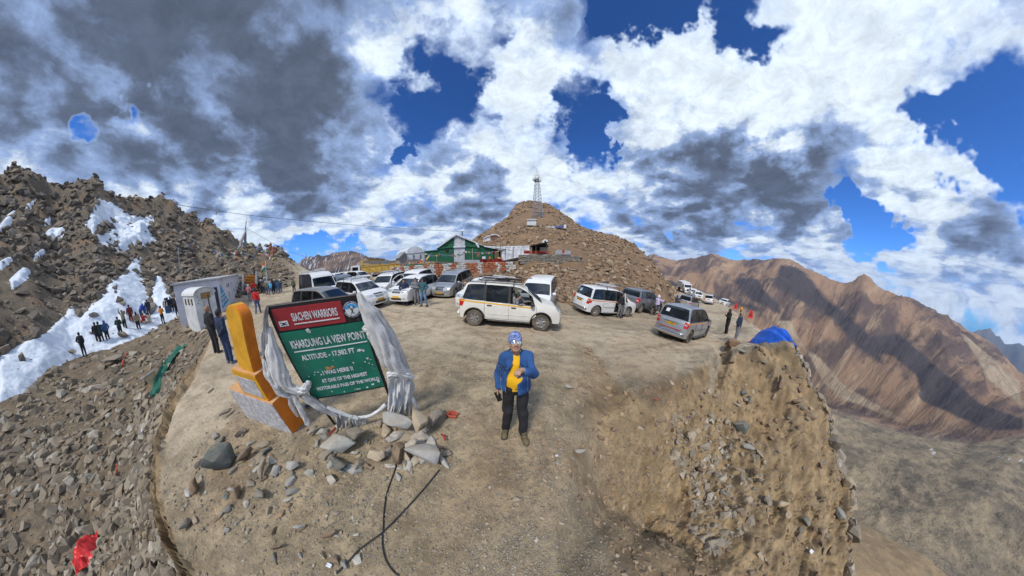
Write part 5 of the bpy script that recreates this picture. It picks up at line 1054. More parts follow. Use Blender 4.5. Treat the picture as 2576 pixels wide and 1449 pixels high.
carat('mpv', 'parked_car', 'pale silver car with roof carrier behind the motorcyclist in the blue helmet', m_silver, 1730, 776, 160, ref='centre', rack='bars', plate=None)
carat('hatch', 'moving_car', 'small white car driving towards us on the bend of the road', m_white, 1816, 766, -15, ref='faxle', plate=None)
carat('mpv', 'parked_car', 'white car with roof carrier seen from behind at the start of the descending road', m_white, 1781, 765, 176, ref='raxle', rack='bars', plate=None)
for px_, py_, lb in ((1752, 752, 'small distant white car nearer of the pair before the lorry'), (1741, 745, 'small distant white car right below the lorry on the road')):
    carat('mpv', 'distant_car', lb, m_white, px_, py_, 10, ref='centre', far=True, plate=None)
for px_, py_, lb in ((905, 713, 'white car behind the white lorry cab, only its roof visible'), (848, 716, 'white car behind the van, its roof just above the van rack'), (878, 712, 'pale car next to the lorry front in the far row')):
    carat('mpv', 'distant_car', lb, m_white, px_, py_, 35, ref='centre', far=True, plate=None)

# ---- lorries
m_tyel = M('weathered_yellow_steel', (.62,.40,.08), .6, .1, .3, 3, .3, .01, dust=.4); m_lw = M('lorry_white', (.66,.67,.67), .45, var=.08, dust=.3); m_lorange = M('faded_orange_band', (.60,.33,.18), .6)
def lorry(name, label, loc, head, bed=True, s=1.0):
    root = empty(name, loc, label, 'lorry', rz=head); n_ = MB()
    # cab with bonnet
    prof = [(0,.62),(0,1.15),(.25,1.55),(1.15,1.68),(1.42,2.38),(1.6,2.5),(2.65,2.52),(2.72,2.4),(2.72,.62)]
    cab = MB(); cab.prism([(x, z) for x, z in prof], 2.1, (0, 0, 0), R=None); V = [(3.4-v[0], v[2]-1.05, v[1]) for v in cab.v]; cab.v = V; cab.build('cab', m_lw, root)
    MB().box((2.25, 0, 2.03), (.03, 1.8, .62), R=Ry(-.33)).build('windscreen', m_glass_d, root)
    for sg in (-1, 1):
        MB().box((1.35, sg*1.06, 2.02), (.85, .02, .56)).build('window', m_glass_d, root); MB().box((1.3, sg*1.055, 1.05), (1.7, .02, .34)).build('side_band', m_lorange, root)
        MB().lathe([(.13, 0), (.12, .04), (.02, .05)], (3.4, sg*.78, 1.05), (1, 0, 0), 14).build('headlight', m_clear, root); MB().box((1.95, sg*1.25, 2.0), (.08, .16, .4), bev=.03).build('wing_mirror', m_black, root)
    MB().box((3.42, 0, 1.15), (.06, 1.1, .5)).build('grille', m_black, root); MB().box((3.5, 0, .62), (.2, 2.2, .26), bev=.03).build('bumper', m_lw, root)
    MB().box((-1.4, 0, .82), (9.2*.9, .95, .26)).build('chassis', m_dark, root)
    for x0 in (2.55, -2.3, -3.6):
        for sg in (-1, 1):
            w_ = MB().lathe([(.25,-.14),(.46,-.15),(.52,-.1),(.52,.1),(.46,.15),(.25,.14)], (x0, sg*.95, .52), (0,1,0), 20).build('wheel', m_tyre, root, auto=35); MB().lathe([(.27, sg*.10), (.24, sg*.02), (.1, sg*.06), (.08, sg*.16), (.01, sg*.17)], (x0, sg*.95, .52), (0,1,0), 14).build('rim', m_steelrim, w_)
    if bed:
        tb = MB(); x0, x1, y0 = -5.3, .35, 1.22; T = Ry(.04)
        for sg in (-1, 1):
            tb.box(((x0+x1)/2, sg*y0, 1.95), (x1-x0, .07, .95), R=T)
            for x_ in np.linspace(x0+.1, x1-.1, 7): tb.box((x_, sg*(y0+.05), 1.95-(x_-(x0+x1)/2)*.04), (.10, .06, .98), R=T)
            tb.box(((x0+x1)/2, sg*(y0+.04), 2.42), (x1-x0, .14, .10), R=T)
        tb.box((x1, 0, 2.0), (.08, 2*y0, 1.0), R=T); tb.box((x0, 0, 2.05), (.08, 2*y0, .95), R=T); tb.box(((x0+x1)/2, 0, 1.5), (x1-x0, 2*y0, .1), R=T); tb.build('tipper_body', m_tyel, root)
        tp = MB(); V = []; nx_, ny_ = 16, 9
        for i in range(nx_):
            for j in range(ny_):
                x = x0+.2+(x1-x0-.4)*i/(nx_-1); y = (-1+2*j/(ny_-1))*1.1; V.append((x, y, 2.42+.48*math.sqrt(max(0, 1-(y/1.15)**2))+.12*float(vnoise(i*.8, j*.8, 5))+(.18 if i > 12 else 0)))
        tp.add(V, [(i*ny_+j, (i+1)*ny_+j, (i+1)*ny_+j+1, i*ny_+j+1) for i in range(nx_-1) for j in range(ny_-1)]).build('tarpaulin', M('dark_load_tarp', (.10,.085,.075), .9), root, smooth=True)
    else: MB().box((-2.2, 0, 2.0), (5.2, 2.2, 1.7), bev=.05).build('load_body', m_lw, root)
    return root
h = at_d(922, 700, 33.5); lorry('tipper_lorry', 'white lorry with yellow tipper body and dark tarpaulin behind the parked cars', (h[0], h[1], gz(h[0], h[1])), math.radians(212))
h = hit(1722, 736); lorry('distant_lorry', 'white lorry far along the road where it bends round the hill', (h[0], h[1], gz(h[0], h[1])), math.radians(-122), bed=False)

# ---- motorcycles
def bike(px_, py_, head, label, tank, rider=None, h_=None):
    h = hit(px_, py_) if h_ is None else h_; hd = math.atan2(-h[1], -h[0])+math.radians(head); root = empty('motorcycle', (h[0], h[1], gz(h[0], h[1])), label, 'motorcycle', rz=hd)
    for x in (-.68, .68):
        w = MB().lathe([(.25, -.05), (.315, -.055), (.33, 0), (.315, .055), (.25, .05)], (x, 0, .33), (0, 1, 0), 20).build('wheel', m_tyre, root, auto=35); r = MB().lathe([(.25, -.02), (.23, -.03), (.23, .03), (.25, .02)], (x, 0, .33), (0, 1, 0), 18)
        for k in range(7): a = k*.9; r.tube([(x, 0, .33), (x+.24*math.cos(a), 0, .33+.24*math.sin(a))], .008, 4)
        r.lathe([(.05, -.05), (.05, .05), (.01, .06)], (x, 0, .33), (0, 1, 0), 8).build('rim', m_rim, w)
    MB().tube([(-.68, .09, .33), (-.30, .09, .42), (.1, .09, .30), (.30, .05, .75), (.42, .03, .85)], .025, 5).tube([(-.68, -.09, .33), (-.30, -.09, .42), (.1, -.09, .30), (.30, -.05, .75), (.42, -.03, .85)], .025, 5).build('frame', m_black, root, smooth=True)
    MB().box((.02, 0, .48), (.34, .22, .30), bev=.06).lathe([(.09, 0), (.10, .2), (.06, .3)], (.05, 0, .55), (.2, 0, 1), 10).build('engine', m_rim, root, auto=40); MB().ball((.14, 0, .86), (.27, .14, .13), 12).build('tank', tank, root, smooth=True)
    MB().box((-.33, 0, .82), (.66, .24, .10), bev=.04).build('saddle', m_black, root, auto=40); MB().tube([(.70, .07, .33), (.50, .08, .95)], .022, 5).tube([(.70, -.07, .33), (.50, -.08, .95)], .022, 5).build('fork', m_chrome, root)
    MB().tube([(.36, .38, 1.05), (.48, .15, 1.03), (.48, -.15, 1.03), (.36, -.38, 1.05)], .014, 5).build('handlebar', m_black, root); MB().lathe([(.09, 0), (.085, -.10), (.03, -.13)], (.62, 0, .92), (1, 0, 0), 12).build('headlight', m_clear, root)
    MB().tube([(-.1, .16, .34), (-.75, .18, .42)], .04, 7).build('exhaust', m_chrome, root)
    for sg in (-1, 1): MB().tube([(.42, sg*.3, 1.04), (.40, sg*.36, 1.22)], .006, 4).ball((.40, sg*.36, 1.24), (.02, .06, .04), 8).build('mirror', m_black, root)
    for sg in (-1, 1): MB().box((-.55, sg*.24, .62), (.42, .16, .30), bev=.05).build('saddlebag', m_black, root, auto=40)
    return root, hd, h
BK = bike(1652, 792, 150, 'dark loaded motorcycle with a rider between the grey and silver cars', m_black)
BK2 = bike(1700, 778, 150, 'motorcycle behind the silver car ridden in a blue helmet', m_black)
for i, (x, y, t_) in enumerate(((1172, 738, m_org), (1186, 737, m_yel), (1200, 738, m_red))): bike(x, y, -20, ('orange tanked motorcycle, left one of the row before the wall', 'yellow tanked motorcycle, middle one of the row before the wall', 'red tanked motorcycle, right one of the row before the wall')[i], t_)
# ------------------------------------------------------------------ people
class Field:
    """distance field on a grid; shapes melt together, then one closed surface is drawn round them"""
    def __init__(s, lo, hi, h):
        s.lo = np.array(lo, float); s.h = h; s.n = np.ceil((np.array(hi)-s.lo)/h).astype(int)+1; s.f = np.full(s.n, .2, np.float32)
    def _win(s, lo, hi, pad):
        a = np.maximum(np.floor((np.array(lo)-pad-s.lo)/s.h).astype(int), 0); b = np.minimum(np.ceil((np.array(hi)+pad-s.lo)/s.h).astype(int)+1, s.n)
        if (b <= a).any(): return None
        g = [s.lo[i]+s.h*np.arange(a[i], b[i]) for i in range(3)]; return tuple(slice(a[i], b[i]) for i in range(3)), np.meshgrid(*g, indexing='ij', sparse=True)
    def put(s, d, sl, k, sub=False):
        f = s.f[sl]
        if sub: hh = np.clip(.5-.5*(f+d)/k, 0, 1); s.f[sl] = f*(1-hh)-d*hh+k*hh*(1-hh)
        else: hh = np.clip(.5+.5*(d-f)/k, 0, 1); s.f[sl] = d*(1-hh)+f*hh-k*hh*(1-hh)
    def cap(s, a, b, ra, rb=None, k=.03, sc=(1, 1, 1), sub=False):
        """tapered limb from a to b"""
        rb = ra if rb is None else rb; a, b = np.array(a, float), np.array(b, float); m = max(ra, rb)*max(1/np.array(sc)); w = s._win(np.minimum(a, b)-m, np.maximum(a, b)+m, k+.03)
        if w is None: return s
        sl, (X, Y, Z) = w; sx, sy, sz = sc; d = (b-a)*sc; L = (d*d).sum()+1e-9
        px, py, pz = (X-a[0])*sx, (Y-a[1])*sy, (Z-a[2])*sz; t = np.clip((px*d[0]+py*d[1]+pz*d[2])/L, 0, 1); q = np.sqrt((px-t*d[0])**2+(py-t*d[1])**2+(pz-t*d[2])**2)-(ra+(rb-ra)*t)
        s.put(q.astype(np.float32), sl, k, sub); return s
    def ell(s, c, r, k=.03, R=None, sub=False):
        c = np.array(c, float); r = np.array(r, float); m = r.max(); w = s._win(c-m, c+m, k+.03)
        if w is None: return s
        sl, (X, Y, Z) = w; x, y, z = X-c[0], Y-c[1], Z-c[2]
        if R is not None: R = np.array(R).T; x, y, z = R[0, 0]*x+R[0, 1]*y+R[0, 2]*z, R[1, 0]*x+R[1, 1]*y+R[1, 2]*z, R[2, 0]*x+R[2, 1]*y+R[2, 2]*z
        q = np.sqrt((x/r[0])**2+(y/r[1])**2+(z/r[2])**2); s.put(((q-1)*r.min()).astype(np.float32), sl, k, sub); return s
    def wrinkle(s, a, fx=38):
        X, Y, Z = np.meshgrid(*[s.lo[i]+s.h*np.arange(s.n[i]) for i in range(3)], indexing='ij', sparse=True)
        s.f += (a*(np.sin(Z*fx+3*np.sin(X*11)+2*np.sin(Y*13))*.6+np.sin(Z*fx*.45+X*19-Y*17)*.7)).astype(np.float32); return s
    def mesh(s, name, mats, smooth=True, relax=1):
        f = s.f; ins = f < 0; n = s.n; cnt = np.zeros(n-1, np.int8)
        for dx in (0, 1):
            for dy in (0, 1):
                for dz in (0, 1): cnt += ins[dx:n[0]-1+dx, dy:n[1]-1+dy, dz:n[2]-1+dz]
        act = (cnt > 0) & (cnt < 8); idx = -np.ones(n-1, np.int64); ids = np.argwhere(act); idx[act] = np.arange(len(ids)); acc = np.zeros((len(ids), 3)); c = np.zeros(len(ids))
        off = [(0,0,0),(1,0,0),(0,1,0),(1,1,0),(0,0,1),(1,0,1),(0,1,1),(1,1,1)]
        for a in range(8):
            for b in range(a+1, 8):
                oa, ob = np.array(off[a]), np.array(off[b])
                if abs(oa-ob).sum() != 1: continue
                fa = f[tuple((ids+oa).T)]; fb = f[tuple((ids+ob).T)]; m = (fa < 0) != (fb < 0); t = fa[m]/(fa[m]-fb[m]); acc[m] += oa+(ob-oa)*t[:, None]; c[m] += 1
        V = s.lo+(ids+acc/np.maximum(c, 1)[:, None])*s.h; Fs = []
        for ax in range(3):
            u, v = [(1, 2), (2, 0), (0, 1)][ax]; sl0 = [slice(None)]*3; sl1 = [slice(None)]*3; sl0[ax] = slice(0, -1); sl1[ax] = slice(1, None)
            A, B = ins[tuple(sl0)], ins[tuple(sl1)]; e = np.argwhere(A != B); e = e[(e[:, u] > 0) & (e[:, v] > 0) & (e[:, u] < n[u]-1) & (e[:, v] < n[v]-1)]
            if not len(e): continue
            q = []
            for du, dv in ((1, 1), (0, 1), (0, 0), (1, 0)):
                w = e.copy(); w[:, u] -= du; w[:, v] -= dv; q.append(idx[tuple(w.T)])
            q = np.stack(q, 1); flip = ~A[tuple(e.T)]; q[flip] = q[flip][:, ::-1]; Fs.append(q)
        Fc = np.concatenate(Fs); Fc = Fc[(Fc >= 0).all(1)]; E_ = np.concatenate([Fc[:, [0, 1]], Fc[:, [1, 2]], Fc[:, [2, 3]], Fc[:, [3, 0]]])
        for _ in range(relax):
            a_ = np.zeros_like(V); c_ = np.zeros(len(V)); np.add.at(a_, E_[:, 0], V[E_[:, 1]]); np.add.at(a_, E_[:, 1], V[E_[:, 0]]); np.add.at(c_, E_[:, 0], 1); np.add.at(c_, E_[:, 1], 1); V = V*.45+a_/np.maximum(c_, 1)[:, None]*.55
        return mesh_np(name, V, Fc, mats, smooth=smooth)
def V3(*a): return np.array(a, float)
# joints of a standing figure, facing +Y, right hand at +X; arms: elbow, wrist, hand tip; legs: knee, ankle
def pose(kind):
    p = dict(lean=0., hd=V3(0, .02, 1.60), fy=0., armR=[V3(.25, -.02, 1.14), V3(.26, .07, .90), V3(.25, .11, .80)], armL=[V3(-.25, -.02, 1.14), V3(-.26, .07, .90), V3(-.25, .11, .80)],
             legR=[V3(.10, .02, .50), V3(.11, -.03, .09)], legL=[V3(-.10, .02, .50), V3(-.11, -.03, .09)], drop=0., seat=False, toe=(V3(.02, .17, 0), V3(-.02, .17, 0)))
    if kind == 'pockets': p.update(armR=[V3(.29, -.06, 1.16), V3(.19, .06, .96), V3(.14, .10, .90)], armL=[V3(-.29, -.06, 1.16), V3(-.19, .06, .96), V3(-.14, .10, .90)])
    if kind == 'stride': p.update(legR=[V3(.10, .14, .50), V3(.10, .20, .09)], legL=[V3(-.10, .0, .48), V3(-.11, -.26, .12)], armR=[V3(.25, -.12, 1.15), V3(.25, -.10, .90), V3(.25, -.08, .80)], armL=[V3(-.25, .06, 1.15), V3(-.24, .20, .93), V3(-.22, .27, .86)])
    if kind == 'folded': p.update(armR=[V3(.28, .02, 1.15), V3(.05, .20, 1.14), V3(-.06, .20, 1.16)], armL=[V3(-.28, .02, 1.15), V3(-.05, .22, 1.10), V3(.06, .22, 1.12)])
    if kind == 'phone': p.update(armR=[V3(.25, .06, 1.16), V3(.10, .26, 1.30), V3(.04, .31, 1.38)], armL=[V3(-.25, .06, 1.16), V3(-.08, .26, 1.28), V3(-.03, .31, 1.36)], hd=V3(0, .05, 1.59))
    if kind == 'armsup': p.update(armR=[V3(.30, .02, 1.62), V3(.24, .06, 1.86), V3(.22, .07, 1.96)], armL=[V3(-.24, .16, 1.48), V3(-.10, .26, 1.66), V3(-.04, .28, 1.74)])
    if kind == 'bend': p.update(lean=.55, hd=V3(0, .34, 1.42), armR=[V3(.24, .34, 1.08), V3(.20, .44, .86), V3(.18, .48, .78)], armL=[V3(-.24, .34, 1.08), V3(-.20, .44, .86), V3(-.18, .48, .78)])
    if kind == 'wide': p.update(legR=[V3(.15, .03, .50), V3(.20, -.02, .09)], legL=[V3(-.15, .03, .50), V3(-.20, -.02, .09)], armR=[V3(.31, -.05, 1.18), V3(.20, .05, 1.0), V3(.16, .08, .97)], armL=[V3(-.31, -.05, 1.18), V3(-.20, .05, 1.0), V3(-.16, .08, .97)])
    if kind == 'behind': p.update(armR=[V3(.27, -.10, 1.15), V3(.10, -.18, .98), V3(.02, -.19, .96)], armL=[V3(-.25, .0, 1.14), V3(-.24, .10, .92), V3(-.22, .15, .84)])
    if kind in ('sit', 'ride', 'drive', 'crouch'):
        dz = -.42 if kind != 'crouch' else -.55
        p.update(drop=dz, legR=[V3(.14, .44, .56+ (0 if kind != 'crouch' else .0)), V3(.16, .42 if kind == 'ride' else .55, .12)], legL=[V3(-.14, .44, .56), V3(-.16, .42 if kind == 'ride' else .55, .12)], hd=V3(0, .06, 1.60+dz))
        if kind == 'crouch': p.update(legR=[V3(.13, .36, .40), V3(.13, .12, .09)], legL=[V3(-.13, .36, .36), V3(-.13, .10, .09)])
        if kind in ('ride',): p.update(lean=.14, hd=V3(0, .14, 1.60+dz), armR=[V3(.30, .28, .84), V3(.32, .50, .92), V3(.30, .58, .93)], armL=[V3(-.30, .28, .84), V3(-.32, .50, .92), V3(-.30, .58, .93)])
        elif kind == 'drive': p.update(lean=.25, hd=V3(.34, .14, 1.53+dz), lx=.22, armR=[V3(.46, .16, 1.16+dz), V3(.44, .36, 1.24+dz), V3(.42, .42, 1.26+dz)], armL=[V3(-.10, .22, .82), V3(-.02, .46, .90), V3(.0, .53, .92)])
        else: p.update(armR=[V3(.24, .16, .86+.0), V3(.14, .36, .70), V3(.10, .42, .68)], armL=[V3(-.24, .16, .86), V3(-.14, .36, .70), V3(-.10, .42, .68)])
    return p
_pc = {}
def shapes(kind, h, build=1.0, long_=False, female=False, fingers=False, hood=False):
    key = (kind, h, build, long_, female, hood)
    if key in _pc: return _pc[key]
    p = pose(kind); dz = p['drop']; ln = p['lean']; lx = p.get('lx', 0)
    def up(x, y, z):   # upper body leans over the hips
        zz = z-.93; return V3(x+lx*max(zz, 0)/.5*.9, y+ln*zz*.9, .93+dz+zz*math.cos(ln*.9))
    b = build; lo, hi = V3(-.62, -.5, -.05), V3(.8, .8, 2.05)
    lo[2] = -.03; P_ = [p['hd']]+p['armR']+p['armL']+p['legR']+p['legL']; P_ = np.array(P_); lo = np.minimum(P_.min(0), [-.26, -.2, 0])-.13; hi = np.maximum(P_.max(0), [.26, .2, 1.0])+.20; lo[2] = -.02
    shR, shL = up(.18, 0, 1.41), up(-.18, 0, 1.41); hipR, hipL = V3(.09, 0, .90+dz), V3(-.09, 0, .90+dz); nk = up(0, -.01, 1.47); hd = p['hd']
    out = {}
    B = Field(lo, hi, h); B.cap(up(0, 0, 1.0), up(0, 0, 1.32), .115*b, .135*b, .05, (.85, 1.15, 1)).cap(shR, shL, .06, .06, .06).cap(nk, hd-V3(0, .015, .06), .056, .052, .03)
    B.ell(hd, (.078, .098, .118), .02).ell(hd+V3(0, .035, -.07), (.052, .055, .048), .03).cap(hd+V3(0, .095, .0), hd+V3(0, .112, -.025), .011, .016, .015)
    for sx in (-1, 1): B.ell(hd+V3(sx*.079, -.005, -.01), (.012, .022, .03), .008)
    for sh_, arm, hip, leg, toe in ((shR, p['armR'], hipR, p['legR'], p['toe'][0]), (shL, p['armL'], hipL, p['legL'], p['toe'][1])):
        B.cap(sh_, arm[0], .05, .042, .03).cap(arm[0], arm[1], .042, .029, .02); d = arm[2]-arm[1]; d = d/np.linalg.norm(d); palm = arm[1]+d*.055; B.cap(arm[1], palm, .027, .034, .02, (1, 1, 1))
        sd = np.cross(d, V3(0, 0, 1) if abs(d[2]) < .8 else V3(0, 1, 0)); sd /= np.linalg.norm(sd); nn = np.cross(d, sd)
        fr = max(.0085, h*.62)
        if h < .02:
            for j_, o_ in enumerate((-.027, -.009, .009, .027)):
                f0 = palm+d*.028+sd*o_; L_ = (.062, .075, .07, .055)[j_]; f1 = f0+d*L_*.5+nn*.012; B.cap(f0, f1, fr, fr, .006).cap(f1, f1+d*L_*.4+nn*.03, fr, fr*.85, .004)
            B.cap(palm-sd*.03, palm-sd*.055+d*.03+nn*.015, fr*1.15, fr, .012)
        else: B.cap(palm, palm+d*.07+nn*.012, .030, .02, .02).cap(palm-sd*.02, palm-sd*.05+d*.035, .016, .013, .01)
        B.cap(hip, leg[0], .078*b, .055, .04).cap(leg[0], leg[1], .052, .036, .03).cap(leg[1]-V3(0, 0, .03), leg[1]+toe*.6-V3(0, 0, .045), .034, .026, .02)
    out['body'] = B.mesh('body', [m_skin])
    J = Field(lo, hi, h); cb = .155*b
    J.cap(up(0, 0, .98 if not long_ else .90), up(0, .0, 1.30), cb*(1.02 if not long_ else 1.12), cb, .05, (.88, 1.18, 1)).cap(up(.12, -.0, 1.40), up(-.12, 0, 1.40), .078, .078, .05).cap(up(0, -.01, 1.38), up(0, -.01, 1.50), .085, .066 if not hood else .085, .03)
    if female: J.ell(up(0, .10, 1.27), (.14, .07, .07), .05)
    for sh_, arm in ((shR, p['armR']), (shL, p['armL'])): J.cap(sh_, arm[0], .074*b, .060, .04).cap(arm[0], arm[1], .060, .047, .025)
    if hood: J.ell(hd+V3(0, -.03, .0), (.105, .11, .14), .04); J.ell(hd+V3(0, .10, -.01), (.066, .08, .085), .02, sub=True)
    J.wrinkle(.004 if h > .02 else .005); J.cap(nk+V3(0, .02, .03), nk+V3(0, .03, .16), .052, .075, .01, sub=True) if not hood else None
    out['jacket'] = J.mesh('jacket', [m_skin])
    T = Field(lo, hi, h); T.cap(V3(.05, 0, .95+dz), V3(-.05, 0, .95+dz), .135*b, .135*b, .04, (1, 1.15, 1))
    for hip, leg in ((hipR, p['legR']), (hipL, p['legL'])): T.cap(hip, leg[0], .098*b, .075, .04).cap(leg[0], leg[1]+V3(0, 0, .015), .075, .060, .03)
    T.wrinkle(.004); out['trousers'] = T.mesh('trousers', [m_skin])
    for nm, leg, toe in (('shoeR', p['legR'], p['toe'][0]), ('shoeL', p['legL'], p['toe'][1])):
        a = leg[1]; S_ = Field(np.minimum(a, a+toe)-.1, np.maximum(a, a+toe)+.1, min(h, .02)); S_.cap(a-V3(0, .035, .045), a+toe*.75-V3(0, 0, .055), .046, .042, .03, (1, 1, 1.15)).cap(a-V3(0, .01, 0), a-V3(0, .02, .04), .05, .045, .02); out[nm] = S_.mesh('shoe', [m_skin])
    def dome(r, yo=-.012, zo=.018, cut=.0):
        H = Field(hd-.2, hd+.2, min(h, .02)); H.ell(hd+V3(0, yo, zo), r, .01); H.ell(hd+V3(0, .085, -.045+cut), (.075, .07, .085), .015, sub=True); H.cap(hd+V3(-.1, 0, -.20+cut), hd+V3(.1, 0, -.20+cut), .115, .115, .01, sub=True); return H
    out['hair'] = dome((.090, .108, .125)).mesh('hair', [m_skin]); L_ = dome((.092, .11, .125)); L_.cap(hd+V3(0, -.07, 0), hd+V3(0, -.10, -.22), .085, .06, .03, (.9, 1.5, 1)); out['long_hair'] = L_.mesh('hair', [m_skin])
    out['beanie'] = dome((.096, .112, .138), cut=.03).mesh('beanie', [m_skin]); C_ = dome((.094, .112, .125), cut=.03); C_.cap(hd+V3(0, .09, .055), hd+V3(0, .15, .045), .058, .05, .01, (1, 1, 4)); out['cap'] = C_.mesh('cap', [m_skin])
    U = Field(hd-.26, hd+.26, min(h, .02)); U.ell(hd+V3(0, -.01, .02), (.125, .145, .145), .01); U.ell(hd+V3(0, .14, -.03), (.085, .08, .075), .01, sub=True); U.cap(hd+V3(-.1, 0, -.26), hd+V3(.1, 0, -.26), .13, .13, .01, sub=True); out['helmet'] = U.mesh('helmet', [m_skin])
    _pc[key] = out; return out
def cloth(name, c, var=.22, rough=.9): return M('cloth_'+name, c, rough, 0, var, 9, .35, .01)
m_skin = M('skin', (.42,.245,.16), .55, var=.08); m_hair = M('black_hair', (.018,.015,.013), .6)
CL = {k: cloth(k, v) for k, v in dict(black=(.022,.022,.026), navy=(.022,.035,.075), dkgreen=(.03,.055,.042), blue=(.05,.11,.26), royal=(.03,.08,.42), maroon=(.16,.025,.03), tan=(.34,.24,.15), khaki=(.28,.25,.16), orange=(.70,.26,.03), red=(.55,.025,.025), white=(.66,.68,.72), cream=(.52,.47,.38), grey=(.20,.20,.22), teal=(.035,.11,.14), jeans=(.065,.12,.24), ltjeans=(.13,.22,.36), dkjeans=(.03,.05,.11), pink=(.52,.17,.20), olive=(.10,.12,.06), brown=(.10,.06,.04), cyan=(.05,.42,.70), lilac=(.55,.47,.68), yellow=(.75,.50,.03), charcoal=(.05,.05,.055), skin=(.34,.19,.12)).items()}
def person(x, y, z, face, label, top, bot, kind='stand', head='hair', hcol=None, shoes='black', h=.032, s=1.0, group=None, build=1.0, long_=False, female=False, hood=False, pitch=0.):
    sp = shapes(kind, h, build, long_, female, hood=hood); a = math.radians(face); root = empty('person', (x, y, z), label, 'person', group); root.rotation_euler = (pitch, 0, a); root.scale = (s, s, s)
    for nm, part, mt in (('body', 'body', m_skin), ('jacket', 'jacket', CL[top]), ('trousers', 'trousers', CL[bot]), ('shoe', 'shoeR', CL[shoes]), ('shoe', 'shoeL', CL[shoes]), (head if head in ('cap', 'helmet', 'beanie') else 'hair', head, CL[hcol] if hcol else m_hair)):
        if head == 'none' and part == 'none': continue
        o = obj(nm, sp[part], root); o.material_slots[0].link = 'OBJECT'; o.material_slots[0].material = mt
    return root
def pers(px, py, hpx, face, label, top, bot, **k):
    """person whose feet stand at a point of the photograph; hpx is the height there, which sets how far away"""
    H = 1.70*k.get('s', 1.0); u, v = (px-1288)/F_ST, (724.5-py)/F_ST
    p = hit(px, py) 
    if hpx:     # check against the seen height: move along the sight line and stand on the ground there
        best = None
        for d in np.exp(np.linspace(math.log(4), math.log(60), 90)):
            q = at_d(px, py, d); g = gz(q[0], q[1]); a, b = proj(q[0], q[1], g+H); a0, b0 = proj(q[0], q[1], g); e = abs(math.hypot(a-a0, b-b0)-hpx)+abs(b0-py)*2.0
            if best is None or e < best[0]: best = (e, q, g)
        p = np.array([best[1][0], best[1][1], best[2]])
    to = math.degrees(math.atan2(-p[0], -p[1]))   # facing 0 = towards the camera
    return person(p[0], p[1], gz(p[0], p[1])+.01, -(to)+face, label, top, bot, **k)
# the groups on the left, between the snow and the rubble
PX = lambda x, y: ((200+x/3.6229)*.83854, (760+y/3.6229)*.83854)
for hx, hy, fx, fy, face, label, top, bot, kw in (
 (100,800,190,1085,150,'slim person in dark clothes with a pale bag standing alone furthest left by the snow','black','black',dict(kind='pockets')),
 (300,775,360,1003,170,'person in black coat at the front of the dark trio on the snow edge','black','black',dict(long_=True)),
 (305,690,395,990,185,'tall person in dark green coat behind the black coat in the trio','dkgreen','black',dict(kind='stand', long_=True, head='beanie', hcol='black')),
 (425,745,462,985,200,'person in blue jacket and black trousers right of the dark trio','blue','black',dict(kind='pockets', hood=True)),
 (540,680,600,930,160,'person in dark green jacket with back half turned, left of the one raising arms','dkgreen','black',dict(kind='folded')),
 (600,600,645,850,-30,'person in khaki jacket raising an arm high in front of the snow','khaki','black',dict(kind='armsup', head='cap', hcol='black')),
 (690,580,715,790,190,'person in maroon jacket and maroon trousers before the snow','maroon','maroon',dict()),
 (740,600,790,850,190,'person with long dark hair in tan top and long black skirt','tan','black',dict(head='long_hair', female=True)),
 (790,545,820,740,120,'person in royal blue jacket stooping behind the white hooded one','royal','dkjeans',dict(kind='bend')),
 (840,520,856,690,140,'person in white hooded top bending forward by the snow','white','dkjeans',dict(kind='bend', hood=True)),
 (838,640,842,770,30,'seated person in red jacket and long black hair low on the rocks','red','cream',dict(kind='crouch', head='long_hair')),
 (895,660,905,770,200,'seated person in cream clothes beside the red jacket','cream','cream',dict(kind='crouch', head='long_hair')),
 (862,460,890,650,200,'tall person in navy jacket between the two snow tongues','navy','dkjeans',dict()),
 (1015,510,1045,747,150,'person in bright orange jacket and black leggings left of the white booth','orange','black',dict(kind='phone', head='long_hair', female=True)),
 (1080,500,1100,690,180,'person in tan jacket and jeans right of the orange jacket','tan','jeans',dict()),
 (1115,480,1128,690,200,'person in black jacket and jeans close to the tan jacket','black','jeans',dict(kind='pockets')),
 (1148,505,1160,690,170,'person in black coat nearest the left side of the white booth','black','charcoal',dict(long_=True)),
 (1165,440,1178,660,10,'person in dark jacket standing highest behind the booth group','charcoal','black',dict()),
 (1098,470,1104,640,190,'person in white and blue top behind the tan jacket','white','jeans',dict()),
 (1205,560,1212,700,190,'person in black just showing at the left wall of the booth','black','black',dict())):
    (a, b), (c, d) = PX(hx, hy), PX(fx, fy); pers(c, d, math.hypot(a-c, b-d), face, label, top, bot, group='visitors along the snow on the left', **kw)
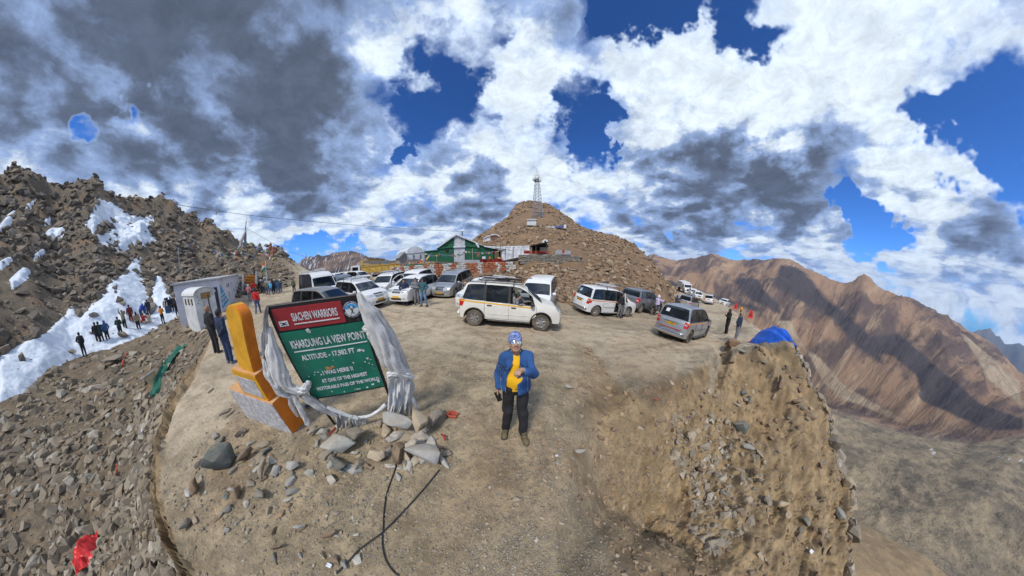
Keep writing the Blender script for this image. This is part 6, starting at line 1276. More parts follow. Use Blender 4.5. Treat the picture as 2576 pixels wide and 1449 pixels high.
# the crowd under the orange board
crowd = ((1945,350,1962,455,'grey','jeans','in grey below the orange board, furthest left of the crowd'),(1985,375,2000,525,'pink','grey','in pink standing in front of the orange board'),(2040,345,2052,470,'red','jeans','in red with back turned at the orange board'),
 (2005,330,2010,440,'black','black','in black right under the orange board'),(2100,300,2108,420,'navy','dkjeans','in navy left of the flag pole foot'),(2125,300,2130,425,'charcoal','black','in charcoal next to the flag pole'),(2148,305,2150,440,'brown','black','in brown just right of the flag pole'),
 (2172,310,2182,450,'khaki','jeans','in khaki in the front of the crowd'),(2195,300,2200,430,'white','jeans','in white top within the crowd'),(2222,310,2232,455,'cyan','jeans','in light blue shirt and jeans in the crowd'),(2250,305,2255,440,'black','black','in black between the blue shirts'),
 (2272,300,2280,435,'navy','dkjeans','in navy and dark jeans in the crowd'),(2300,300,2312,435,'blue','jeans','in blue with jeans near the right end of the crowd'),(2332,305,2335,425,'teal','jeans','in turquoise top at the right end of the crowd'),(2075,310,2080,420,'olive','charcoal','in olive left of the navy one'),(2030,300,2032,400,'tan','brown','in tan standing at the back of the crowd'),
 (2240,290,2243,405,'maroon','black','in maroon at the back of the crowd'),(2160,290,2165,400,'grey','jeans','in grey cap at the back, right of the pole'),(2290,292,2292,400,'charcoal','jeans','in charcoal at the back behind the blue one'))
for i, (hx, hy, fx, fy, t_, b_, lb) in enumerate(crowd):
    (a, b), (c, d) = PX(hx, hy), PX(fx, fy); pers(c, d, math.hypot(a-c, b-d), (170, 150, 200, 20, -40)[i % 5], 'person '+lb, t_, b_, kind=('stand', 'pockets', 'folded', 'phone', 'stride')[i % 5], group='crowd in front of the orange board', head=('hair', 'cap', 'hair', 'beanie')[i % 4], hcol=(None, 'white', None, 'cream')[i % 4], s=.97+.05*(i % 3), h=.034)
(a, b), (c, d) = PX(2060, 425), PX(2090, 655); pers(c, d, math.hypot(a-c, b-d), 165, 'person in bright red shirt and jeans walking towards the crowd, back to us', 'red', 'jeans', kind='stride', h=.026)
pers(742, 737, 41, 170, 'person in olive jacket and black trousers walking left of the white van', 'olive', 'black', kind='stride')
# two men behind the yellow monument
pers(583, 912, 133, 118, 'man in navy hooded jacket, jeans and pale trainers holding something bright blue behind his back', 'navy', 'dkjeans', kind='behind', h=.014, build=1.08, shoes='grey')
pers(548, 885, 128, 120, 'bald man in black jacket standing behind the man in navy', 'black', 'black', kind='stand', h=.02, head='hair', hcol='skin')
# three men in front of the white car
Q5 = lambda x, y: ((1150+x/4.2617)*.83854, (660+y/4.2617)*.83854)
for hx, hy, fx, fy, face, label, top, bot, kw in ((275,805,285,1100,0,'short man in navy jacket and jeans, left of the three by the white car','navy','jeans',dict(kind='pockets', shoes='grey')),
 (398,770,432,1078,8,'man in grey track suit, cap and mask, middle of the three','grey','grey',dict(kind='folded', head='cap', hcol='charcoal')), (488,765,520,1100,-35,'man in teal vest and light jeans with cap, right of the three','teal','ltjeans',dict(kind='wide', head='cap', hcol='charcoal'))):
    (a, b), (c, d) = Q5(hx, hy), Q5(fx, fy); pers(c, d, math.hypot(a-c, b-d), face, label, top, bot, h=.022, **kw)
# right side
R6 = lambda x, y: ((1900+x/4.2617)*.83854, (820+y/4.2617)*.83854)
(a, b), (c, d) = R6(1240, 392), R6(1175, 765); pers(c, d, math.hypot(a-c, b-d), -60, 'person in black hooded jacket and black trousers looking down at the roadside', 'black', 'black', kind='phone', hood=True, h=.02, build=1.05)
(a, b), (c, d) = R6(1378, 490), R6(1295, 872); pers(c, d, math.hypot(a-c, b-d), 75, 'man in navy jacket, olive cap and grey trousers at the drop', 'navy', 'grey', kind='pockets', head='cap', hcol='khaki', h=.02, build=1.1)
(a, b), (c, d) = R6(1390, 315), R6(1375, 467); pers(c, d, math.hypot(a-c, b-d), 60, 'person in orange top and black trousers far down the road by the red barriers', 'orange', 'black', kind='folded')
(a, b), (c, d) = R6(830, 250), R6(840, 345); pers(c, d, 34, 150, 'person in black between the parked cars down the road', 'black', 'black')
# driver of the cream car, passenger of the white one
dr = person(0, 0, 0, 0, 'driver in grey shirt with short beard leaning out of the cream car window', 'grey', 'charcoal', kind='drive', h=.016)
dr.matrix_world = XYM @ Matrix.Translation((.34, -.36, .24)) @ Matrix.Rotation(math.radians(-112), 4, 'Z')
ps = person(0, 0, 0, 0, 'person in dark jacket and grey trousers standing in the open car door', 'black', 'grey', kind='stand', h=.024, s=.93)
ps.matrix_world = WI[1] @ Matrix.Translation((.42, -1.0, 0)) @ Matrix.Rotation(math.radians(160), 4, 'Z') @ Matrix.Scale(.93, 4)
for (rt, hd_, h3), lb, tp_, hc_ in ((BK, 'rider in pale lilac jacket and white helmet on the dark motorcycle', 'lilac', 'white'), (BK2, 'rider in dark jacket and royal blue helmet behind the silver car', 'charcoal', 'royal')):
    r_ = person(h3[0], h3[1], gz(h3[0], h3[1])+.43, 0, lb, tp_, 'black', kind='ride', h=.024, head='helmet', hcol=hc_, build=1.1); r_.location.z = gz(h3[0], h3[1])+.36; r_.location.x -= math.cos(hd_)*.18; r_.location.y -= math.sin(hd_)*.18; r_.rotation_euler = (0, 0, hd_-math.pi/2)
# ------------------------------------------------------------------ the man in front
def denim():
    t = NT('denim'); p = t.pos(); n = t.noise(p, 5, 6, .6); n2 = t.noise(p, 160, 2, .5, scl=(1, 1, .35)); n3 = t.noise(p, 14, 5, .6, off=(3, 1, 2))
    c = t.mix(t.rng(n, .3, .7), (.008,.048,.165), (.018,.080,.24)); c = t.mix(t.m('MULTIPLY', t.rng(n2, .4, .7), .35), c, (.07,.17,.38)); c = t.mix(t.m('MULTIPLY', t.rng(n3, .55, .75), .4), c, (.02,.06,.18))
    t.col(c).set(Roughness=.9); t.bump(t.m('ADD', n3, t.m('MULTIPLY', n2, .2)), .5, .012); return t.mat
m_denim = denim(); m_tee = M('yellow_cotton', (.86,.47,.008), .85, var=.10, sc=5, bump=.3); m_blk = M('black_denim', (.014,.014,.017), .85, var=.3, bump=.3); m_lip = M('lips', (.30,.11,.085), .5); m_teeth = M('teeth', (.75,.73,.68), .3); m_hairb = M('stubble', (.10,.06,.045), .8)
m_boot = M('olive_suede', (.13,.105,.055), .85, var=.3); m_sole = M('dark_rubber_sole', (.03,.03,.028), .8); m_mirror = M('mirror_lens', (.75,.78,.72), .05, 1., .05); m_gold = M('gilt_wire', (.6,.45,.2), .25, 1.); m_thread = M('pale_thread', (.55,.42,.25), .8); m_btn = M('brass_button', (.5,.40,.25), .35, .9)
def knit():
    t = NT('blue_melange_knit'); p = t.pos(); n = t.noise(p, 26, 4, .7, scl=(.6, .6, 3.0)); n2 = t.noise(p, 55, 3, .7, off=(1, 1, 1), scl=(1, 1, 2)); c = t.mix(t.rng(n, .42, .58), (.045,.075,.28), (.30,.38,.62)); c = t.mix(t.rng(n2, .58, .66), c, (.015,.02,.09)); t.col(c).set(Roughness=.95); t.bump(n, .7, .01); return t.mat
m_knit = knit()
hero = empty('person', (.05, 2.31, gz(.05, 2.31)+.003), 'man in denim jacket, yellow T-shirt, blue knitted hat and sunglasses holding out one hand', 'person'); hero.rotation_euler = (0, 0, math.pi+.10); hero.scale = (.955,)*3
# local frame: faces +Y, his right hand at +X.  joints
sR, sL = V3(.165, .0, 1.41), V3(-.165, .03, 1.42); eR, wR = V3(.235, -.05, 1.15), V3(.262, .03, .92); eL, wL = V3(-.205, .25, 1.27), V3(-.02, .41, 1.45)
kR, aR = V3(.12, .03, .50), V3(.15, .02, .10); kL, aL = V3(-.10, .10, .49), V3(-.11, .17, .10); hipR, hipL = V3(.09, 0, .90), V3(-.09, 0, .90)
hdc = V3(.01, .03, 1.615); RH = np.array(Rx(math.radians(27)))      # head tipped back to look up at the lens
def hp(x, y, z): return hdc+RH @ V3(x, y, z)
h_ = .0095; lo, hi = V3(-.42, -.26, -.01), V3(.42, .60, 1.80)
B = Field(lo, hi, h_); B.cap(V3(0, 0, 1.0), V3(0, 0, 1.32), .12, .135, .05, (.85, 1.1, 1)).cap(sR, sL, .048, .048, .05).cap(V3(0, -.01, 1.45), hdc-V3(0, .01, .05), .064, .060, .03)
B.ell(hp(0, -.005, .015), (.080, .097, .112), .02, RH).ell(hp(0, .030, -.062), (.062, .058, .056), .03, RH).ell(hp(0, .062, -.088), (.028, .024, .02), .02, RH).cap(hp(0, .088, .012), hp(0, .108, -.022), .010, .013, .012).ell(hp(0, .104, -.026), (.021, .014, .012), .008, RH)
for sx in (-1, 1): B.ell(hp(sx*.081, -.005, -.012), (.010, .02, .03), .008, RH).ell(hp(sx*.042, .075, -.024), (.022, .018, .02), .02, RH).ell(hp(sx*.03, .09, .016), (.018, .010, .012), .006, RH, sub=True)
B.ell(hp(0, .100, -.056), (.026, .012, .009), .004, RH, sub=True)
for s0, e0, w0, h0, k0, a0 in ((sR, eR, wR, hipR, kR, aR), (sL, eL, wL, hipL, kL, aL)):
    B.cap(s0, e0, .05, .042, .03).cap(e0, w0, .042, .030, .02).cap(h0, k0, .08, .056, .04).cap(k0, a0, .054, .038, .03)
def hand(Fd, w, d, palmn, curl, spreadf=.0, r=.0105):
    """palm, four unequal bent fingers and a thumb"""
    d = d/np.linalg.norm(d); palmn = palmn-d*(palmn@d); palmn /= np.linalg.norm(palmn); sd = np.cross(d, palmn)
    for o_ in (-.026, -.009, .009, .026): Fd.cap(w+d*.01+sd*o_*.6, w+d*.082+sd*o_, .016, .0145, .012)
    for j_, (o_, L_) in enumerate(((-.030, .072), (-.010, .082), (.010, .077), (.029, .060))):
        p0 = w+d*.086+sd*o_; ang = 0; q = p0
        for sg_, f_ in enumerate((.45, .32, .25)):
            ang += curl*(.6, 1., .9)[sg_]*(1+.08*j_); v = d*math.cos(ang)+palmn*math.sin(ang)+sd*(o_*spreadf); n_ = q+v/np.linalg.norm(v)*L_*f_; Fd.cap(q, n_, r*(1-.08*sg_), r*(1-.08*(sg_+1)), .004); q = n_
    t0 = w+d*.022-sd*.028; t1 = t0+(-sd*.55+d*.62+palmn*.5)/1.0*.042; t2 = t1+(d*.75+palmn*.62-sd*.05)*.030; Fd.cap(t0, t1, .0165, .0135, .012).cap(t1, t2, .0125, .0105, .004)
hand(B, wR, V3(.02, .06, -1), V3(-1, .1, 0), .62); hand(B, wL, V3(.55, .75, .22), V3(.1, .2, -1), 1.05)
b_ = B.mesh('body', [m_skin], relax=0); obj('body', b_, hero)
T = Field(lo, hi, h_); T.cap(V3(.0, .0, 1.02), V3(0, .0, 1.30), .142, .142, .05, (.86, 1.10, 1)).ell(V3(0, .035, 1.06), (.150, .120, .14), .05).cap(V3(.12, 0, 1.41), V3(-.12, 0, 1.41), .072, .072, .05).cap(V3(0, .0, .93), V3(0, .0, .97), .155, .155, .02, (.9, 1.15, 1)).wrinkle(.0035, 22)
T.cap(V3(0, .0, 1.36), V3(0, .0, 1.455), .115, .080, .03); T.cap(V3(0, .03, 1.50), V3(0, .05, 1.62), .060, .09, .004, sub=True); T.cap(V3(-.3, 0, .835), V3(.3, 0, .835), .10, .10, .01, sub=True); T.ell(V3(0, .02, .78), (.3, .3, .13), .01, sub=True); obj('shirt', T.mesh('shirt', [m_tee]), hero)
P_ = Field(lo, hi, h_); P_.cap(V3(.05, 0, .93), V3(-.05, 0, .93), .140, .140, .04, (1, 1.12, 1))
for h0, k0, a0 in ((hipR, kR, aR), (hipL, kL, aL)): P_.cap(h0, k0, .100, .078, .04).cap(k0, a0+V3(0, 0, .0), .078, .066, .03)
P_.wrinkle(.0085, 26); obj('trousers', P_.mesh('trousers', [m_blk]), hero)
J = Field(lo, hi, h_)
def shell(F2, g, sub):
    kk = .004 if sub else .05
    F2.cap(V3(0, -.005, 1.00), V3(0, -.005, 1.32), .166+g, .160+g, kk, (.84, 1.06, 1), sub).cap(V3(.125, -.005, 1.40), V3(-.125, -.005, 1.40), .096+g, .096+g, kk, sub=sub).cap(V3(.0, -.01, .93), V3(0, -.01, .99), .195+g, .175+g, kk, (.84, 1.05, 1), sub)
shell(J, 0, False)
J.cap(sR, eR, .062, .054, .04).cap(eR, wR+V3(0, 0, .03), .054, .047, .025).cap(sL, eL, .064, .057, .04).cap(eL, eL+(wL-eL)*.86, .057, .056, .025).wrinkle(.0085, 34)
shell(J, -.021, True)
# front left open, wider to the hem; hem and cuffs cut
X, Y, Z = np.meshgrid(*[J.lo[i]+J.h*np.arange(J.n[i]) for i in range(3)], indexing='ij', sparse=True)
wd = .040+.040*np.clip((1.44-Z)/.5, 0, 1); cx = .070*np.clip((1.42-Z)/.3, 0, 1); opening = np.maximum(np.abs(X-cx)-wd, .02-Y).astype(np.float32)+0*Z.astype(np.float32); J.f = np.maximum(J.f, -opening)
far_arm = np.minimum(np.sqrt((X-wL[0])**2+(Y-wL[1])**2+(Z-wL[2])**2), 9)
J.f = np.maximum(J.f, np.where((np.abs(X) < .235) & (Y < .2), (.865+.28*X)-Z, -1).astype(np.float32)); J.cap(V3(0, .0, 1.52), V3(0, .03, 1.64), .070, .10, .004, sub=True)
dw = ((X-wL[0])*(eL-wL)[0]+(Y-wL[1])*(eL-wL)[1]+(Z-wL[2])*(eL-wL)[2])/np.linalg.norm(eL-wL); J.f = np.maximum(J.f, np.where((X > -.33) & (Y > .2), .045-dw, -1).astype(np.float32))
jk = obj('jacket', J.mesh('jacket', [m_denim], relax=3), hero)
def onfront(x, z, off=.006):
    """point on the jacket's front, found on its field"""
    best = None
    for y in np.arange(.30, -.02, -.003):
        i = np.round((V3(x, y, z)-J.lo)/J.h).astype(int)
        if (i >= 0).all() and (i < J.n).all() and J.f[tuple(i)] < 0: return V3(x, y+off, z)
    return V3(x, .12, z)
cl = MB()
for sx in (1, -1):   # turned-down collar, pocket flaps, seams, buttons
    q = [V3(sx*.02, -.095, 1.505), V3(sx*.08, -.06, 1.50), V3(sx*.10, .02, 1.475), V3(sx*.085, .10, 1.435), V3(sx*.060, .145, 1.385)]; o_ = [V3(sx*.03, -.135, 1.455), V3(sx*.125, -.085, 1.455), V3(sx*.155, .02, 1.44), V3(sx*.15, .115, 1.395), V3(sx*.115, .165, 1.315)]
    V = [tuple(a) for a in q]+[tuple(a) for a in o_]+[tuple(a-V3(0, 0, .008)) for a in o_]+[tuple(a-V3(0, 0, .012)) for a in q]; Fc = [(i+5*r_, i+1+5*r_, i+6+5*r_, i+5+5*r_) for i in range(4) for r_ in range(3)]; cl.add(V, Fc if sx > 0 else [f[::-1] for f in Fc])
cl.build('collar', m_denim, hero, auto=40)
for sx in (1, -1):
    th = MB()
    for xs in (.155, .215): th.tube([onfront(sx*(xs+.0*z) , z, .002) for z in np.linspace(.90, 1.28, 12)], .0022, 3)
    th.tube([onfront(sx*x, 1.295, .003) for x in np.linspace(.12, .24, 7)], .0022, 3); th.build('seam', m_thread, hero)
    pk = MB(); c4 = [onfront(sx*x, z, .007) for x, z in ((.125, 1.30), (.225, 1.30), (.225, 1.265), (.175, 1.245), (.125, 1.265))]; pk.add([tuple(c) for c in c4], [tuple(range(5)) if sx < 0 else tuple(range(4, -1, -1))]); fl_ = pk.build('pocket_flap', m_denim, hero); MB().ball(c4[3]+V3(0, .004, .012), .008, 8).build('button', m_btn, fl_)
bt = MB()
for z in np.linspace(.92, 1.34, 6): MB().ball(onfront(-(.040+.040*min(1, (1.44-z)/.5))+.070*min(1, (1.42-z)/.3)-.016, z, .003), .0085, 8).build('button', m_btn, hero)
# boots
for a0, tw in ((aR, -.30), (aL, .12)):
    t_ = V3(-math.sin(tw)*.0+math.sin(-tw)*.19, .19*math.cos(tw), 0); S_ = Field(a0-V3(.12, .12, .11), a0+V3(.16, .30, .12), .009); S_.cap(a0-V3(0, .045, .05), a0+t_*.72-V3(0, 0, .052), .047, .043, .03, (1, 1, 1.1)).cap(a0+V3(0, 0, .02), a0-V3(0, .02, .04), .058, .05, .03).ell(a0+t_*.8-V3(0, 0, .05), (.047, .06, .036), .03)
    sh_ = obj('boot', S_.mesh('boot', [m_boot]), hero); S2 = Field(a0-V3(.14, .14, .13), a0+V3(.18, .32, .05), .009); S2.cap(a0-V3(0, .05, .088), a0+t_*.82-V3(0, 0, .088), .054, .052, .02, (1, 1, 3.2)); obj('sole', S2.mesh('sole', [m_sole]), sh_)
    lc = MB(); [lc.tube([a0+t_*f_+V3(-.02, 0, -.012-.03*f_*1.2), a0+t_*(f_+.06)+V3(.022, 0, -.012-.03*f_*1.2)], .004, 4) for f_ in (.25, .38, .5)]; lc.build('lace', m_thread, sh_)
# face, glasses, hat
MB().add([tuple(hp(x, .103-abs(x)*.55, z)) for x, z in ((-.026, -.048), (-.012, -.0505), (.012, -.0505), (.026, -.048), (.020, -.058), (.0, -.062), (-.020, -.058))], [(6, 5, 4, 3, 2, 1, 0)]).build('teeth', m_teeth, hero)
lp = MB(); lp.tube([hp(x, .108-abs(x)*.55, -.046+x*x*4-.002) for x in np.linspace(-.030, .030, 7)], .0042, 5).tube([hp(x, .106-abs(x)*.6, -.065+x*x*16) for x in np.linspace(-.028, .028, 7)], .0055, 5); lp.build('lips', m_lip, hero, smooth=True)
sg_ = empty('sunglasses', (0, 0, 0), 'gilt framed mirrored aviator sunglasses worn by the man in denim', 'sunglasses'); sg_.matrix_world = hero.matrix_basis
for sx in (-1, 1):
    n_ = 16; ring = []; V = []
    for k_ in range(n_):
        a = 2*math.pi*k_/n_; x = sx*.036+.030*math.cos(a)*(1+.10*sx*math.sin(-a)); z = .012+.0245*math.sin(a)-(.004 if math.sin(a) < 0 else 0); ring.append(hp(x, .106-abs(x)*.28, z))
    c0 = hp(sx*.036, .112-.036*.25, .010); V = [tuple(c0)]+[tuple(r_) for r_ in ring]; MB().add(V, [(0, 1+k_, 1+(k_+1) % n_) for k_ in range(n_)]).build('lens', m_mirror, sg_, smooth=True); MB().tube(ring+[ring[0]], .0018, 5, cap=False).build('rim', m_gold, sg_, smooth=True)
    MB().tube([hp(sx*.066, .088, .022), hp(sx*.082, .06, .02), hp(sx*.084, -.01, .012)], .0018, 4).build('temple', m_gold, sg_)
MB().tube([hp(-.010, .108, .022), hp(0, .112, .025), hp(.010, .108, .022)], .002, 4).build('bridge', m_gold, sg_)
H = Field(hdc-.24, hdc+.24, .008); H.ell(hp(0, -.012, .052), (.093, .112, .118), .01, RH).ell(hp(0, -.055, .085), (.085, .075, .075), .03, RH); H.ell(hp(0, .115, -.055), (.098, .078, .082), .012, RH, sub=True); H.ell(hp(0, .02, -.145), (.14, .16, .125), .01, RH, sub=True); H.wrinkle(.0022, 70); obj('beanie', H.mesh('beanie', [m_knit]), hero)
MB().tube([wL+(eL-wL)*.10+(np.array(Matrix.Rotation(a, 3, Vector((eL-wL)/np.linalg.norm(eL-wL))) @ Vector((0, 0, 1))))*.036 for a in np.linspace(0, 6.28, 14)], .008, 5, cap=False).build('wristwatch', m_chrome, hero, smooth=True)
MB().box((.0, .137, .965), (.05, .012, .032), bev=.004).build('belt_buckle', m_chrome, hero)
ph = MB().box((0, 0, 0), (.075, .009, .155), bev=.004).build('phone', M('phone_glass', (.012,.012,.014), .15), None); ph.matrix_world = hero.matrix_basis @ Matrix.Translation((.257, .075, .80)) @ Matrix.Rotation(.35, 4, 'Y') @ Matrix.Rotation(.25, 4, 'X'); prop(ph, 'black phone held low in the hand of the man in denim', 'phone')
# ------------------------------------------------------------------ the sign
def worn(name, c, chip, amount=.5, sc=9, rough=.5):
    t = NT(name); p = t.pos(); n = t.noise(p, sc, 8, .68); n2 = t.noise(p, sc*.3, 5, .6, off=(2, 5, 1)); a = t.mix(t.rng(n2, .3, .7), hsv(c, .82), hsv(c, 1.12)); a = t.mix(t.m('MULTIPLY', t.rng(n, .60, .66), amount), a, chip); t.col(a).set(Roughness=rough); return t.mat
m_green_p = worn('green_enamel', (.008,.20,.125), (.35,.42,.38), .35, 11, .42); m_red_p = worn('red_enamel', (.40,.035,.045), (.10,.02,.02), .6, 7, .5); m_blkp = worn('black_frame_paint', (.018,.018,.02), (.22,.2,.18), .5, 14); m_wtp = worn('white_lettering_paint', (.80,.82,.82), (.45,.5,.48), .4, 25); m_sky_b = M('emblem_blue', (.06,.40,.78), .5); m_navy_p = M('emblem_navy', (.012,.016,.07), .5)
_yw, _pt, _rl = .551, -.242, .038; SW, SH = 1.2, 1.576; _u = np.array([math.cos(_yw), math.sin(_yw), 0]); _n = np.array([math.sin(_yw), -math.cos(_yw), 0]); _up = np.array([0, 0, 1.])*math.cos(_pt)-_n*math.sin(_pt)
U_ = _u*math.cos(_rl)+_up*math.sin(_rl); V_ = -_u*math.sin(_rl)+_up*math.cos(_rl); N_ = np.cross(U_, V_); SC_ = np.array([-2.415, 1.827, 2.113])
SM = Matrix.Translation(Vector(SC_)) @ Matrix((U_, V_, N_)).transposed().to_4x4()     # sign space: x right, y up, z towards the reader
sign = empty('view_point_sign', (0, 0, 0), 'green and red painted board with white lettering, draped in grey cloth, beside the monument', 'sign', mat=SM)
def sx_(f): return (f-.5)*SW
def sy_(f): return (.5-f)*SH
MB().box((0, 0, -.02), (SW+.03, SH+.03, .035), bev=.006).build('board', m_blkp, sign)
MB().box((sx_(.42), sy_(.115), .0035), (SW*.76, SH*.185, .008)).build('red_panel', m_red_p, sign); MB().box((0, sy_(.605), .0035), (SW*.955, SH*.755, .008)).build('green_panel', m_green_p, sign)
def sl_(x, y, a=0): return Matrix.Translation((sx_(x), sy_(y), .0105)) @ Matrix.Rotation(a, 4, 'Z')
for tx_, x, y, w, sz in (('SIACHEN WARRIORS', .49, .108, .50, .145), ('KHARDUNG LA VIEW POINT', .53, .352, .86, .165), ('ALTITUDE - 17,982 FT', .47, .492, .64, .112), ('I WAS HERE !!', .50, .685, .38, .098), ('AT ONE OF THE HIGHEST', .54, .780, .585, .094), ('MOTORABLE PASS OF THE WORLD', .54, .868, .82, .088)):
    lettering(tx_, m_wtp, sign, sl_(x, y), sz, off=.0032, width=w*SW, depth=.0008)
for x0, x1, y in ((.24, .745, .165), (.10, .96, .420)): MB().box(((sx_(x0)+sx_(x1))/2, sy_(y), .0105), ((x1-x0)*SW, .014, .004)).build('underline', m_wtp, sign)
cr = MB().box((sx_(.125), sy_(.148), .0105), (.125, .07, .004)).build('crest_panel', m_wtp, sign); k_ = MB(); [k_.box((sx_(.125), sy_(.148), .0145), (.095, .009, .003), R=Rz(a)) for a in (.45, -.45)]; k_.ball((sx_(.125), sy_(.148), .014), (.016, .02, .003), 8); k_.build('crest', m_ink, cr)
def disc(r, z, n=36): return [(r*math.cos(2*math.pi*i/n), r*math.sin(2*math.pi*i/n)) for i in range(n)]
ex, ey = sx_(.895), sy_(.108); em = MB().prism(disc(.118, 0), .004, (ex, ey, .001)).build('emblem', m_navy_p, sign); MB().prism(disc(.086, 0), .003, (ex, ey, .0055)).build('emblem_ring', m_wtp, em); MB().prism(disc(.082, 0), .003, (ex, ey, .009)).build('emblem_sky', m_sky_b, em)
MB().prism([(.082*math.cos(a), .082*math.sin(a)) for a in np.linspace(math.radians(170), math.radians(370), 20)]+[(.05, .022), (.035, .015), (.0, .058), (-.02, .03), (-.035, .038), (-.06, .01)], .003, (ex, ey, .0125)).build('emblem_mountain', m_wtp, em)
k_ = MB(); [k_.box((ex, ey-.012, .017), (.11, .0065, .003), R=Rz(a)) for a in (math.radians(62), math.radians(118))]; k_.box((ex, ey-.008, .017), (.006, .07, .003)); [k_.box((ex+s_*.028, ey+.036, .017), (.034, .006, .003), R=Rz(-s_*.5)) for s_ in (-1, 1)]; k_.build('crossed_axes', m_ink, em)
for tx_, a0, a1, fl in (('SIACHEN WARRIORS', 165, 15, 1), ('COURAGE AND FORTITUDE', 200, 340, -1)):
    for i, ch_ in enumerate(tx_):
        if ch_ == ' ': continue
        a = math.radians(a0+(a1-a0)*i/(len(tx_)-1)); lettering(ch_, m_wtp, em, Matrix.Translation((ex+.102*math.cos(a), ey+.102*math.sin(a), .0065)) @ Matrix.Rotation(a-fl*math.pi/2, 4, 'Z'), .024, depth=.001, off=.0006)
rs_ = random.Random(9)
def chip(x, y, r, mt, n=9, el=1.): 
    MB().prism([(r*el*(.5+.9*rs_.random())*math.cos(a), r*(.5+.9*rs_.random())*math.sin(a)) for a in np.linspace(0, 6.28, n)[:-1]], .0015, (sx_(x), sy_(y), .009)).build('paint_scar', mt, sign)
for x, y, r in ((.36, .235, .035), (.37, .245, .022), (.84, .50, .032), (.88, .505, .022), (.90, .60, .018), (.93, .62, .01), (.86, .635, .013), (.22, .66, .012), (.26, .665, .014), (.20, .69, .008), (.28, .70, .012), (.72, .62, .013), (.90, .66, .01), (.93, .68, .008), (.84, .93, .022), (.76, .955, .018), (.93, .905, .026), (.45, .96, .012), (.30, .93, .012), (.12, .70, .008), (.93, .32, .007), (.50, .56, .006)): chip(x, y, r, m_wtp, 10)
for x, y, r in ((.40, .632, .02), (.43, .645, .018), (.46, .628, .022), (.385, .655, .012)): chip(x, y, r, m_org, 8, 1.6)
MB().box((sx_(.63), sy_(.955), .0105), (.10, .012, .002)).build('maker_plate', m_wtp, sign); MB().box((sx_(.605), sy_(.955), .0125), (.02, .014, .002)).build('maker_mark', m_red_p, sign)
pg = []
for x in (.02, .98):   # legs carry on down to the ground
    t_ = SC_+U_*sx_(x)-N_*.045+V_*(SH*.5); b_ = SC_+U_*sx_(x)-N_*.045-V_*(SH*.5); d_ = (b_-t_)/np.linalg.norm(b_-t_); g_ = b_+d_*(b_[2]-gz(b_[0], b_[1])+.15); pg.append(g_)
    iM = SM.inverted(); MB().tube([iM @ Vector(t_), iM @ Vector(g_)], .024, 6).build('post', m_blkp, sign)
# ---- cloth wound round the sign
def clothm(name, c, dirt):
    t = NT(name); p = t.pos(False); n = t.noise(p, 3.5, 7, .62); n2 = t.noise(p, 70, 3, .6); a = t.mix(t.rng(n, .3, .7), c, hsv(c, .74)); a = t.mix(t.m('MULTIPLY', t.rng(t.noise(p, 7, 6, .65, off=(4, 4, 4)), .5, .72), dirt), a, (.22, .19, .15)); t.col(a).set(Roughness=.95, Sheen_Weight=.2); t.bump(t.m('ADD', n2, t.noise(p, 34, 6, .65)), .4, .006); return t.mat
m_clA = clothm('grey_white_cloth', (.74,.74,.72), .40); m_clB = clothm('dusty_cloth', (.58,.565,.54), .55)
def onsign(x, y, off=.05):
    """crop pixel of the sign to a point in the sign's plane, moved towards the reader"""
    px_, py_ = (650+x/2.4143)*.83854, (860+y/2.4143)*.83854; r = ray(px_, py_); o_ = SC_+N_*off; t = ((o_-np.array([0, 0, CAMH]))@N_)/(r@N_); return np.array([0, 0, CAMH])+r*t
def smooth_path(P, n):
    P = np.array(P, float); m = len(P); t = np.linspace(0, m-1, n); i = np.clip(t.astype(int), 0, m-2); f = (t-i)[:, None]; g = lambda k: P[np.clip(k, 0, m-1)]
    a, b, c, d = g(i-1), g(i), g(i+1), g(i+2); return .5*(2*b+(c-a)*f+(2*a-5*b+4*c-d)*f*f+(3*b-a-3*c+d)*f**3)
_ci = [0]
def bundle(path, rad, flat=.6, folds=7, parent=None, mat=None, n=40, ns=56, amp=.30, twist=1.5, nm='drape'):
    """gathered cloth: a pleated, twisted length hung along a path"""
    _ci[0] += 1; sd = _ci[0]; P = smooth_path(path, n); R = np.interp(np.linspace(0, 1, n), np.linspace(0, 1, len(rad)), rad); V = []; up = N_
    for i in range(n):
        T_ = P[min(i+1, n-1)]-P[max(i-1, 0)]; T_ /= np.linalg.norm(T_)+1e-9; b = np.cross(T_, up); b /= np.linalg.norm(b)+1e-9; c = np.cross(b, T_)
        for k in range(ns):
            a = 2*math.pi*k/ns; tw = twist*i/n; w = 1+amp*(1.7*abs(math.sin(.5*folds*(a+tw)+sd+1.2*math.sin(i*.22+sd)))-1)*(.7+.4*math.sin(a*2+sd))+.13*(1.6*abs(math.sin((folds+2.5)*a-i*.16+sd))-1)+.45*(float(vnoise(a*1.6+sd*7, i*.28, sd))-.5)
            V.append(P[i]+(b*math.cos(a)+c*math.sin(a)*flat)*R[i]*w)
    Fc = [(i*ns+k, i*ns+(k+1) % ns, (i+1)*ns+(k+1) % ns, (i+1)*ns+k) for i in range(n-1) for k in range(ns)]; return MB().add(V, Fc).build(nm, mat or m_clA, parent, smooth=True)
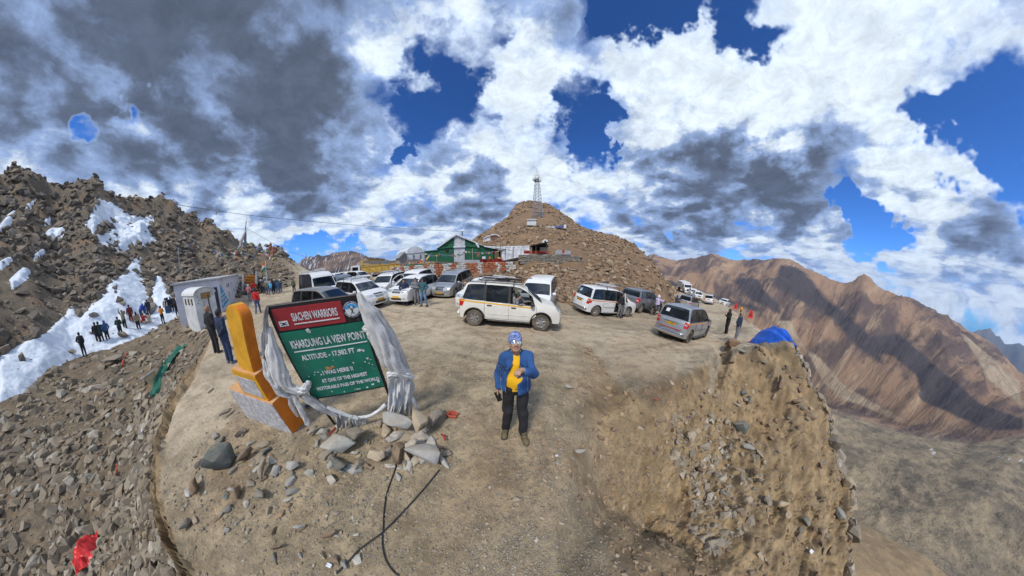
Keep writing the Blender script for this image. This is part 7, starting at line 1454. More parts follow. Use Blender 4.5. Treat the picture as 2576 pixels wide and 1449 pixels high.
def sheetc(rows, parent, mat=None, folds=9, amp=.03, n=22, m=44, nm='drape'):
    """hanging sheet between a left and a right edge path, pleated"""
    _ci[0] += 1; sd = _ci[0]; A = smooth_path(rows[0], n); B_ = smooth_path(rows[1], n); V = []
    for i in range(n):
        for k in range(m):
            f = k/(m-1); p = A[i]*(1-f)+B_[i]*f; rag = (float(vnoise(f*9, 0, sd))-.5)*.06*(i/(n-1))**3
            p = p+N_*(amp*.45*math.sin(f*folds*6.28+sd+1.9*math.sin(i*.22+f*3))*(.5+.6*i/n)+amp*1.5*(float(vnoise(f*7, i*.20, sd))-.5)*2+amp*.7*(float(vnoise(f*19+i*.2, i*.35, sd+1))-.5)*2)-np.array([0, 0, rag]); V.append(p)
    return MB().add(V, [(i*m+k, i*m+k+1, (i+1)*m+k+1, (i+1)*m+k) for i in range(n-1) for k in range(m-1)]).build(nm, mat or m_clA, parent, smooth=True)
clo = prop(bpy.data.objects.new('cloth_garland', None), 'torn grey-white cloths knotted round both posts of the green sign and slung beneath it', 'cloth'); COL.objects.link(clo); clo.location = (0, 0, 0)
O = onsign
sheetc(([O(355,145,.02), O(330,260,.04), O(310,400,.06), O(330,480,.08), O(352,530,.08)], [O(372,150,.03), O(385,280,.03), O(392,400,.04), O(385,480,.05), O(372,540,.05)]), clo, m_clB, 2, .02)
bundle([O(385,290,.03), O(395,400,.05), O(425,520,.07), O(462,640,.08), O(520,720,.09), O(600,755,.10), O(665,745,.09)], [.02,.07,.10,.11,.09,.07,.05], .5, 8, clo, m_clA)
bundle([O(352,520,.05), O(375,620,.06), O(430,700,.07), O(470,770,.07), O(540,800,.06)], [.03,.07,.08,.06,.03], .6, 5, clo, m_clA)
bundle([O(600,760,.10), O(640,740,.12), O(665,700,.11), O(650,690,.1)], [.05,.06,.04,.02], .7, 5, clo, m_clA)
bundle([O(560,780,.08), O(590,850,.08), O(625,920,.08), O(665,1000,.07)], [.03,.045,.045,.05], .35, 3, clo, m_clA)
bundle([O(530,770,.05), O(545,860,.05), O(590,940,.05)], [.03,.035,.02], .5, 4, clo, m_clB)
bundle([O(620,780,.09), O(720,850,.09), O(800,900,.09), O(880,935,.09)], [.06,.07,.05,.03], .6, 6, clo, m_clB)
bundle([O(800,870,.10), O(880,905,.11), O(960,935,.12), O(1030,950,.12), O(1110,935,.11), O(1170,900,.1), O(1230,850,.08)], [.025,.03,.028,.034,.028,.028,.03], .8, 7, clo, m_clA, twist=9)
sheetc(([O(840,890,.10), O(860,960,.10), O(900,1080,.10)], [O(975,935,.11), O(960,1000,.11), O(925,1075,.10)]), clo, m_clB, 4, .02)
sheetc(([O(975,930,.12), O(985,990,.13), O(1030,1095,.13)], [O(1085,945,.12), O(1080,1000,.13), O(1045,1090,.13)]), clo, m_clA, 5, .025)
sheetc(([O(1080,990,.10), O(1080,1030,.10), O(1110,1085,.1)], [O(1210,990,.10), O(1190,1040,.10), O(1160,1080,.1)]), clo, m_clB, 5, .02)
bundle([O(1050,1005,.09), O(1120,1010,.1), O(1200,1005,.1), O(1270,975,.09), O(1310,930,.08)], [.02,.03,.03,.03,.03], .8, 5, clo, m_clB, twist=6)
bundle([O(1030,45,.03), O(1060,120,.05), O(1110,210,.07), O(1165,310,.08), O(1215,420,.09), O(1270,520,.10), O(1330,610,.10), O(1370,660,.09)], [.02,.05,.085,.10,.12,.13,.11,.07], .55, 7, clo, m_clA)
bundle([O(1090,120,.03), O(1160,200,.04), O(1215,290,.05), O(1290,420,.06), O(1350,560,.07), O(1390,640,.07)], [.03,.05,.06,.07,.06,.04], .6, 5, clo, m_clB)
bundle([O(1060,290,.04), O(1110,330,.06), O(1160,420,.07), O(1190,520,.07)], [.03,.05,.05,.03], .5, 4, clo, m_clA)
bundle([O(1240,640,.12), O(1310,625,.13), O(1380,640,.12), O(1425,660,.10)], [.05,.05,.05,.03], .7, 6, clo, m_clA, twist=3)
sheetc(([O(1230,640,.10), O(1245,760,.12), O(1240,880,.12), O(1225,990,.11)], [O(1400,650,.10), O(1400,760,.11), O(1370,880,.12), O(1300,1010,.11)]), clo, m_clA, 3, .032)
bundle([O(1390,650,.08), O(1405,740,.09), O(1390,820,.09), O(1400,920,.08), O(1430,1060,.05)], [.05,.06,.06,.05,.02], .5, 5, clo, m_clB)
bundle([O(1400,770,.10), O(1430,830,.10), O(1445,880,.09)], [.02,.03,.03], .4, 3, clo, m_clA)
def scrap(p, r, mt, label, cat='rag', sd=3):
    V = []; n = 8
    for i in range(n):
        for k in range(n): u, v = i/(n-1)-.5, k/(n-1)-.5; V.append((p[0]+u*r*2, p[1]+v*r*1.4, p[2]+.02+r*.5*float(vnoise(u*5+sd, v*5, sd))))
    me = MB().add(V, [(i*n+k, (i+1)*n+k, (i+1)*n+k+1, i*n+k+1) for i in range(n-1) for k in range(n-1)]); return prop(me.build('rag' if cat == 'rag' else cat.replace(' ', '_'), mt, None, smooth=True), label, cat)
# a red paper cup and bits caught in the cloth
m_redc = M('red_cloth', (.34,.028,.025), .9, bump=.4); m_orc = M('orange_red_cloth', (.42,.075,.04), .9, bump=.4, var=.4); m_blc = M('blue_tarp', (.015,.12,.62), .45, var=.25, sc=4, bump=.4, bd=.02)
c_ = O(1415, 905, .10); prop(MB().lathe([(.001, 0), (.022, 0), (.028, .06), (.024, .055)], c_, (.2, -.4, .9), 12).build('paper_cup', m_redc), 'small red paper cup caught in the cloth at the right of the sign', 'cup')
# ---- yellow monument: kilometre stone on two steps
def yel(name, c, dirt=.4):
    t = NT(name); p = t.pos(); n = t.noise(p, 4, 8, .65); n2 = t.noise(p, 30, 5, .6); a = t.mix(t.rng(n, .3, .7), c, hsv(c, .72)); a = t.mix(t.m('MULTIPLY', t.rng(n2, .52, .75), dirt), a, (.25, .15, .06)); t.col(a).set(Roughness=.75); t.bump(t.m('ADD', n, n2), .35, .01); return t.mat
m_yell = yel('yellow_limewash', (.74,.37,.018)); m_orag = yel('orange_limewash', (.74,.20,.008)); m_peach = yel('faded_orange_top', (.66,.36,.15)); 
def plaster():
    t = NT('peeling_white_plaster'); p = t.pos(); n = t.noise(p, 9, 9, .7, .5); n2 = t.noise(p, 34, 6, .7, off=(1, 2, 3), scl=(1, 1, 2.5)); a = t.mix(t.rng(n, .42, .55), (.60,.60,.62), (.40,.39,.40)); a = t.mix(t.rng(n2, .56, .66), a, (.20,.17,.17)); t.col(a).set(Roughness=.85); t.bump(t.m('ADD', n, n2), .6, .012); return t.mat
m_plas = plaster()
def fr(yw, pt, rl):
    return np.array(Rz(yw) @ Rx(pt) @ Ry(rl))
def monum():
    R = fr(.12, .13, .0); o_ = np.array([-3.67, 1.41, .62]); Mx = Matrix.Translation(Vector(o_)) @ Matrix(R).to_4x4()
    root = empty('kilometre_stone', (0, 0, 0), 'yellow round-topped concrete kilometre stone on two orange and white steps left of the green sign', 'monument', mat=Mx)
    L, Dp, Hh = 1.43, .26, .68
    def tier(x0, x1, y0, y1, z0, z1, nm):
        b = MB(); c_ = ((x0+x1)/2, (y0+y1)/2, (z0+z1)/2); b.box(c_, (x1-x0, y1-y0, z1-z0), bev=.015); e = b.build(nm, m_orag, root)
        MB().box((c_[0], y0+.0, c_[2]), (x1-x0-.02, .012, z1-z0-.02)).build('front_face', m_yell if nm == 'upper_step' else m_plas, e); MB().box((c_[0], c_[1], z1+.002), (x1-x0-.01, y1-y0-.01, .008)).build('ledge', m_peach, e)
        if nm == 'upper_step': MB().box((c_[0]-.02, y0-.006, c_[2]-.03), (x1-x0-.16, .012, z1-z0-.16)).build('plaster_panel', m_plas, e)
        return e
    tier(-L, 0, 0, Dp+.06, -.25, Hh, 'lower_step'); tier(-L+.55, -.10, .03, .03+Dp, Hh+.002, Hh+.50, 'upper_step')
    n_ = 22; w = .47; zb_ = Hh+.50; zt_ = zb_+.86; poly = [(-w/2*.92, zb_), (w/2*.92, zb_)]+[(w/2*math.cos(a), zt_+w/2*.85*math.sin(a)) for a in np.linspace(0, math.pi, n_)]; cx = -.42
    b = MB(); V = [(cx+x, .08, z) for x, z in poly]+[(cx+x, .27, z) for x, z in poly]; m = len(poly); b.add(V, [tuple(range(m)), tuple(range(2*m-1, m-1, -1))]+[(i, m+i, m+(i+1) % m, (i+1) % m) for i in range(m)]); me = b.mesh('stone', [m_yell, m_orag]); bm = bmesh.new(); bm.from_mesh(me); bmesh.ops.bevel(bm, geom=[e for e in bm.edges if all(abs(v.co.y-e.verts[0].co.y) < 1e-5 for v in e.verts)], offset=.012, segments=2, affect='EDGES'); bmesh.ops.recalc_face_normals(bm, faces=bm.faces)
    for f in bm.faces: f.material_index = 1 if abs(f.normal.y) < .5 and f.normal.x > .2 else 0
    bm.to_mesh(me); bm.free(); set_auto(me, 35); hs_ = obj('headstone', me, root); c_ = Vector((cx, .18, zb_)); hs_.matrix_local = Matrix.Translation(c_) @ Matrix.Rotation(.17, 4, 'Y') @ Matrix.Rotation(-.10, 4, 'X') @ Matrix.Translation(-c_); return root
monum()
prop(MB().tube([at_d(x, y, d)-np.array([0, 0, 0]) for x, y, d in ((522, 742, 11.6), (528, 775, 11.4), (545, 822, 11.0))], .035, 6).build('leaning_pole', M('dark_wood', (.06,.05,.04), .9)), 'dark pole leaning against the white booth behind the two men', 'pole')

# ------------------------------------------------------------------ buildings and huts
class Plane:
    """upright plane across the line of sight at a distance; photo points map onto it"""
    def __init__(s, px_, py_, d, yaw=0.):
        s.o = at_d(px_, py_, d); a = math.atan2(s.o[1], s.o[0])+math.radians(yaw); s.b = np.array([math.cos(a), math.sin(a), 0]); s.r = np.array([s.b[1], -s.b[0], 0])
    def __call__(s, x, y, dep=0.):
        r = ray(x, y); t = ((s.o+s.b*dep-np.array([0, 0, CAMH]))@s.b)/(r@s.b); return np.array([0, 0, CAMH])+r*t
def extr(P, pts, dep, mat, name, parent, back=None, dep0=0.):
    """outline seen in the photograph, given its own depth away from us"""
    A = [P(x, y, dep0) for x, y in pts]; B_ = [a+P.b*dep for a in A]; n = len(A); V = A+B_
    e = Vector(A[1]-A[0]).cross(Vector(A[2]-A[1])); Fc = [tuple(range(n)), tuple(range(2*n-1, n-1, -1))]+[(i, n+i, n+(i+1) % n, (i+1) % n) for i in range(n)]
    me = MB().add(V, Fc).mesh(name, mat); bm = bmesh.new(); bm.from_mesh(me); bmesh.ops.recalc_face_normals(bm, faces=bm.faces); bm.to_mesh(me); bm.free(); return obj(name, me, parent)
def q5(x, y): return ((1150+x/4.2617)*.83854, (660+y/4.2617)*.83854)
def tent_m(name, c, var=.25): return M(name, c, .75, 0, var, 1.6, .5, .05)
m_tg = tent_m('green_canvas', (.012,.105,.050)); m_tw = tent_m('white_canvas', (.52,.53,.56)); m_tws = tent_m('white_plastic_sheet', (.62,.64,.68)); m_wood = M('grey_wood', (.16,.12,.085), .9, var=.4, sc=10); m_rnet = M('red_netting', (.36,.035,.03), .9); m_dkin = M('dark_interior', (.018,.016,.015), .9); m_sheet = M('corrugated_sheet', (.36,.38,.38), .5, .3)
m_cabin = M('white_cabin_panel', (.68,.69,.68), .5, var=.1, dust=.2); m_tan = M('tan_plaster', (.48,.34,.15), .85); m_blueroof = M('blue_roof_sheet', (.03,.24,.55), .5)
P25 = Plane(*q5(960, 530), 25)
def e0(name, p, label, cat, group=None): return empty(name, tuple(p), label, cat, group)
def keep(o_, root): o_.parent = root; o_.matrix_parent_inverse = root.matrix_basis.inverted() if root.matrix_basis else root.matrix_world.inverted(); return o_
class Grp:
    """a thing made of pieces placed in the world"""
    def __init__(s, name, base, label, cat, group=None): s.r = e0(name, base, label, cat, group); s.Mi = Matrix.Translation(-Vector(tuple(map(float, base))))
    def add(s, o_, par=None): o_.data.transform(s.Mi) if par is None or True else None; o_.parent = par or s.r; return o_
    def ex(s, P, pts, dep, mat, name, dep0=0., par=None): return s.add(extr(P, pts, dep, mat, name, None, dep0=dep0), par)
    def mb(s, b, name, mat, par=None, **k): return s.add(b.build(name, mat, None, **k), par)
Q = lambda *l: [q5(*p) for p in l]
g = Grp('marquee', P25(*q5(960, 545)), 'green canvas marquee with a white middle stripe and white roof edge on the painted wall', 'tent')
g.ex(P25, Q((690,535),(690,350),(905,192),(900,535)), 7, m_tg, 'canvas_wall'); g.ex(P25, Q((900,545),(905,192),(930,178),(1040,222),(1035,545)), 7, m_tw, 'white_stripe'); g.ex(P25, Q((1035,515),(1040,222),(1190,300),(1405,365),(1405,500)), 7, m_tg, 'canvas_wall')
g.ex(P25, Q((672,368),(672,350),(930,168),(1190,282),(1290,330),(1190,296),(930,190),(700,352)), 7.4, m_tws, 'roof', dep0=-.25); g.ex(P25, Q((676,372),(676,352),(905,330),(905,348)), .06, m_tg, 'valance', dep0=-.12); g.ex(P25, Q((1038,340),(1038,322),(1180,300),(1210,345)), .06, m_tg, 'valance', dep0=-.12); g.ex(P25, Q((893,352),(893,332),(1045,322),(1045,345)), .07, m_tws, 'valance', dep0=-.16)
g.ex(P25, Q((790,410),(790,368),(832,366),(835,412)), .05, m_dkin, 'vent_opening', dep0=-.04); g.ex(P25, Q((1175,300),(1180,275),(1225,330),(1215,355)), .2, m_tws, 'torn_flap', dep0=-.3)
for x in (957,): g.mb(MB().tube([P25(*q5(x, 360), -.03), P25(*q5(x, 540), -.03)], .02, 4), 'seam', m_clB)
g.mb(MB().tube([P25(*q5(1137, 360), -1.), P25(*q5(1137, 520), -1.)], .03, 5), 'pole', M('pale_pole', (.45,.38,.25), .8)); g.mb(MB().tube([P25(*q5(1006, 140), 3), P25(*q5(1006, 230), 3)], .07, 6), 'stove_pipe', m_dkin)
g = Grp('tent_porch', P25(*q5(1450, 500)), 'dark open porch with ragged white sheet roof at the right end of the green tent', 'tent porch')
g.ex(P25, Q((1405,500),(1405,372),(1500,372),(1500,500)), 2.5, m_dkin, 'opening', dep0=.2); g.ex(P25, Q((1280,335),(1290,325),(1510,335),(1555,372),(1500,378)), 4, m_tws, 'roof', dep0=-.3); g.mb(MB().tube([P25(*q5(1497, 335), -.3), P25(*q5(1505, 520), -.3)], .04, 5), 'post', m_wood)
g.ex(P25, Q((1420,490),(1420,410),(1450,395),(1475,420),(1480,490)), .3, M('olive_curtain', (.14,.12,.07), .9), 'curtain', dep0=.0)
g = Grp('tent_annex', P25(*q5(600, 525)), 'low green canvas annex left of the green marquee', 'tent'); g.ex(P25, Q((527,525),(527,400),(690,385),(690,530)), 5, m_tg, 'canvas_wall', dep0=.4); g.ex(P25, Q((520,408),(520,396),(692,378),(692,390)), 5.2, m_tg, 'roof', dep0=.3)
P28 = Plane(*q5(420, 500), 27, 14)
g = Grp('arched_tent', P28(*q5(420, 500)), 'white arched tent with tan posts at the left of the green tents', 'tent'); arc = [q5(410+118*math.cos(a), 430-92*math.sin(a)) for a in np.linspace(math.pi, 0, 14)]
g.ex(P28, [q5(292, 430)]+arc+[q5(528, 500), q5(292, 505)], 8, m_tws, 'canvas_shell')
for x in (385, 470): g.mb(MB().tube([P28(*q5(x, 440), -.06), P28(*q5(x, 505), -.06)], .05, 5), 'post', m_wood)
g.ex(P28, Q((300,436),(300,430),(520,402),(520,410)), .05, m_clB, 'seam', dep0=-.05)
g = Grp('stone_shack', P25(*q5(240, 560)), 'low shack with sloping tin roof left of the white arched tent', 'hut'); g.ex(P28, Q((205,560),(205,480),(275,420),(300,430),(300,560)), 3, M('shack_wall', (.30,.27,.24), .9), 'wall'); g.ex(P28, Q((186,490),(270,402),(282,410),(200,492)), 3.2, m_sheet, 'roof', dep0=-.3)
P40 = Plane(975, 665, 40)
g = Grp('blue_hut', P40(975, 668), 'small hut with bright blue roof between truck and shacks', 'hut'); g.ex(P40, [(966,680),(966,664),(979,664),(979,680)], 4, M('grey_wall', (.3,.33,.33), .9), 'wall'); g.ex(P40, [(965,665),(967,655),(976,656),(980,665)], 4.3, m_blueroof, 'roof', dep0=-.15)
P41 = Plane(935, 665, 44)
g = Grp('tan_building', P41(935, 672), 'tan plastered building with flat dark roof edge behind the tipper lorry', 'building'); g.ex(P41, [(903,685),(905,656),(925,651),(967,652),(968,685)], 8, m_tan, 'wall'); g.ex(P41, [(924,652),(924,649.5),(968,650.5),(968,653)], 8.4, m_wood, 'roof', dep0=-.2); g.ex(P41, [(954,668),(954,661),(958,661),(958,668)], .1, m_dkin, 'window', dep0=-.05)
# things along the terrace edge
P23 = Plane(*q5(1250, 530), 22.8)
def fence(x0, x1, yt, yb, mat, label, name='net_fence'):
    g = Grp(name, P23(*q5((x0+x1)/2, yb)), label, 'fence'); b = MB(); b2 = MB(); n = int((x1-x0)/14)
    for i in range(n+1): x = x0+(x1-x0)*i/n; b.tube([P23(*q5(x, yt)), P23(*q5(x, yb))], .022, 4)
    for j in range(4): y = yt+(yb-yt)*j/3; b2.tube([P23(*q5(x0, y), -.01), P23(*q5(x1, y), -.01)], .014, 4)
    o1 = g.mb(b, 'netting', mat); o1['kind'] = 'stuff'; o2 = g.mb(b2, 'netting', mat); o2['kind'] = 'stuff'
    g.mb(MB().add([P23(*q5(x0, yt+4), .02), P23(*q5(x1, yt+4), .02), P23(*q5(x1, yb), .02), P23(*q5(x0, yb), .02)], [(0, 1, 2, 3)]), 'backing', mat if mat is m_rnet else m_clB)
fence(1228, 1530, 497, 533, m_rnet, 'low red net fence on top of the painted wall before the porch'); fence(1030, 1225, 508, 548, M('white_net', (.55,.58,.62), .8), 'white lattice fence on the wall in front of the green tent')
fence(712, 950, 535, 556, m_wood, 'dark rail under the green tent left half', 'low_rail'); fence(1800, 1870, 385, 425, m_rnet, 'short red fence before the dark shelter')
def pot(x, y, wv, hv, mt, lb, cat): P_ = P23(*q5(x, y), -.1); s_ = .0085*23/23; prop(MB().lathe([(wv*.7, 0), (wv, hv*.1), (wv, hv*.9), (wv*.8, hv)], P_, (0, 0, 1), 10).build(cat.replace(' ', '_'), mt), lb, cat)
pot(1285, 497, .22, .30, m_tws, 'white tub on the terrace behind the red net', 'tub'); pot(1360, 497, .10, .28, m_orag, 'orange can on the terrace behind the red net', 'can'); pot(1478, 495, .18, .22, m_org, 'orange crate shape by the porch post', 'bucket'); pot(1215, 470, .2, .35, M('brown_heap', (.2,.12,.07), .9), 'brown sack leaning before the green tent', 'sack')
for i, x in enumerate((395, 445, 350)): prop(MB().box(P23(*q5(x, 575), -.05), (1.6, .1, .16), R=Rz(.2)).build('rolled_net', m_tg), ('rolled green net on the wall top, middle one', 'rolled green net on the wall top, right one', 'rolled green net on the wall top, left one')[i], 'net')
# white sheet, shelter, sheds
P24 = Plane(*q5(1680, 500), 25.5)
g = Grp('sheet_tent', P24(*q5(1680, 480)), 'long white plastic sheet tent between the porch and the dark shelter', 'tent')
def sagsheet(P, x0, x1, yt, yb, dep0, n=26, mth_=8):
    V = []
    for i in range(n):
        x = x0+(x1-x0)*i/(n-1); top = yt[0]+(yt[1]-yt[0])*i/(n-1)+6*math.sin(i*1.3)+3*math.sin(i*2.9); bot = yb[0]+(yb[1]-yb[0])*i/(n-1)
        for j in range(mth_): V.append(P(*q5(x, top+(bot-top)*j/(mth_-1)), dep0+.10*math.sin(i*1.7+j*.4)+.15*j/mth_*-1))
    return MB().add(V, [(i*mth_+j, (i+1)*mth_+j, (i+1)*mth_+j+1, i*mth_+j+1) for i in range(n-1) for j in range(mth_-1)])
g.mb(sagsheet(P24, 1505, 1870, (345, 335), (520, 440), 0), 'sheet', m_tws, smooth=True); g.mb(sagsheet(P24, 1505, 1870, (345, 335), (520, 440), 3.0), 'sheet', m_tws, smooth=True)
V = [P24(*q5(1500, 345), 0), P24(*q5(1870, 330), 0), P24(*q5(1870, 322), 3.), P24(*q5(1500, 335), 3.)]; g.mb(MB().add(V, [(0, 1, 2, 3)]), 'roof', m_tws)
for x, y0, y1 in ((1560, 350, 500), (1660, 345, 480), (1800, 335, 540)): g.mb(MB().tube([P24(*q5(x, y0), -.1), P24(*q5(x, y1), -.1)], .03, 5), 'post', m_wood)
g.mb(MB().tube([P24(*q5(1420, 352), -.5), P24(*q5(1650, 385), -.5)], .03, 5), 'pole', m_wood)
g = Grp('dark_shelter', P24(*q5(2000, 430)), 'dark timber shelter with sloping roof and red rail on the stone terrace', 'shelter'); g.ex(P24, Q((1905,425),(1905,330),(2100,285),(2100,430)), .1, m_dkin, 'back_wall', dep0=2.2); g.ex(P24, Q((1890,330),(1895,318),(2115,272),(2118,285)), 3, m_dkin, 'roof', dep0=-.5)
for x in (1945, 2085): g.ex(P24, Q((x,430),(x,322),(x+18,318),(x+18,430)), .15, m_wood, 'post', dep0=0.)
g.ex(P24, Q((2005,400),(2005,345),(2085,345),(2085,405)), .1, M('tan_board', (.45,.40,.30), .8), 'board', dep0=1.2)
rl_ = MB(); [rl_.tube([P24(*q5(1870+i*15, 392), -.3), P24(*q5(1870+i*15, 432), -.3)], .02, 4) for i in range(18)]; [rl_.tube([P24(*q5(1870, y), -.3), P24(*q5(2130, y), -.3)], .025, 4) for y in (394, 412)]; g.mb(rl_, 'railing', m_rnet)['kind'] = 'stuff'
PC = Plane(*q5(2070, 290), 30); g = Grp('white_cabin', PC(*q5(2072, 300)), 'small white round-topped cabin just above the dark shelter roof', 'cabin'); g.ex(PC, Q((2035,300),(2035,262),(2050,247),(2072,242),(2095,248),(2110,264),(2110,300)), 1.2, m_cabin, 'wall'); g.ex(PC, Q((2062,280),(2062,262),(2085,262),(2085,280)), .1, m_dkin, 'window', dep0=-.05)
PD = Plane(*q5(2300, 440), 24.4); g = Grp('sheet_shed', PD(*q5(2300, 440)), 'pale corrugated shed with a red chair before it, right of the shelter', 'shed'); g.ex(PD, Q((2205,440),(2205,392),(2230,375),(2400,390),(2400,440)), 2, m_sheet, 'wall')
for x in np.linspace(2215, 2395, 9): g.ex(PD, Q((x,438),(x,388),(x+3,388),(x+3,438)), .03, m_cabin, 'rib', dep0=-.035)
ch = MB(); c_ = PD(*q5(2305, 445), -1.2); X_, Y_ = PD.r, -PD.b; mk = lambda a, b, z: c_+(X_*a+Y_*b+np.array([0, 0, z]))*.6
chr_ = Grp('plastic_chair', c_, 'red plastic chair in front of the pale shed', 'chair')
Rr = np.stack([X_, Y_, [0, 0, 1]], 1); chr_.mb(MB().box(mk(0, 0, .44), (.28, .26, .03), R=Rr), 'seat', m_redc); chr_.mb(MB().box(mk(0, -.22, .70), (.28, .03, .3), R=Rr), 'backrest', m_redc)
for a in (-.2, .2):
    for b in (-.2, .2): chr_.mb(MB().box(mk(a, b, .21), (.025, .025, .25), R=Rr), 'leg', m_redc)
PE = Plane(*q5(2545, 350), 40); g = Grp('white_cabin', PE(*q5(2560, 355)), 'upright white cabin with dark window alone on the right slope of the hill', 'cabin'); c6 = lambda x, y: ((1350+x/3.6229)*.83854, (480+y/3.6229)*.83854)
g.ex(PE, [c6(1425,955), c6(1428,892), c6(1440,882), c6(1478,880), c6(1492,890), c6(1490,955)], 1.6, m_cabin, 'wall'); g.ex(PE, [c6(1436,915), c6(1436,897), c6(1448,897), c6(1448,915)], .1, m_dkin, 'window', dep0=-.06)
hb = hit(*c6(890, 715)); PF = Plane(*c6(890, 700), math.hypot(hb[0], hb[1])-1); g = Grp('container_cabin', PF(*c6(890, 710)), 'large pale container cabin at the foot of the lattice mast', 'cabin')
g.ex(PF, [c6(838,705), c6(838,648), c6(940,640), c6(940,708)], 2.6, m_cabin, 'wall'); g.ex(PF, [c6(832,650), c6(836,640), c6(910,633), c6(950,640), c6(950,647)], 3., M('cabin_roof', (.52,.54,.54), .6), 'roof', dep0=-.2); g.ex(PF, [c6(845,716), c6(845,706), c6(935,708), c6(935,716)], 2.2, m_dkin, 'plinth', dep0=.1)
for x in np.linspace(848, 932, 8): g.ex(PF, [c6(x,702), c6(x,652), c6(x+2,652), c6(x+2,702)], .04, M('rib_white', (.6,.61,.6), .6), 'rib', dep0=-.05)
hb = hit(*c6(1150, 740)); PG = Plane(*c6(1150, 730), math.hypot(hb[0], hb[1])-.5); g = Grp('solar_rack', PG(*c6(1150, 735)), 'row of tilted blue solar panels beside the container cabin', 'solar panels')
m_sol = M('solar_cell', (.035,.05,.14), .15)
for i in range(6):
    x = 1040+i*34; tp = [c6(x, 718-i*2.2), c6(x+31, 716-i*2.2), c6(x+31, 733), c6(x, 735)]; A = [PG(*tp[0], .9), PG(*tp[1], .9), PG(*tp[2], 0), PG(*tp[3], 0)]; pa = g.mb(MB().add(A+[a-np.array([0, 0, .06]) for a in A], [(0, 3, 2, 1), (4, 5, 6, 7), (0, 1, 5, 4), (1, 2, 6, 5), (2, 3, 7, 6), (3, 0, 4, 7)]), 'panel', m_sol if i > 2 else m_sheet)
g.ex(PG, [c6(1238,740), c6(1240,700), c6(1265,697), c6(1265,740)], 1.0, m_cabin, 'cabinet')
for (pts, lb, mt) in (([c6(355,890), c6(365,850), c6(400,825), c6(436,822), c6(440,868)], 'white sheet shelter low on the left flank of the hill', m_tws), ([c6(440,868), c6(440,812), c6(500,805), c6(535,825), c6(540,865)], 'reddish stone hut with a white roof on the left flank of the hill', M('red_stone_wall', (.20,.085,.06), .9))):
    hb = hit(*pts[0]); PH = Plane(*pts[0], min(60, math.hypot(hb[0], hb[1]))); g = Grp('hill_hut', PH(*pts[0]), lb, 'hut'); g.ex(PH, pts, 3, mt, 'wall'); g.ex(PH, [(x, y-1.5) for x, y in pts[1:-1]]+[(x, y+1.2) for x, y in pts[1:-1]][::-1], 3.3, m_tws, 'roof', dep0=-.2)
# ---- lattice mast
hb = hit(1352, 548); bx, by = hb[0], hb[1]; dm = math.hypot(bx, by); PT = Plane(1352, 548, dm); tb_ = gz(bx, by)-.3; topz = PT(1353, 442)[2]
g = Grp('lattice_mast', (bx, by, tb_), 'tall steel lattice mast with dishes standing before the hill top', 'mast'); m_steel = M('galvanised_steel', (.36,.38,.40), .45, .5); m_rsteel = M('red_painted_steel', (.42,.12,.07), .6)
HT = topz-tb_; lv = 13
def mp(k, f): w = (1.7*(1-f)+.42*f) if f < .8 else .50; a = math.pi/4+k*math.pi/2+.3; return np.array([bx+w*math.cos(a), by+w*math.sin(a), tb_+HT*f])
for k in range(4):
    g.mb(MB().tube([mp(k, 0), mp(k, .3)], .075, 5), 'leg', m_steel if k != 2 else m_rsteel); g.mb(MB().tube([mp(k, .3), mp(k, 1)], .06, 5), 'leg', m_steel)
br = MB()
for i in range(lv):
    f0, f1 = i/lv, (i+1)/lv
    for k in range(4): br.tube([mp(k, f0), mp((k+1) % 4, f1)], .032, 4); br.tube([mp((k+1) % 4, f0), mp(k, f1)], .032, 4); br.tube([mp(k, f1), mp((k+1) % 4, f1)], .032, 4)
g.mb(br, 'bracing', m_steel)['kind'] = 'stuff'
for i, (a, f, r) in enumerate(((3.6, .90, .55), (4.6, .93, .5), (5.4, .86, .45), (2.6, .95, .4))):
    c_ = np.array([bx+math.cos(a)*1.0, by+math.sin(a)*1.0, tb_+HT*f]); g.mb(MB().lathe([(.02, -.12), (r*.7, -.05), (r, .08), (r*.97, .12), (.02, .02)], c_, (math.cos(a), math.sin(a), 0), 14), 'dish', m_cabin, smooth=True)
for i in range(5): a = i*1.25; c_ = np.array([bx+math.cos(a)*.75, by+math.sin(a)*.75, tb_+HT*.985]); g.mb(MB().box(c_, (.16, .12, 1.5)), 'antenna', m_cabin)
g.mb(MB().lathe([(.3, 0), (1.05, 0), (1.05, .07), (.3, .07)], (bx, by, tb_+HT*.88), (0, 0, 1), 10), 'platform', m_steel); g.mb(MB().tube([(bx, by, tb_+HT), (bx, by, tb_+HT+2.2)], .05, 5), 'lightning_rod', m_steel)
# ---- poles
def pole(px_, pyb, pyt, r, label, mt=None, d=None, name='pole'):
    h = hit(px_[0], pyb) if d is None else at_d(px_[0], pyb, d)
    if h is None: return
    dd = math.hypot(h[0], h[1]); t_ = at_d(px_[1], pyt, dd); b_ = MB().tube([h-np.array([0, 0, .3]), t_], r, 6); o_ = b_.build(name, mt or m_steel); return prop(o_, label, 'pole'), h, t_
for a in (((1480,1480),571,545,.05,'slim pole on the right shoulder of the hill, taller one'), ((1532,1532),588,574,.05,'short pole further down the right shoulder of the hill'), ((1415,1415),565,542,.05,'thin pole beside the blue panels'), ((1226,1226),597,574,.05,'thin pole beside the huts on the left flank'), ((455,447),695,622,.07,'pale pole standing in the scree above the white building'), ((770,770),655,637,.06,'distant pole on the saddle against the blue sky'), ((1198,1198),600,590,.04,'short pole on the left foot of the hill')):
    pole(*a[:4], a[4], d=58 if a[0][0] == 770 else None)
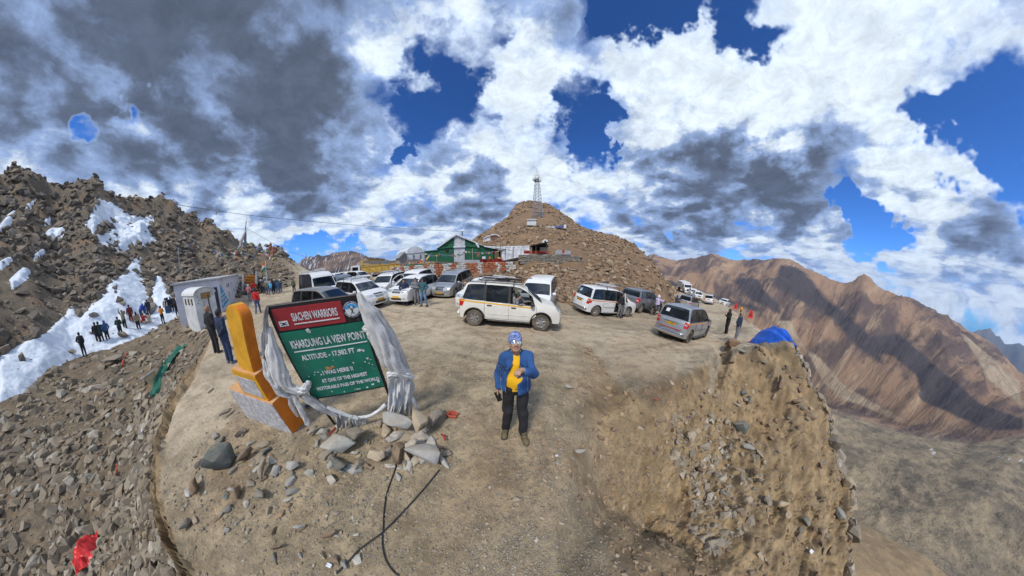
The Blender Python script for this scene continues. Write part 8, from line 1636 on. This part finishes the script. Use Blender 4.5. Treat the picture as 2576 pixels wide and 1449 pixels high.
# ---- painted retaining wall, stone by stone
m_st_o = [worn('terracotta_stone_paint', (.42,.155,.075), (.5,.45,.4), .45, 4, .9), worn('terracotta_stone_paint_b', (.36,.135,.07), (.2,.15,.12), .6, 5, .9)]; m_st_w = [worn('whitewashed_stone', (.56,.55,.52), (.22,.19,.15), .7, 4, .9), worn('whitewashed_stone_b', (.48,.475,.45), (.25,.22,.19), .7, 5, .9)]; m_st_g = [rockm('wall_rock', ((.27,.245,.21),(.20,.185,.165),(.32,.27,.2),(.36,.34,.3)), .5)]*2; m_mort = M('dark_mortar', (.10,.085,.065), .95)
stripes = [(120,'w'),(133,'o'),(186,'w'),(243,'o'),(283,'w'),(350,'o'),(415,'w'),(510,'o'),(585,'w'),(665,'o'),(755,'w'),(850,'o'),(950,'w'),(1050,'o'),(1200,'w'),(1265,'o'),(1445,'w'),(1490,'o'),(1585,'w'),(1712,'x')]
def block(rs, w, h, t):
    b = MB().box((0, 0, 0), (w, t, h), bev=min(w, h)*.13); b.v = [(x*(1+rs.uniform(-.06, .06)), y*(1+rs.uniform(-.1, .25)), z*(1+rs.uniform(-.07, .07))) for x, y, z in b.v]; me = b.mesh('stone', [m_st_g[0]]); return me
_rs = random.Random(3); BL = [block(_rs, 1, 1, 1) for _ in range(9)]
def drywall(name, label, path, zlo, zhi, rows, wst, matf, limit=300, thick=.5):
    """path: ground line in plan; zlo/zhi: functions of the running length"""
    P = np.array(path); sg = np.hypot(*(P[1:]-P[:-1]).T); cum = np.concatenate([[0], np.cumsum(sg)]); Lt = cum[-1]; rs = random.Random(len(label)); base = (P[0][0], P[0][1], zlo(0)); root = e0(name, base, label, 'wall')
    def pt(s): return np.array([np.interp(s, cum, P[:, 0]), np.interp(s, cum, P[:, 1])])
    core = MB(); ns = 24
    for i in range(ns):
        a, b = Lt*i/ns, Lt*(i+1)/ns; pa, pb = pt(a), pt(b); m = (pa+pb)/2; ang = math.atan2(pb[1]-pa[1], pb[0]-pa[0]); z0, z1 = zlo((a+b)/2)-.3, zhi((a+b)/2)-.04; core.box((m[0]-base[0]+math.sin(ang)*-.12, m[1]-base[1]+math.cos(ang)*.12, (z0+z1)/2-base[2]), (np.hypot(*(pb-pa))*1.04, thick, z1-z0), R=Rz(ang))
    core.build('core', m_mort, root); cnt = 0
    for r_ in range(rows):
        s = rs.uniform(0, .3)-.2
        while s < Lt:
            w = wst*rs.uniform(.55, 1.5); sm = s+w/2
            if sm > Lt: break
            p0 = pt(sm); q_ = pt(min(Lt, sm+.1))-pt(sm-.1); ang = math.atan2(q_[1], q_[0]); z0, z1 = zlo(sm), zhi(sm); hh = (z1-z0)/rows; h_ = hh*rs.uniform(.82, 1.02); z = z0+hh*(r_+.5)+rs.uniform(-.02, .02)
            o_ = obj('stone', BL[rs.randrange(9)], root); o_.location = (p0[0]-base[0]+math.sin(ang)*(thick*.5-.14), p0[1]-base[1]-math.cos(ang)*(thick*.5-.14), z-base[2]); o_.rotation_euler = (rs.uniform(-.05, .05), rs.uniform(-.05, .05), ang+rs.uniform(-.05, .05)); o_.scale = (w*.96, .30, h_); o_.material_slots[0].link = 'OBJECT'; o_.material_slots[0].material = matf(p0, z, rs); s += w; cnt += 1
    return root
wl_path = []
for x in range(120, 1712, 40):
    px_, py_ = q5(x, 690); d = np.interp(x, (120, 700, 1250, 1712), (24.5, 22.8, 22.0, 21.6)); w = at_d(px_, py_, d); wl_path.append((w[0], w[1]))
def wmat(p, z, rs):
    a, b = proj(p[0], p[1], z); x = (a/.83854-1150)*4.2617+rs.uniform(-3, 3); k = [s for s in stripes if s[0] <= x]; c = k[-1][1] if k else 'w'; return (m_st_o if c == 'o' else m_st_w)[rs.randrange(2)]
_L = sum(math.hypot(wl_path[i+1][0]-wl_path[i][0], wl_path[i+1][1]-wl_path[i][1]) for i in range(len(wl_path)-1))
def zat(yy):
    xs = [120, 700, 1250, 1712]; return lambda s: float(np.interp(s/_L, [0, .40, .74, 1.0], [at_d(*q5(x, y), np.interp(x, (120, 700, 1250, 1712), (24.5, 22.8, 22.0, 21.6)))[2] for x, y in zip(xs, yy)]))
drywall('painted_stone_wall', 'long dry stone retaining wall painted in terracotta and white stripes under the tents', wl_path, zat((720, 715, 690, 665)), zat((600, 562, 538, 530)), 7, .36, wmat)
tw = []
for x in range(1740, 2560, 40): d = np.interp(x, (1740, 2560), (22.2, 24.2)); w = at_d(*q5(x, 500), d); tw.append((w[0], w[1]))
_L2 = sum(math.hypot(tw[i+1][0]-tw[i][0], tw[i+1][1]-tw[i][1]) for i in range(len(tw)-1)); zt2 = lambda yy: (lambda s: float(np.interp(s/_L2, [0, .5, 1.0], [at_d(*q5(x, y), np.interp(x, (1740, 2560), (22.2, 24.2)))[2] for x, y in zip((1740, 2150, 2560), yy)])))
drywall('terrace_wall', 'grey dry stone terrace wall below the dark shelter and the pale shed', tw, zt2((560, 562, 590)), zt2((440, 440, 462)), 7, .42, lambda p, z, rs: m_st_g[0])
# ---- white booth and white building on the left
def hut(corner, rgt, lft, htop, label, name, cat, byright=False):
    """origin at the near corner, x along the right-hand wall, y along the left-hand wall"""
    A = hit(*corner); g0 = A[2]
    def gp(q): r = ray(*q); t = (g0-CAMH)/r[2]; return np.array([0, 0, CAMH])+r*t
    Rg, Lf = gp(rgt), gp(lft); lx = Lf-A; lx[2] = 0; Ll = np.linalg.norm(lx); yv = lx/Ll; xv = np.array([yv[1], -yv[0], 0]); xv *= np.sign((Rg-A)@xv); Lr = abs((Rg-A)@xv)
    if byright: xv = at_d(*rgt, math.hypot(A[0], A[1])*1.6)-A; xv[2] = 0; Lr = np.linalg.norm(xv); xv /= Lr; yv = np.array([-xv[1], xv[0], 0])
    top = at_d(*htop, math.hypot(A[0], A[1]))[2]-g0; Mx = Matrix.Translation(Vector(A)) @ Matrix((xv, yv, (0, 0, 1))).transposed().to_4x4(); return empty(name, (0, 0, 0), label, cat, mat=Mx), Lr, Ll, top
root, Lr, Ll, hh = hut(PX(1458, 842), PX(1580, 775), PX(1278, 803), PX(1368, 462), 'white booth with arched roof, three small windows and a brown notice on its end', 'arched_booth', 'booth')
Lr = max(Lr, 1.5); Ll = max(min(Ll, 2.4), 1.5); n_ = 12; arcp = [(Lr/2-Lr/2*math.cos(a)*1.0, hh+.42*math.sin(a)) for a in np.linspace(0, math.pi, n_)]
prof = [(0, -.3), (Lr, -.3)]+[(x, z) for x, z in arcp[::-1]]
def ylathe(poly, y0, y1): m = len(poly); return [(x, y0, z) for x, z in poly]+[(x, y1, z) for x, z in poly], [tuple(range(m)), tuple(range(2*m-1, m-1, -1))]+[(i, m+i, m+(i+1) % m, (i+1) % m) for i in range(m)]
def fixn(o_): bm = bmesh.new(); bm.from_mesh(o_.data); bmesh.ops.recalc_face_normals(bm, faces=bm.faces); bm.to_mesh(o_.data); bm.free(); return o_
m_booth = worn('dirty_white_panel', (.62,.63,.62), (.35,.32,.27), .4, 5, .6)
fixn(MB().add(*ylathe(prof, 0, Ll)).build('wall', m_booth, root)); op = [(Lr/2-(Lr/2+.06)*math.cos(a), hh+.49*math.sin(a)-.02) for a in np.linspace(0, math.pi, n_)]; ip = [(Lr/2-(Lr/2-.0)*math.cos(a), hh+.42*math.sin(a)+.004) for a in np.linspace(0, math.pi, n_)]
fixn(MB().add(*ylathe(op+ip[::-1], -.12, Ll+.12)).build('roof', m_cabin, root))
for i in range(3): w_ = MB().box((-.01, Ll*(.22+.28*i), hh-.42), (.03, .24, .40)).build('window', m_dkin, root); MB().box((-.03, Ll*(.22+.28*i)+.06, hh-.42), (.02, .09, .38)).build('shutter', M('tan_shutter', (.42,.34,.24), .8), w_)
nb = MB().box((Lr*.55, -.02, hh-.12), (Lr*.45, .03, .40)).build('notice_board', M('brown_board', (.30,.18,.05), .8), root); MB().box((Lr*.55, -.04, hh-.14), (.03, .02, .52)).build('batten', m_cream, nb)
MB().box((Lr*.42, -.012, hh*.42), (.02, .01, hh*.8)).build('door_gap', m_mort, root)
for i, (fx, fz) in enumerate(((.18, -.15), (.2, -.35), (.16, -.55), (.86, .02), (.88, -.15))): MB().box((Lr*fx, -.015, hh+fz), (.09, .01, .10)).build('notice', M('grey_notice', (.35,.33,.32), .8), root)
root, Lr, Ll, hh = hut(PX(1692, 642), PX(1897, 478), PX(1500, 700), PX(1636, 282), 'low white building with a blue pointed mural, posters and a navy door behind the booth', 'white_building', 'building', True)
Ll = 3.6; MB().box((Lr/2, Ll/2, hh/2-.4), (Lr, Ll, hh+.8)).build('wall', worn('lilac_white_wall', (.60,.60,.66), (.4,.4,.42), .25, 2, .8), root); MB().box((Lr/2, Ll/2, hh+.07), (Lr+.4, Ll+.4, .12)).build('roof', M('roof_slab', (.45,.46,.48), .8), root)
MB().box((-.02, .55, 1.05), (.05, .95, 2.2)).build('door', M('navy_door', (.02,.03,.085), .5), root)
def al(t): return Lr*t/(1.6-.6*t)
m_mur = M('mural_blue', (.08,.30,.50), .8); X0, X1, XA = al(.04), al(.40), al(.10); Z0, Z1 = .25, hh*.86
mu = MB().add([(X0, -.012, Z0), (X1, -.012, Z0+.25), (XA, -.012, Z1)], [(0, 1, 2)]).build('mural', m_mur, root); ml = MB()
for f in (.18, .36, .52): ml.tube([(X0+(XA-X0)*f, -.02, Z0+(Z1-Z0)*f), (X1+(XA-X1)*f, -.02, Z0+.25+(Z1-Z0-.25)*f)], .03, 4)
ml.tube([(XA, -.02, .4), (XA+.3, -.02, hh*.42)], .025, 4).tube([(X1*.8, -.02, .5), (XA+.3, -.02, hh*.42)], .025, 4); ml.build('mural_line', m_wtp, mu)
for t_, fz, w_, h_, mt in ((.42, .70, .4, .34, m_ink), (.50, .70, .45, .34, m_ink), (.66, .72, .9, .1, m_steel), (.66, .6, .9, .08, m_steel), (.48, .38, .6, .55, M('tan_poster', (.45,.38,.22), .8)), (.72, .42, .5, .4, m_steel), (.92, .66, .9, .35, M('gold_poster', (.5,.4,.15), .8)), (.82, .5, .5, .2, m_steel)): MB().box((al(t_), -.012, hh*fz), (w_, .015, h_)).build('poster', mt, root)
# ---- orange board, flag, prayer flags
def standing(px_, py_, d=None):
    h = hit(px_, py_) if d is None else at_d(px_, py_, d); z = gz(h[0], h[1]); return np.array([h[0], h[1], z])
bp = at_d(*PX(1998, 440), 36.5); PB = Plane(*PX(1998, 440), 36.5); g = Grp('orange_board', PB(*PX(1998, 460)), 'bright orange arched board with brown lettering rows between two white pillars behind the crowd', 'board'); m_obd = M('orange_board_paint', (.66,.25,.03), .6)
arcb = [PX(1998+68*math.cos(a), 285-55*math.sin(a)) for a in np.linspace(math.pi, 0, 12)]; pb_ = g.ex(PB, [PX(1935, 400)]+arcb+[PX(2062, 400)], .25, m_obd, 'panel')
for r_, y in enumerate((262, 290, 318, 346, 374)):
    x = 1948 if r_ else 1965
    while x < 2048-(15 if not r_ else 0): w = rs_.uniform(8, 20); g.ex(PB, [PX(x, y+7), PX(x, y-7), PX(x+w, y-7), PX(x+w, y+7)], .04, M('brown_lettering', (.20,.08,.02), .8), 'lettering', dep0=-.05, par=pb_); x += w+6
for x, y0, y1 in ((1915, 225, 460), (2062, 195, 330)): g.ex(PB, [PX(x-10, y1), PX(x-8, y0), PX(x+10, y0), PX(x+12, y1)], .4, m_booth, 'pillar', dep0=-.2)
g.ex(PB, [PX(1925, 400), PX(1925, 388), PX(2072, 388), PX(2072, 400)], .4, m_obd, 'plinth', dep0=-.1)
hb = at_d(*PX(2190, 420), 35); b_ = np.array([hb[0], hb[1], gz(hb[0], hb[1])]); PFl = Plane(*PX(2190, 420), 35); g = Grp('flag', b_, 'saffron, white and green flag on a white pole above the crowd', 'flag'); g.mb(MB().tube([b_, PFl(*PX(2163, 85))], .05, 6), 'pole', m_cabin)
def fpt(u, v): x = 2160-u*46+v*8; y = 85+v*88+u*42+6*math.sin(u*7+v*2); return PFl(*PX(x, y), .15*math.sin(u*8+v*3))
for k_, mt in enumerate((M('saffron', (.72,.22,.03), .8), M('flag_white', (.72,.72,.72), .8), M('flag_green', (.02,.22,.05), .8))):
    V = [fpt(i/7, (k_+j/3)/3) for i in range(8) for j in range(4)]; g.mb(MB().add(V, [(i*4+j, (i+1)*4+j, (i+1)*4+j+1, i*4+j+1) for i in range(7) for j in range(3)]), 'stripe', mt, smooth=True)
FC = [M('prayer_flag_'+n, c, .9) for n, c in (('blue', (.04,.12,.40)), ('white', (.62,.62,.60)), ('red', (.45,.04,.04)), ('green', (.04,.24,.09)), ('yellow', (.62,.42,.05)))]
def garland(a, b, sag, n, size, label, group='strings of prayer flags', wild=.3):
    a, b = np.array(a, float), np.array(b, float); g = Grp('prayer_flag_string', a, label, 'prayer flags', group); f = lambda t: a*(1-t)+b*t-np.array([0, 0, sag*4*t*(1-t)]); g.mb(MB().tube([f(t) for t in np.linspace(0, 1, 14)], size*.07, 4), 'cord', m_clB); d = (b-a)/np.linalg.norm(b-a); rs = random.Random(int(abs(a[0]*97+b[1]*31)) % 9999)
    for i in range(n):
        if rs.random() < .12: continue
        p = f((i+.5)/n); w = rs.uniform(-wild, wild); dn = np.array([rs.uniform(-wild, wild), rs.uniform(-wild, wild), -1.]); dn /= np.linalg.norm(dn); s = size*rs.uniform(.75, 1.1); V = [p-d*s/2, p+d*s/2, p+d*s/2*rs.uniform(.6, 1)+dn*s*1.1, p-d*s/2*rs.uniform(.6, 1)+dn*s*rs.uniform(.8, 1.15)]; g.mb(MB().add(V, [(0, 1, 2, 3)]), 'flag', FC[(i*2+rs.randrange(2)) % 5])
W5 = lambda x, y, dep=0.: P25(*q5(x, y), dep)
garland(W5(1040,395,-.8), W5(1500,380,-.8), .25, 22, .20, 'prayer flags strung across the right half of the green tent'); garland(W5(700,430,-.8), W5(1035,400,-.8), .3, 16, .18, 'prayer flags strung across the white stripe of the green tent'); garland(W5(530,420,-.9), W5(720,430,-.8), .25, 10, .20, 'prayer flags before the low green annex'); garland(W5(430,530,-.9), W5(620,420,-.9), .2, 12, .24, 'prayer flags climbing from the wall to the annex'); garland(W5(680,440,-.8), W5(676,520,-.8), 0, 6, .16, 'short yellow string of flags hanging down the annex corner'); garland(W5(880,440,-.8), W5(1040,405,-.7), .25, 8, .16, 'lower flag string over the white stripe')
H4 = lambda x, y: ((400+x/4.2617)*.83854, (560+y/4.2617)*.83854)
def hs(x, y, up=0.):
    for k in range(12):
        h = hit(*H4(x, y+k*8))
        if h is not None and math.hypot(h[0], h[1]) < 85: return h+np.array([0, 0, up])
    return at_d(*H4(x, y), 60)
mst = hs(1432, 790); PM = Plane(*H4(1432, 790), min(62, math.hypot(mst[0], mst[1]))); g = Grp('flag_mast', PM(*H4(1432, 790)), 'leaning mast wrapped in faded prayer flags on the saddle of the left hillside', 'mast'); g.mb(MB().tube([PM(*H4(1428, 800)), PM(*H4(1443, 445))], .09, 6), 'pole', m_wood)
for k_, pth in enumerate(([(1440,560),(1415,620),(1390,680),(1370,760),(1330,800)], [(1440,560),(1432,640),(1430,720),(1425,790)], [(1420,610),(1380,690),(1370,750)])): bd = MB().tube([PM(*H4(*p)) for p in pth], [.14, .34, .30, .34, .16][:len(pth)], 6); g.mb(bd, 'flag_bundle', (m_clB, M('faded_flags', (.22,.22,.26), .9), m_clB)[k_])
_gl = [((1440,740),(1600,790)),((1330,800),(1210,850)),((1480,740),(1620,740)),((1700,750),(1760,790)),((1040,860),(1200,930)),((1210,860),(1330,880)),((1330,830),(1500,860)),((1500,820),(1700,880)),((1560,870),(1760,900)),((1640,830),(1800,860)),((1700,900),(1820,960)),((1120,900),(1330,960)),((1380,880),(1560,920)),((740,760),(860,800)),((720,800),(780,740)),((1780,870),(1900,850))]
for i, (a, b) in enumerate(_gl): garland(hs(*a, .8), hs(*b, .7), .3, 12, .42, 'faded prayer flags lying over the rocks of the saddle behind the flag mast', 'faded flag strings on the saddle', .8)
def cable(pts, r, label, mt=None, cat='cable', name='cable', n=60): return prop(MB().tube(smooth_path(pts, n), r, 5).build(name, mt or M('black_cable', (.02,.02,.022), .6), None, smooth=True), label, cat)
a_ = at_d(440, 514, 74); b_ = at_d(1182, 583, 62); pts = [a_*(1-t)+b_*t for t in np.linspace(0, 1, 9)]
for i, (x, y) in enumerate(((440,514),(545,530),(640,543),(760,555),(870,565),(960,571),(1050,577),(1120,580),(1182,583))): pts[i] = at_d(x, y, 74-12*i/8)
cable(pts, .05, 'long line strung through the sky from the left crest to the central hill'); hc_ = at_d(545, 530, 72); prop(MB().tube([hc_, hc_-np.array([.5, 0, .9])], .12, 5).build('rag', m_clB), 'dark rag hanging from the sky line', 'rag')
cable([at_d(622, 541, 70), at_d(620, 560, 68), at_d(616, 575, 64)], .03, 'short line hanging from the long line towards the flag mast'); cable([at_d(616, 573, 62), at_d(640, 585, 62), at_d(680, 608, 60), at_d(730, 633, 58), at_d(772, 646, 58)], .03, 'thin line running down from the flag mast to the distant pole')
# ---- cairns and red shrine wall on the saddle
for i, (x, y, w_) in enumerate(((1620, 775, .9), (1800, 850, 1.0), (1900, 850, .8), (1760, 800, .7))): h = hs(x, y); prop(MB().lathe([(w_*.9, -.2), (w_*.8, .5), (w_*.5, .7), (w_*.45, 1.2), (.05, 1.6)], h, (0, 0, 1), 8).build('cairn', m_st_g[0] if i % 2 == 0 else M('red_ochre', (.26,.10,.07), .9)), ('pale cairn left on the saddle skyline', 'reddish cairn in the middle of the saddle', 'pale cairn right end of the saddle', 'red cairn under the skyline of the saddle')[i], 'cairn')
# ------------------------------------------------------------------ right side: barriers, tarpaulin
R6 = lambda x, y: ((1900+x/4.2617)*.83854, (820+y/4.2617)*.83854); m_cone = M('red_plastic', (.62,.035,.03), .45)
for (x, y, yt, lb) in ((1300, 452, 380, 'red plastic road barrier farther up beside the road edge'), (1490, 568, 468, 'red plastic road barrier nearer to the blue tarpaulin')):
    px_, py_ = R6(x, y); px2, py2 = R6(x, yt); best = None
    for d in np.linspace(15, 60, 200):
        q = at_d(px_, py_, d); e = abs(q[2]-gz(q[0], q[1]))
        if best is None or e < best[0]: best = (e, q, d)
    c_ = best[1]; H_ = at_d(px2, py2, best[2])[2]-c_[2]; g = Grp('road_barrier', c_, lb, 'barrier'); t_ = math.atan2(-c_[1], -c_[0]); f_ = lambda x, y, z: c_+np.array([math.cos(t_+math.pi/2)*x+math.cos(t_)*y, math.sin(t_+math.pi/2)*x+math.sin(t_)*y, z]); w = H_*.34
    g.mb(MB().add([f_(-w, -.25, 0), f_(w, -.25, 0), f_(w, .25, 0), f_(-w, .25, 0), f_(-w*.9, -.2, H_*.16), f_(w*.9, -.2, H_*.16), f_(w*.9, .2, H_*.16), f_(-w*.9, .2, H_*.16), f_(-w*.4, -.1, H_), f_(w*.4, -.1, H_), f_(w*.4, .1, H_), f_(-w*.4, .1, H_)], [(0,3,2,1),(0,1,5,4),(1,2,6,5),(2,3,7,6),(3,0,4,7),(4,5,9,8),(5,6,10,9),(6,7,11,10),(7,4,8,11),(8,9,10,11)]), 'body', m_cone); g.mb(MB().box(f_(0, .22, H_*.45), (.05, w*.5, H_*.25), R=Rz(t_)), 'recess', M('dark_red', (.30,.02,.02), .6))
A, B_ = hit(*R6(1600, 665)), None; A = at_d(*R6(1640, 655), 15.2); B_ = at_d(*R6(1990, 850), 13.6); A[2] = gz(A[0], A[1]); B_[2] = gz(B_[0], B_[1]); ax = B_-A; Lg = np.linalg.norm(ax[:2]); ux = ax/np.linalg.norm(ax); uy = np.array([-ux[1], ux[0], 0]); V = []; n1_, n2_ = 40, 26
for i in range(n1_):
    for k in range(n2_):
        s, t = i/(n1_-1), k/(n2_-1)*2-1; w = (.55+.75*math.sin(math.pi*min(1, s*1.15))**.7)*(1.05-.25*s); p = A-ux*.25+ux*(Lg+.9)*s+uy*w*t*.75; hgt = (.88*math.sin(math.pi*min(1, .06+s*.98))**.75)*max(0, 1-abs(t)**2.3)
        hgt += .10*math.sin(t*14+s*5)*max(0, 1-t*t)+.10*(float(vnoise(s*9, t*5, 8))-.5); V.append((p[0], p[1], max(gz(p[0], p[1])+.02, A[2]*(1-s)+B_[2]*s+hgt-.08) if abs(t) < .97 else gz(p[0], p[1])+.02))
prop(MB().add(V, [(i*n2_+k, (i+1)*n2_+k, (i+1)*n2_+k+1, i*n2_+k+1) for i in range(n1_-1) for k in range(n2_-1)]).build('tarpaulin', m_blc, None, smooth=True), 'bright blue tarpaulin draped over a heap at the edge of the drop', 'tarpaulin')
scrap(at_d(*R6(1575, 650), 15.6)*np.array([1, 1, 0])+np.array([0, 0, gz(*at_d(*R6(1575, 650), 15.6)[:2])]), .35, M('faded_orange_net', (.62,.25,.15), .9), 'faded orange netting rag at the left tip of the blue tarpaulin', sd=5)
# ------------------------------------------------------------------ left slope: litter and odds
def onpt(px_, py_, up=0.): h = hit(px_, py_); return h+np.array([0, 0, up])
gp = [onpt(x, y, .12) for x, y in ((457, 875), (432, 905), (412, 940), (397, 975), (385, 1003))]; V = []
for i, p in enumerate(smooth_path(gp, 20)):
    d_ = gp[-1]-gp[0]; sd_ = np.array([d_[1], -d_[0], 0]); sd_ /= np.linalg.norm(sd_)
    for k in range(7): V.append(p+sd_*(k/6-.5)*(.75-.45*i/19)+np.array([0, 0, .12*math.sin(k*1.9+i*.25)]))
prop(MB().add(V, [(i*7+k, (i+1)*7+k, (i+1)*7+k+1, i*7+k+1) for i in range(19) for k in range(6)]).build('green_net', M('green_net', (.02,.15,.10), .8, var=.4, sc=12), None, smooth=True), 'dark green net strip hanging down the left edge of the mound', 'net')
cb = onpt(388, 965); root = e0('broken_basin', cb, 'broken yellowish basin with a white rim lying beside the green net', 'basin'); b_ = MB().lathe([(.18, -.1), (.20, .05), (.34, .50), (.42, .52), (.42, .56), (.32, .55), (.20, .2), (.02, .15)], (0, 0, 0), (-.25, -.2, 1), 10); b_.build('bowl', M('old_ivory_plastic', (.50,.42,.25), .6), root); MB().lathe([(.36, .53), (.45, .53), (.45, .58), (.36, .58), (.36, .53)], (0, 0, 0), (-.25, -.2, 1), 10).build('rim', m_tws, root)
def stick(a, b, r, mt, label, cat, w=None): A, B_ = onpt(*a, .06), onpt(*b, .10); return prop(MB().tube([A, (A+B_)/2+np.array([0, 0, .03]), B_], r, 5).build(cat.replace(' ', '_'), mt), label, cat)
stick((318, 892), (306, 925), .07, m_orc, 'orange rag standing in the rubble beside the long grey slab', 'rag'); stick((364, 1062), (359, 1095), .045, m_tws, 'short white pipe in the rubble left of the edge', 'pipe'); stick((376, 1040), (369, 1085), .09, m_cream, 'pale plank end in the rubble beside the white pipe', 'plank')
stick((302, 1130), (296, 1200), .03, m_orc, 'thin reddish rope down the rubble slope', 'rope'); stick((2068, 1010), (2096, 1045), .05, m_wood, 'grey plank sticking out at the lip of the bank', 'plank')
rk = onpt(214, 1425); r_ = obj('boulder', BOULD[4]); r_.matrix_world = Matrix.Translation(Vector(rk)) @ Matrix.Diagonal((.75, .65, .5, 1)); prop(r_, 'grey boulder at the bottom left with the red bag on it', 'boulder')
V = []; nb_ = 14
for i in range(nb_):
    for k in range(nb_): u, v = i/(nb_-1)*2-1, k/(nb_-1)*2-1; rr = math.hypot(u, v); V.append((rk[0]-.05+u*.50*(1+.2*float(vnoise(u*3, v*3, 2))), rk[1]+.34+v*.42, rk[2]+.26+.40*max(0, 1-rr*.9)+.22*(float(vnoise(u*4+9, v*4, 6))-.5)))
prop(MB().add(V, [(i*nb_+k, (i+1)*nb_+k, (i+1)*nb_+k+1, i*nb_+k+1) for i in range(nb_-1) for k in range(nb_-1)]).build('bag', M('crumpled_red_bag', (.62,.02,.02), .45, var=.3, bump=.5), None), 'crumpled red bag lying on the boulder at the bottom left', 'bag')
# ------------------------------------------------------------------ the ground in front
def gpath(pts, up): return [onpt(x, y, up) for x, y in pts]
m_cab = M('black_cable', (.02,.02,.022), .6)
cable(gpath([(1000,1165),(990,1195),(976,1235),(968,1280),(965,1330),(963,1370),(972,1410),(992,1440),(1005,1449)], .012), .0085, 'black cable from the middle stones curving down to the bottom edge', m_cab); cable(gpath([(1106,1183),(1075,1222),(1040,1262),(1000,1305),(962,1342),(930,1366),(905,1385),(880,1412),(848,1445)], .020), .0085, 'black cable from the right foot of the heap crossing the other one', m_cab)
bt_ = onpt(880, 1108, .05); g = Grp('bottle', bt_, 'small bright green glass bottle lying on the stones under the cloth', 'bottle'); m_bot = M('green_glass', (.02,.55,.10), .08, coat=1.); g.mb(MB().lathe([(.001, -.09), (.034, -.09), (.036, 0), (.030, .04), (.013, .07), (.013, .10), (.001, .10)], bt_, (.9, -.4, .1), 14), 'glass', m_bot, smooth=True)
hr = onpt(1139, 1046, .0); tr_ = MB(); [tr_.tube([hr+np.array([.085*math.cos(a)*(1+.1*k), .04*math.sin(a)*(1+.2*k)-.02*a*.1, .02+.014*k+.012*math.sin(3*a+k)]) for a in np.linspace(0, 5.6, 18)], [.012+.008*(j % 3) for j in range(18)], 5) for k in range(3)]; prop(tr_.build('rag', m_orc, None, smooth=True), 'coiled orange-red rag on the ground right of the sign stones', 'rag')
for (a, b, lb) in (((848, 1082), (820, 1112), 'dark red rag tied at the left foot of the heap'), ((1112, 1098), (1122, 1112), 'bit of red cord by the cream block')): A, B_ = onpt(*a, .06), onpt(*b, .05); prop(MB().tube([A, (A+B_)/2+np.array([.02, 0, .02]), B_], .018, 5).build('rag', m_redc), lb, 'rag')
for i, (x, y, lb, mt) in enumerate(((1400, 1148, 'white crumpled paper near the man\'s boots', m_tws), (1648, 1006, 'orange scrap at the road edge above the bank', m_orc), (1728, 1052, 'tiny blue scrap on the bank shoulder', m_blc), (775, 1025, 'navy blue cloth scrap behind the cloth tail', CL['navy']), (830, 1425, 'white foam scrap at the bottom of the mound', m_tws), (2040, 1390, 'white and violet wrapper on the bank lip', m_whitep))): scrap(onpt(x, y), (.022, .04, .03, .06, .028, .05)[i], mt, lb, sd=i)
# ------------------------------------------------------------------ thin mountain air
hz_ = MB().box((0, 0, -700), (25000, 25000, 2600)).build('haze', bpy.data.materials.new('air'), None)
_m = hz_.data.materials[0]; _m.use_nodes = True; _m.node_tree.nodes.clear(); _v = _m.node_tree.nodes.new('ShaderNodeVolumePrincipled'); _o = _m.node_tree.nodes.new('ShaderNodeOutputMaterial'); _m.node_tree.links.new(_v.outputs[0], _o.inputs['Volume'])
_v.inputs['Density'].default_value = 4.5e-5; _v.inputs['Color'].default_value = (.42, .62, 1., 1); _v.inputs['Anisotropy'].default_value = .2; prop(hz_, kind='stuff')
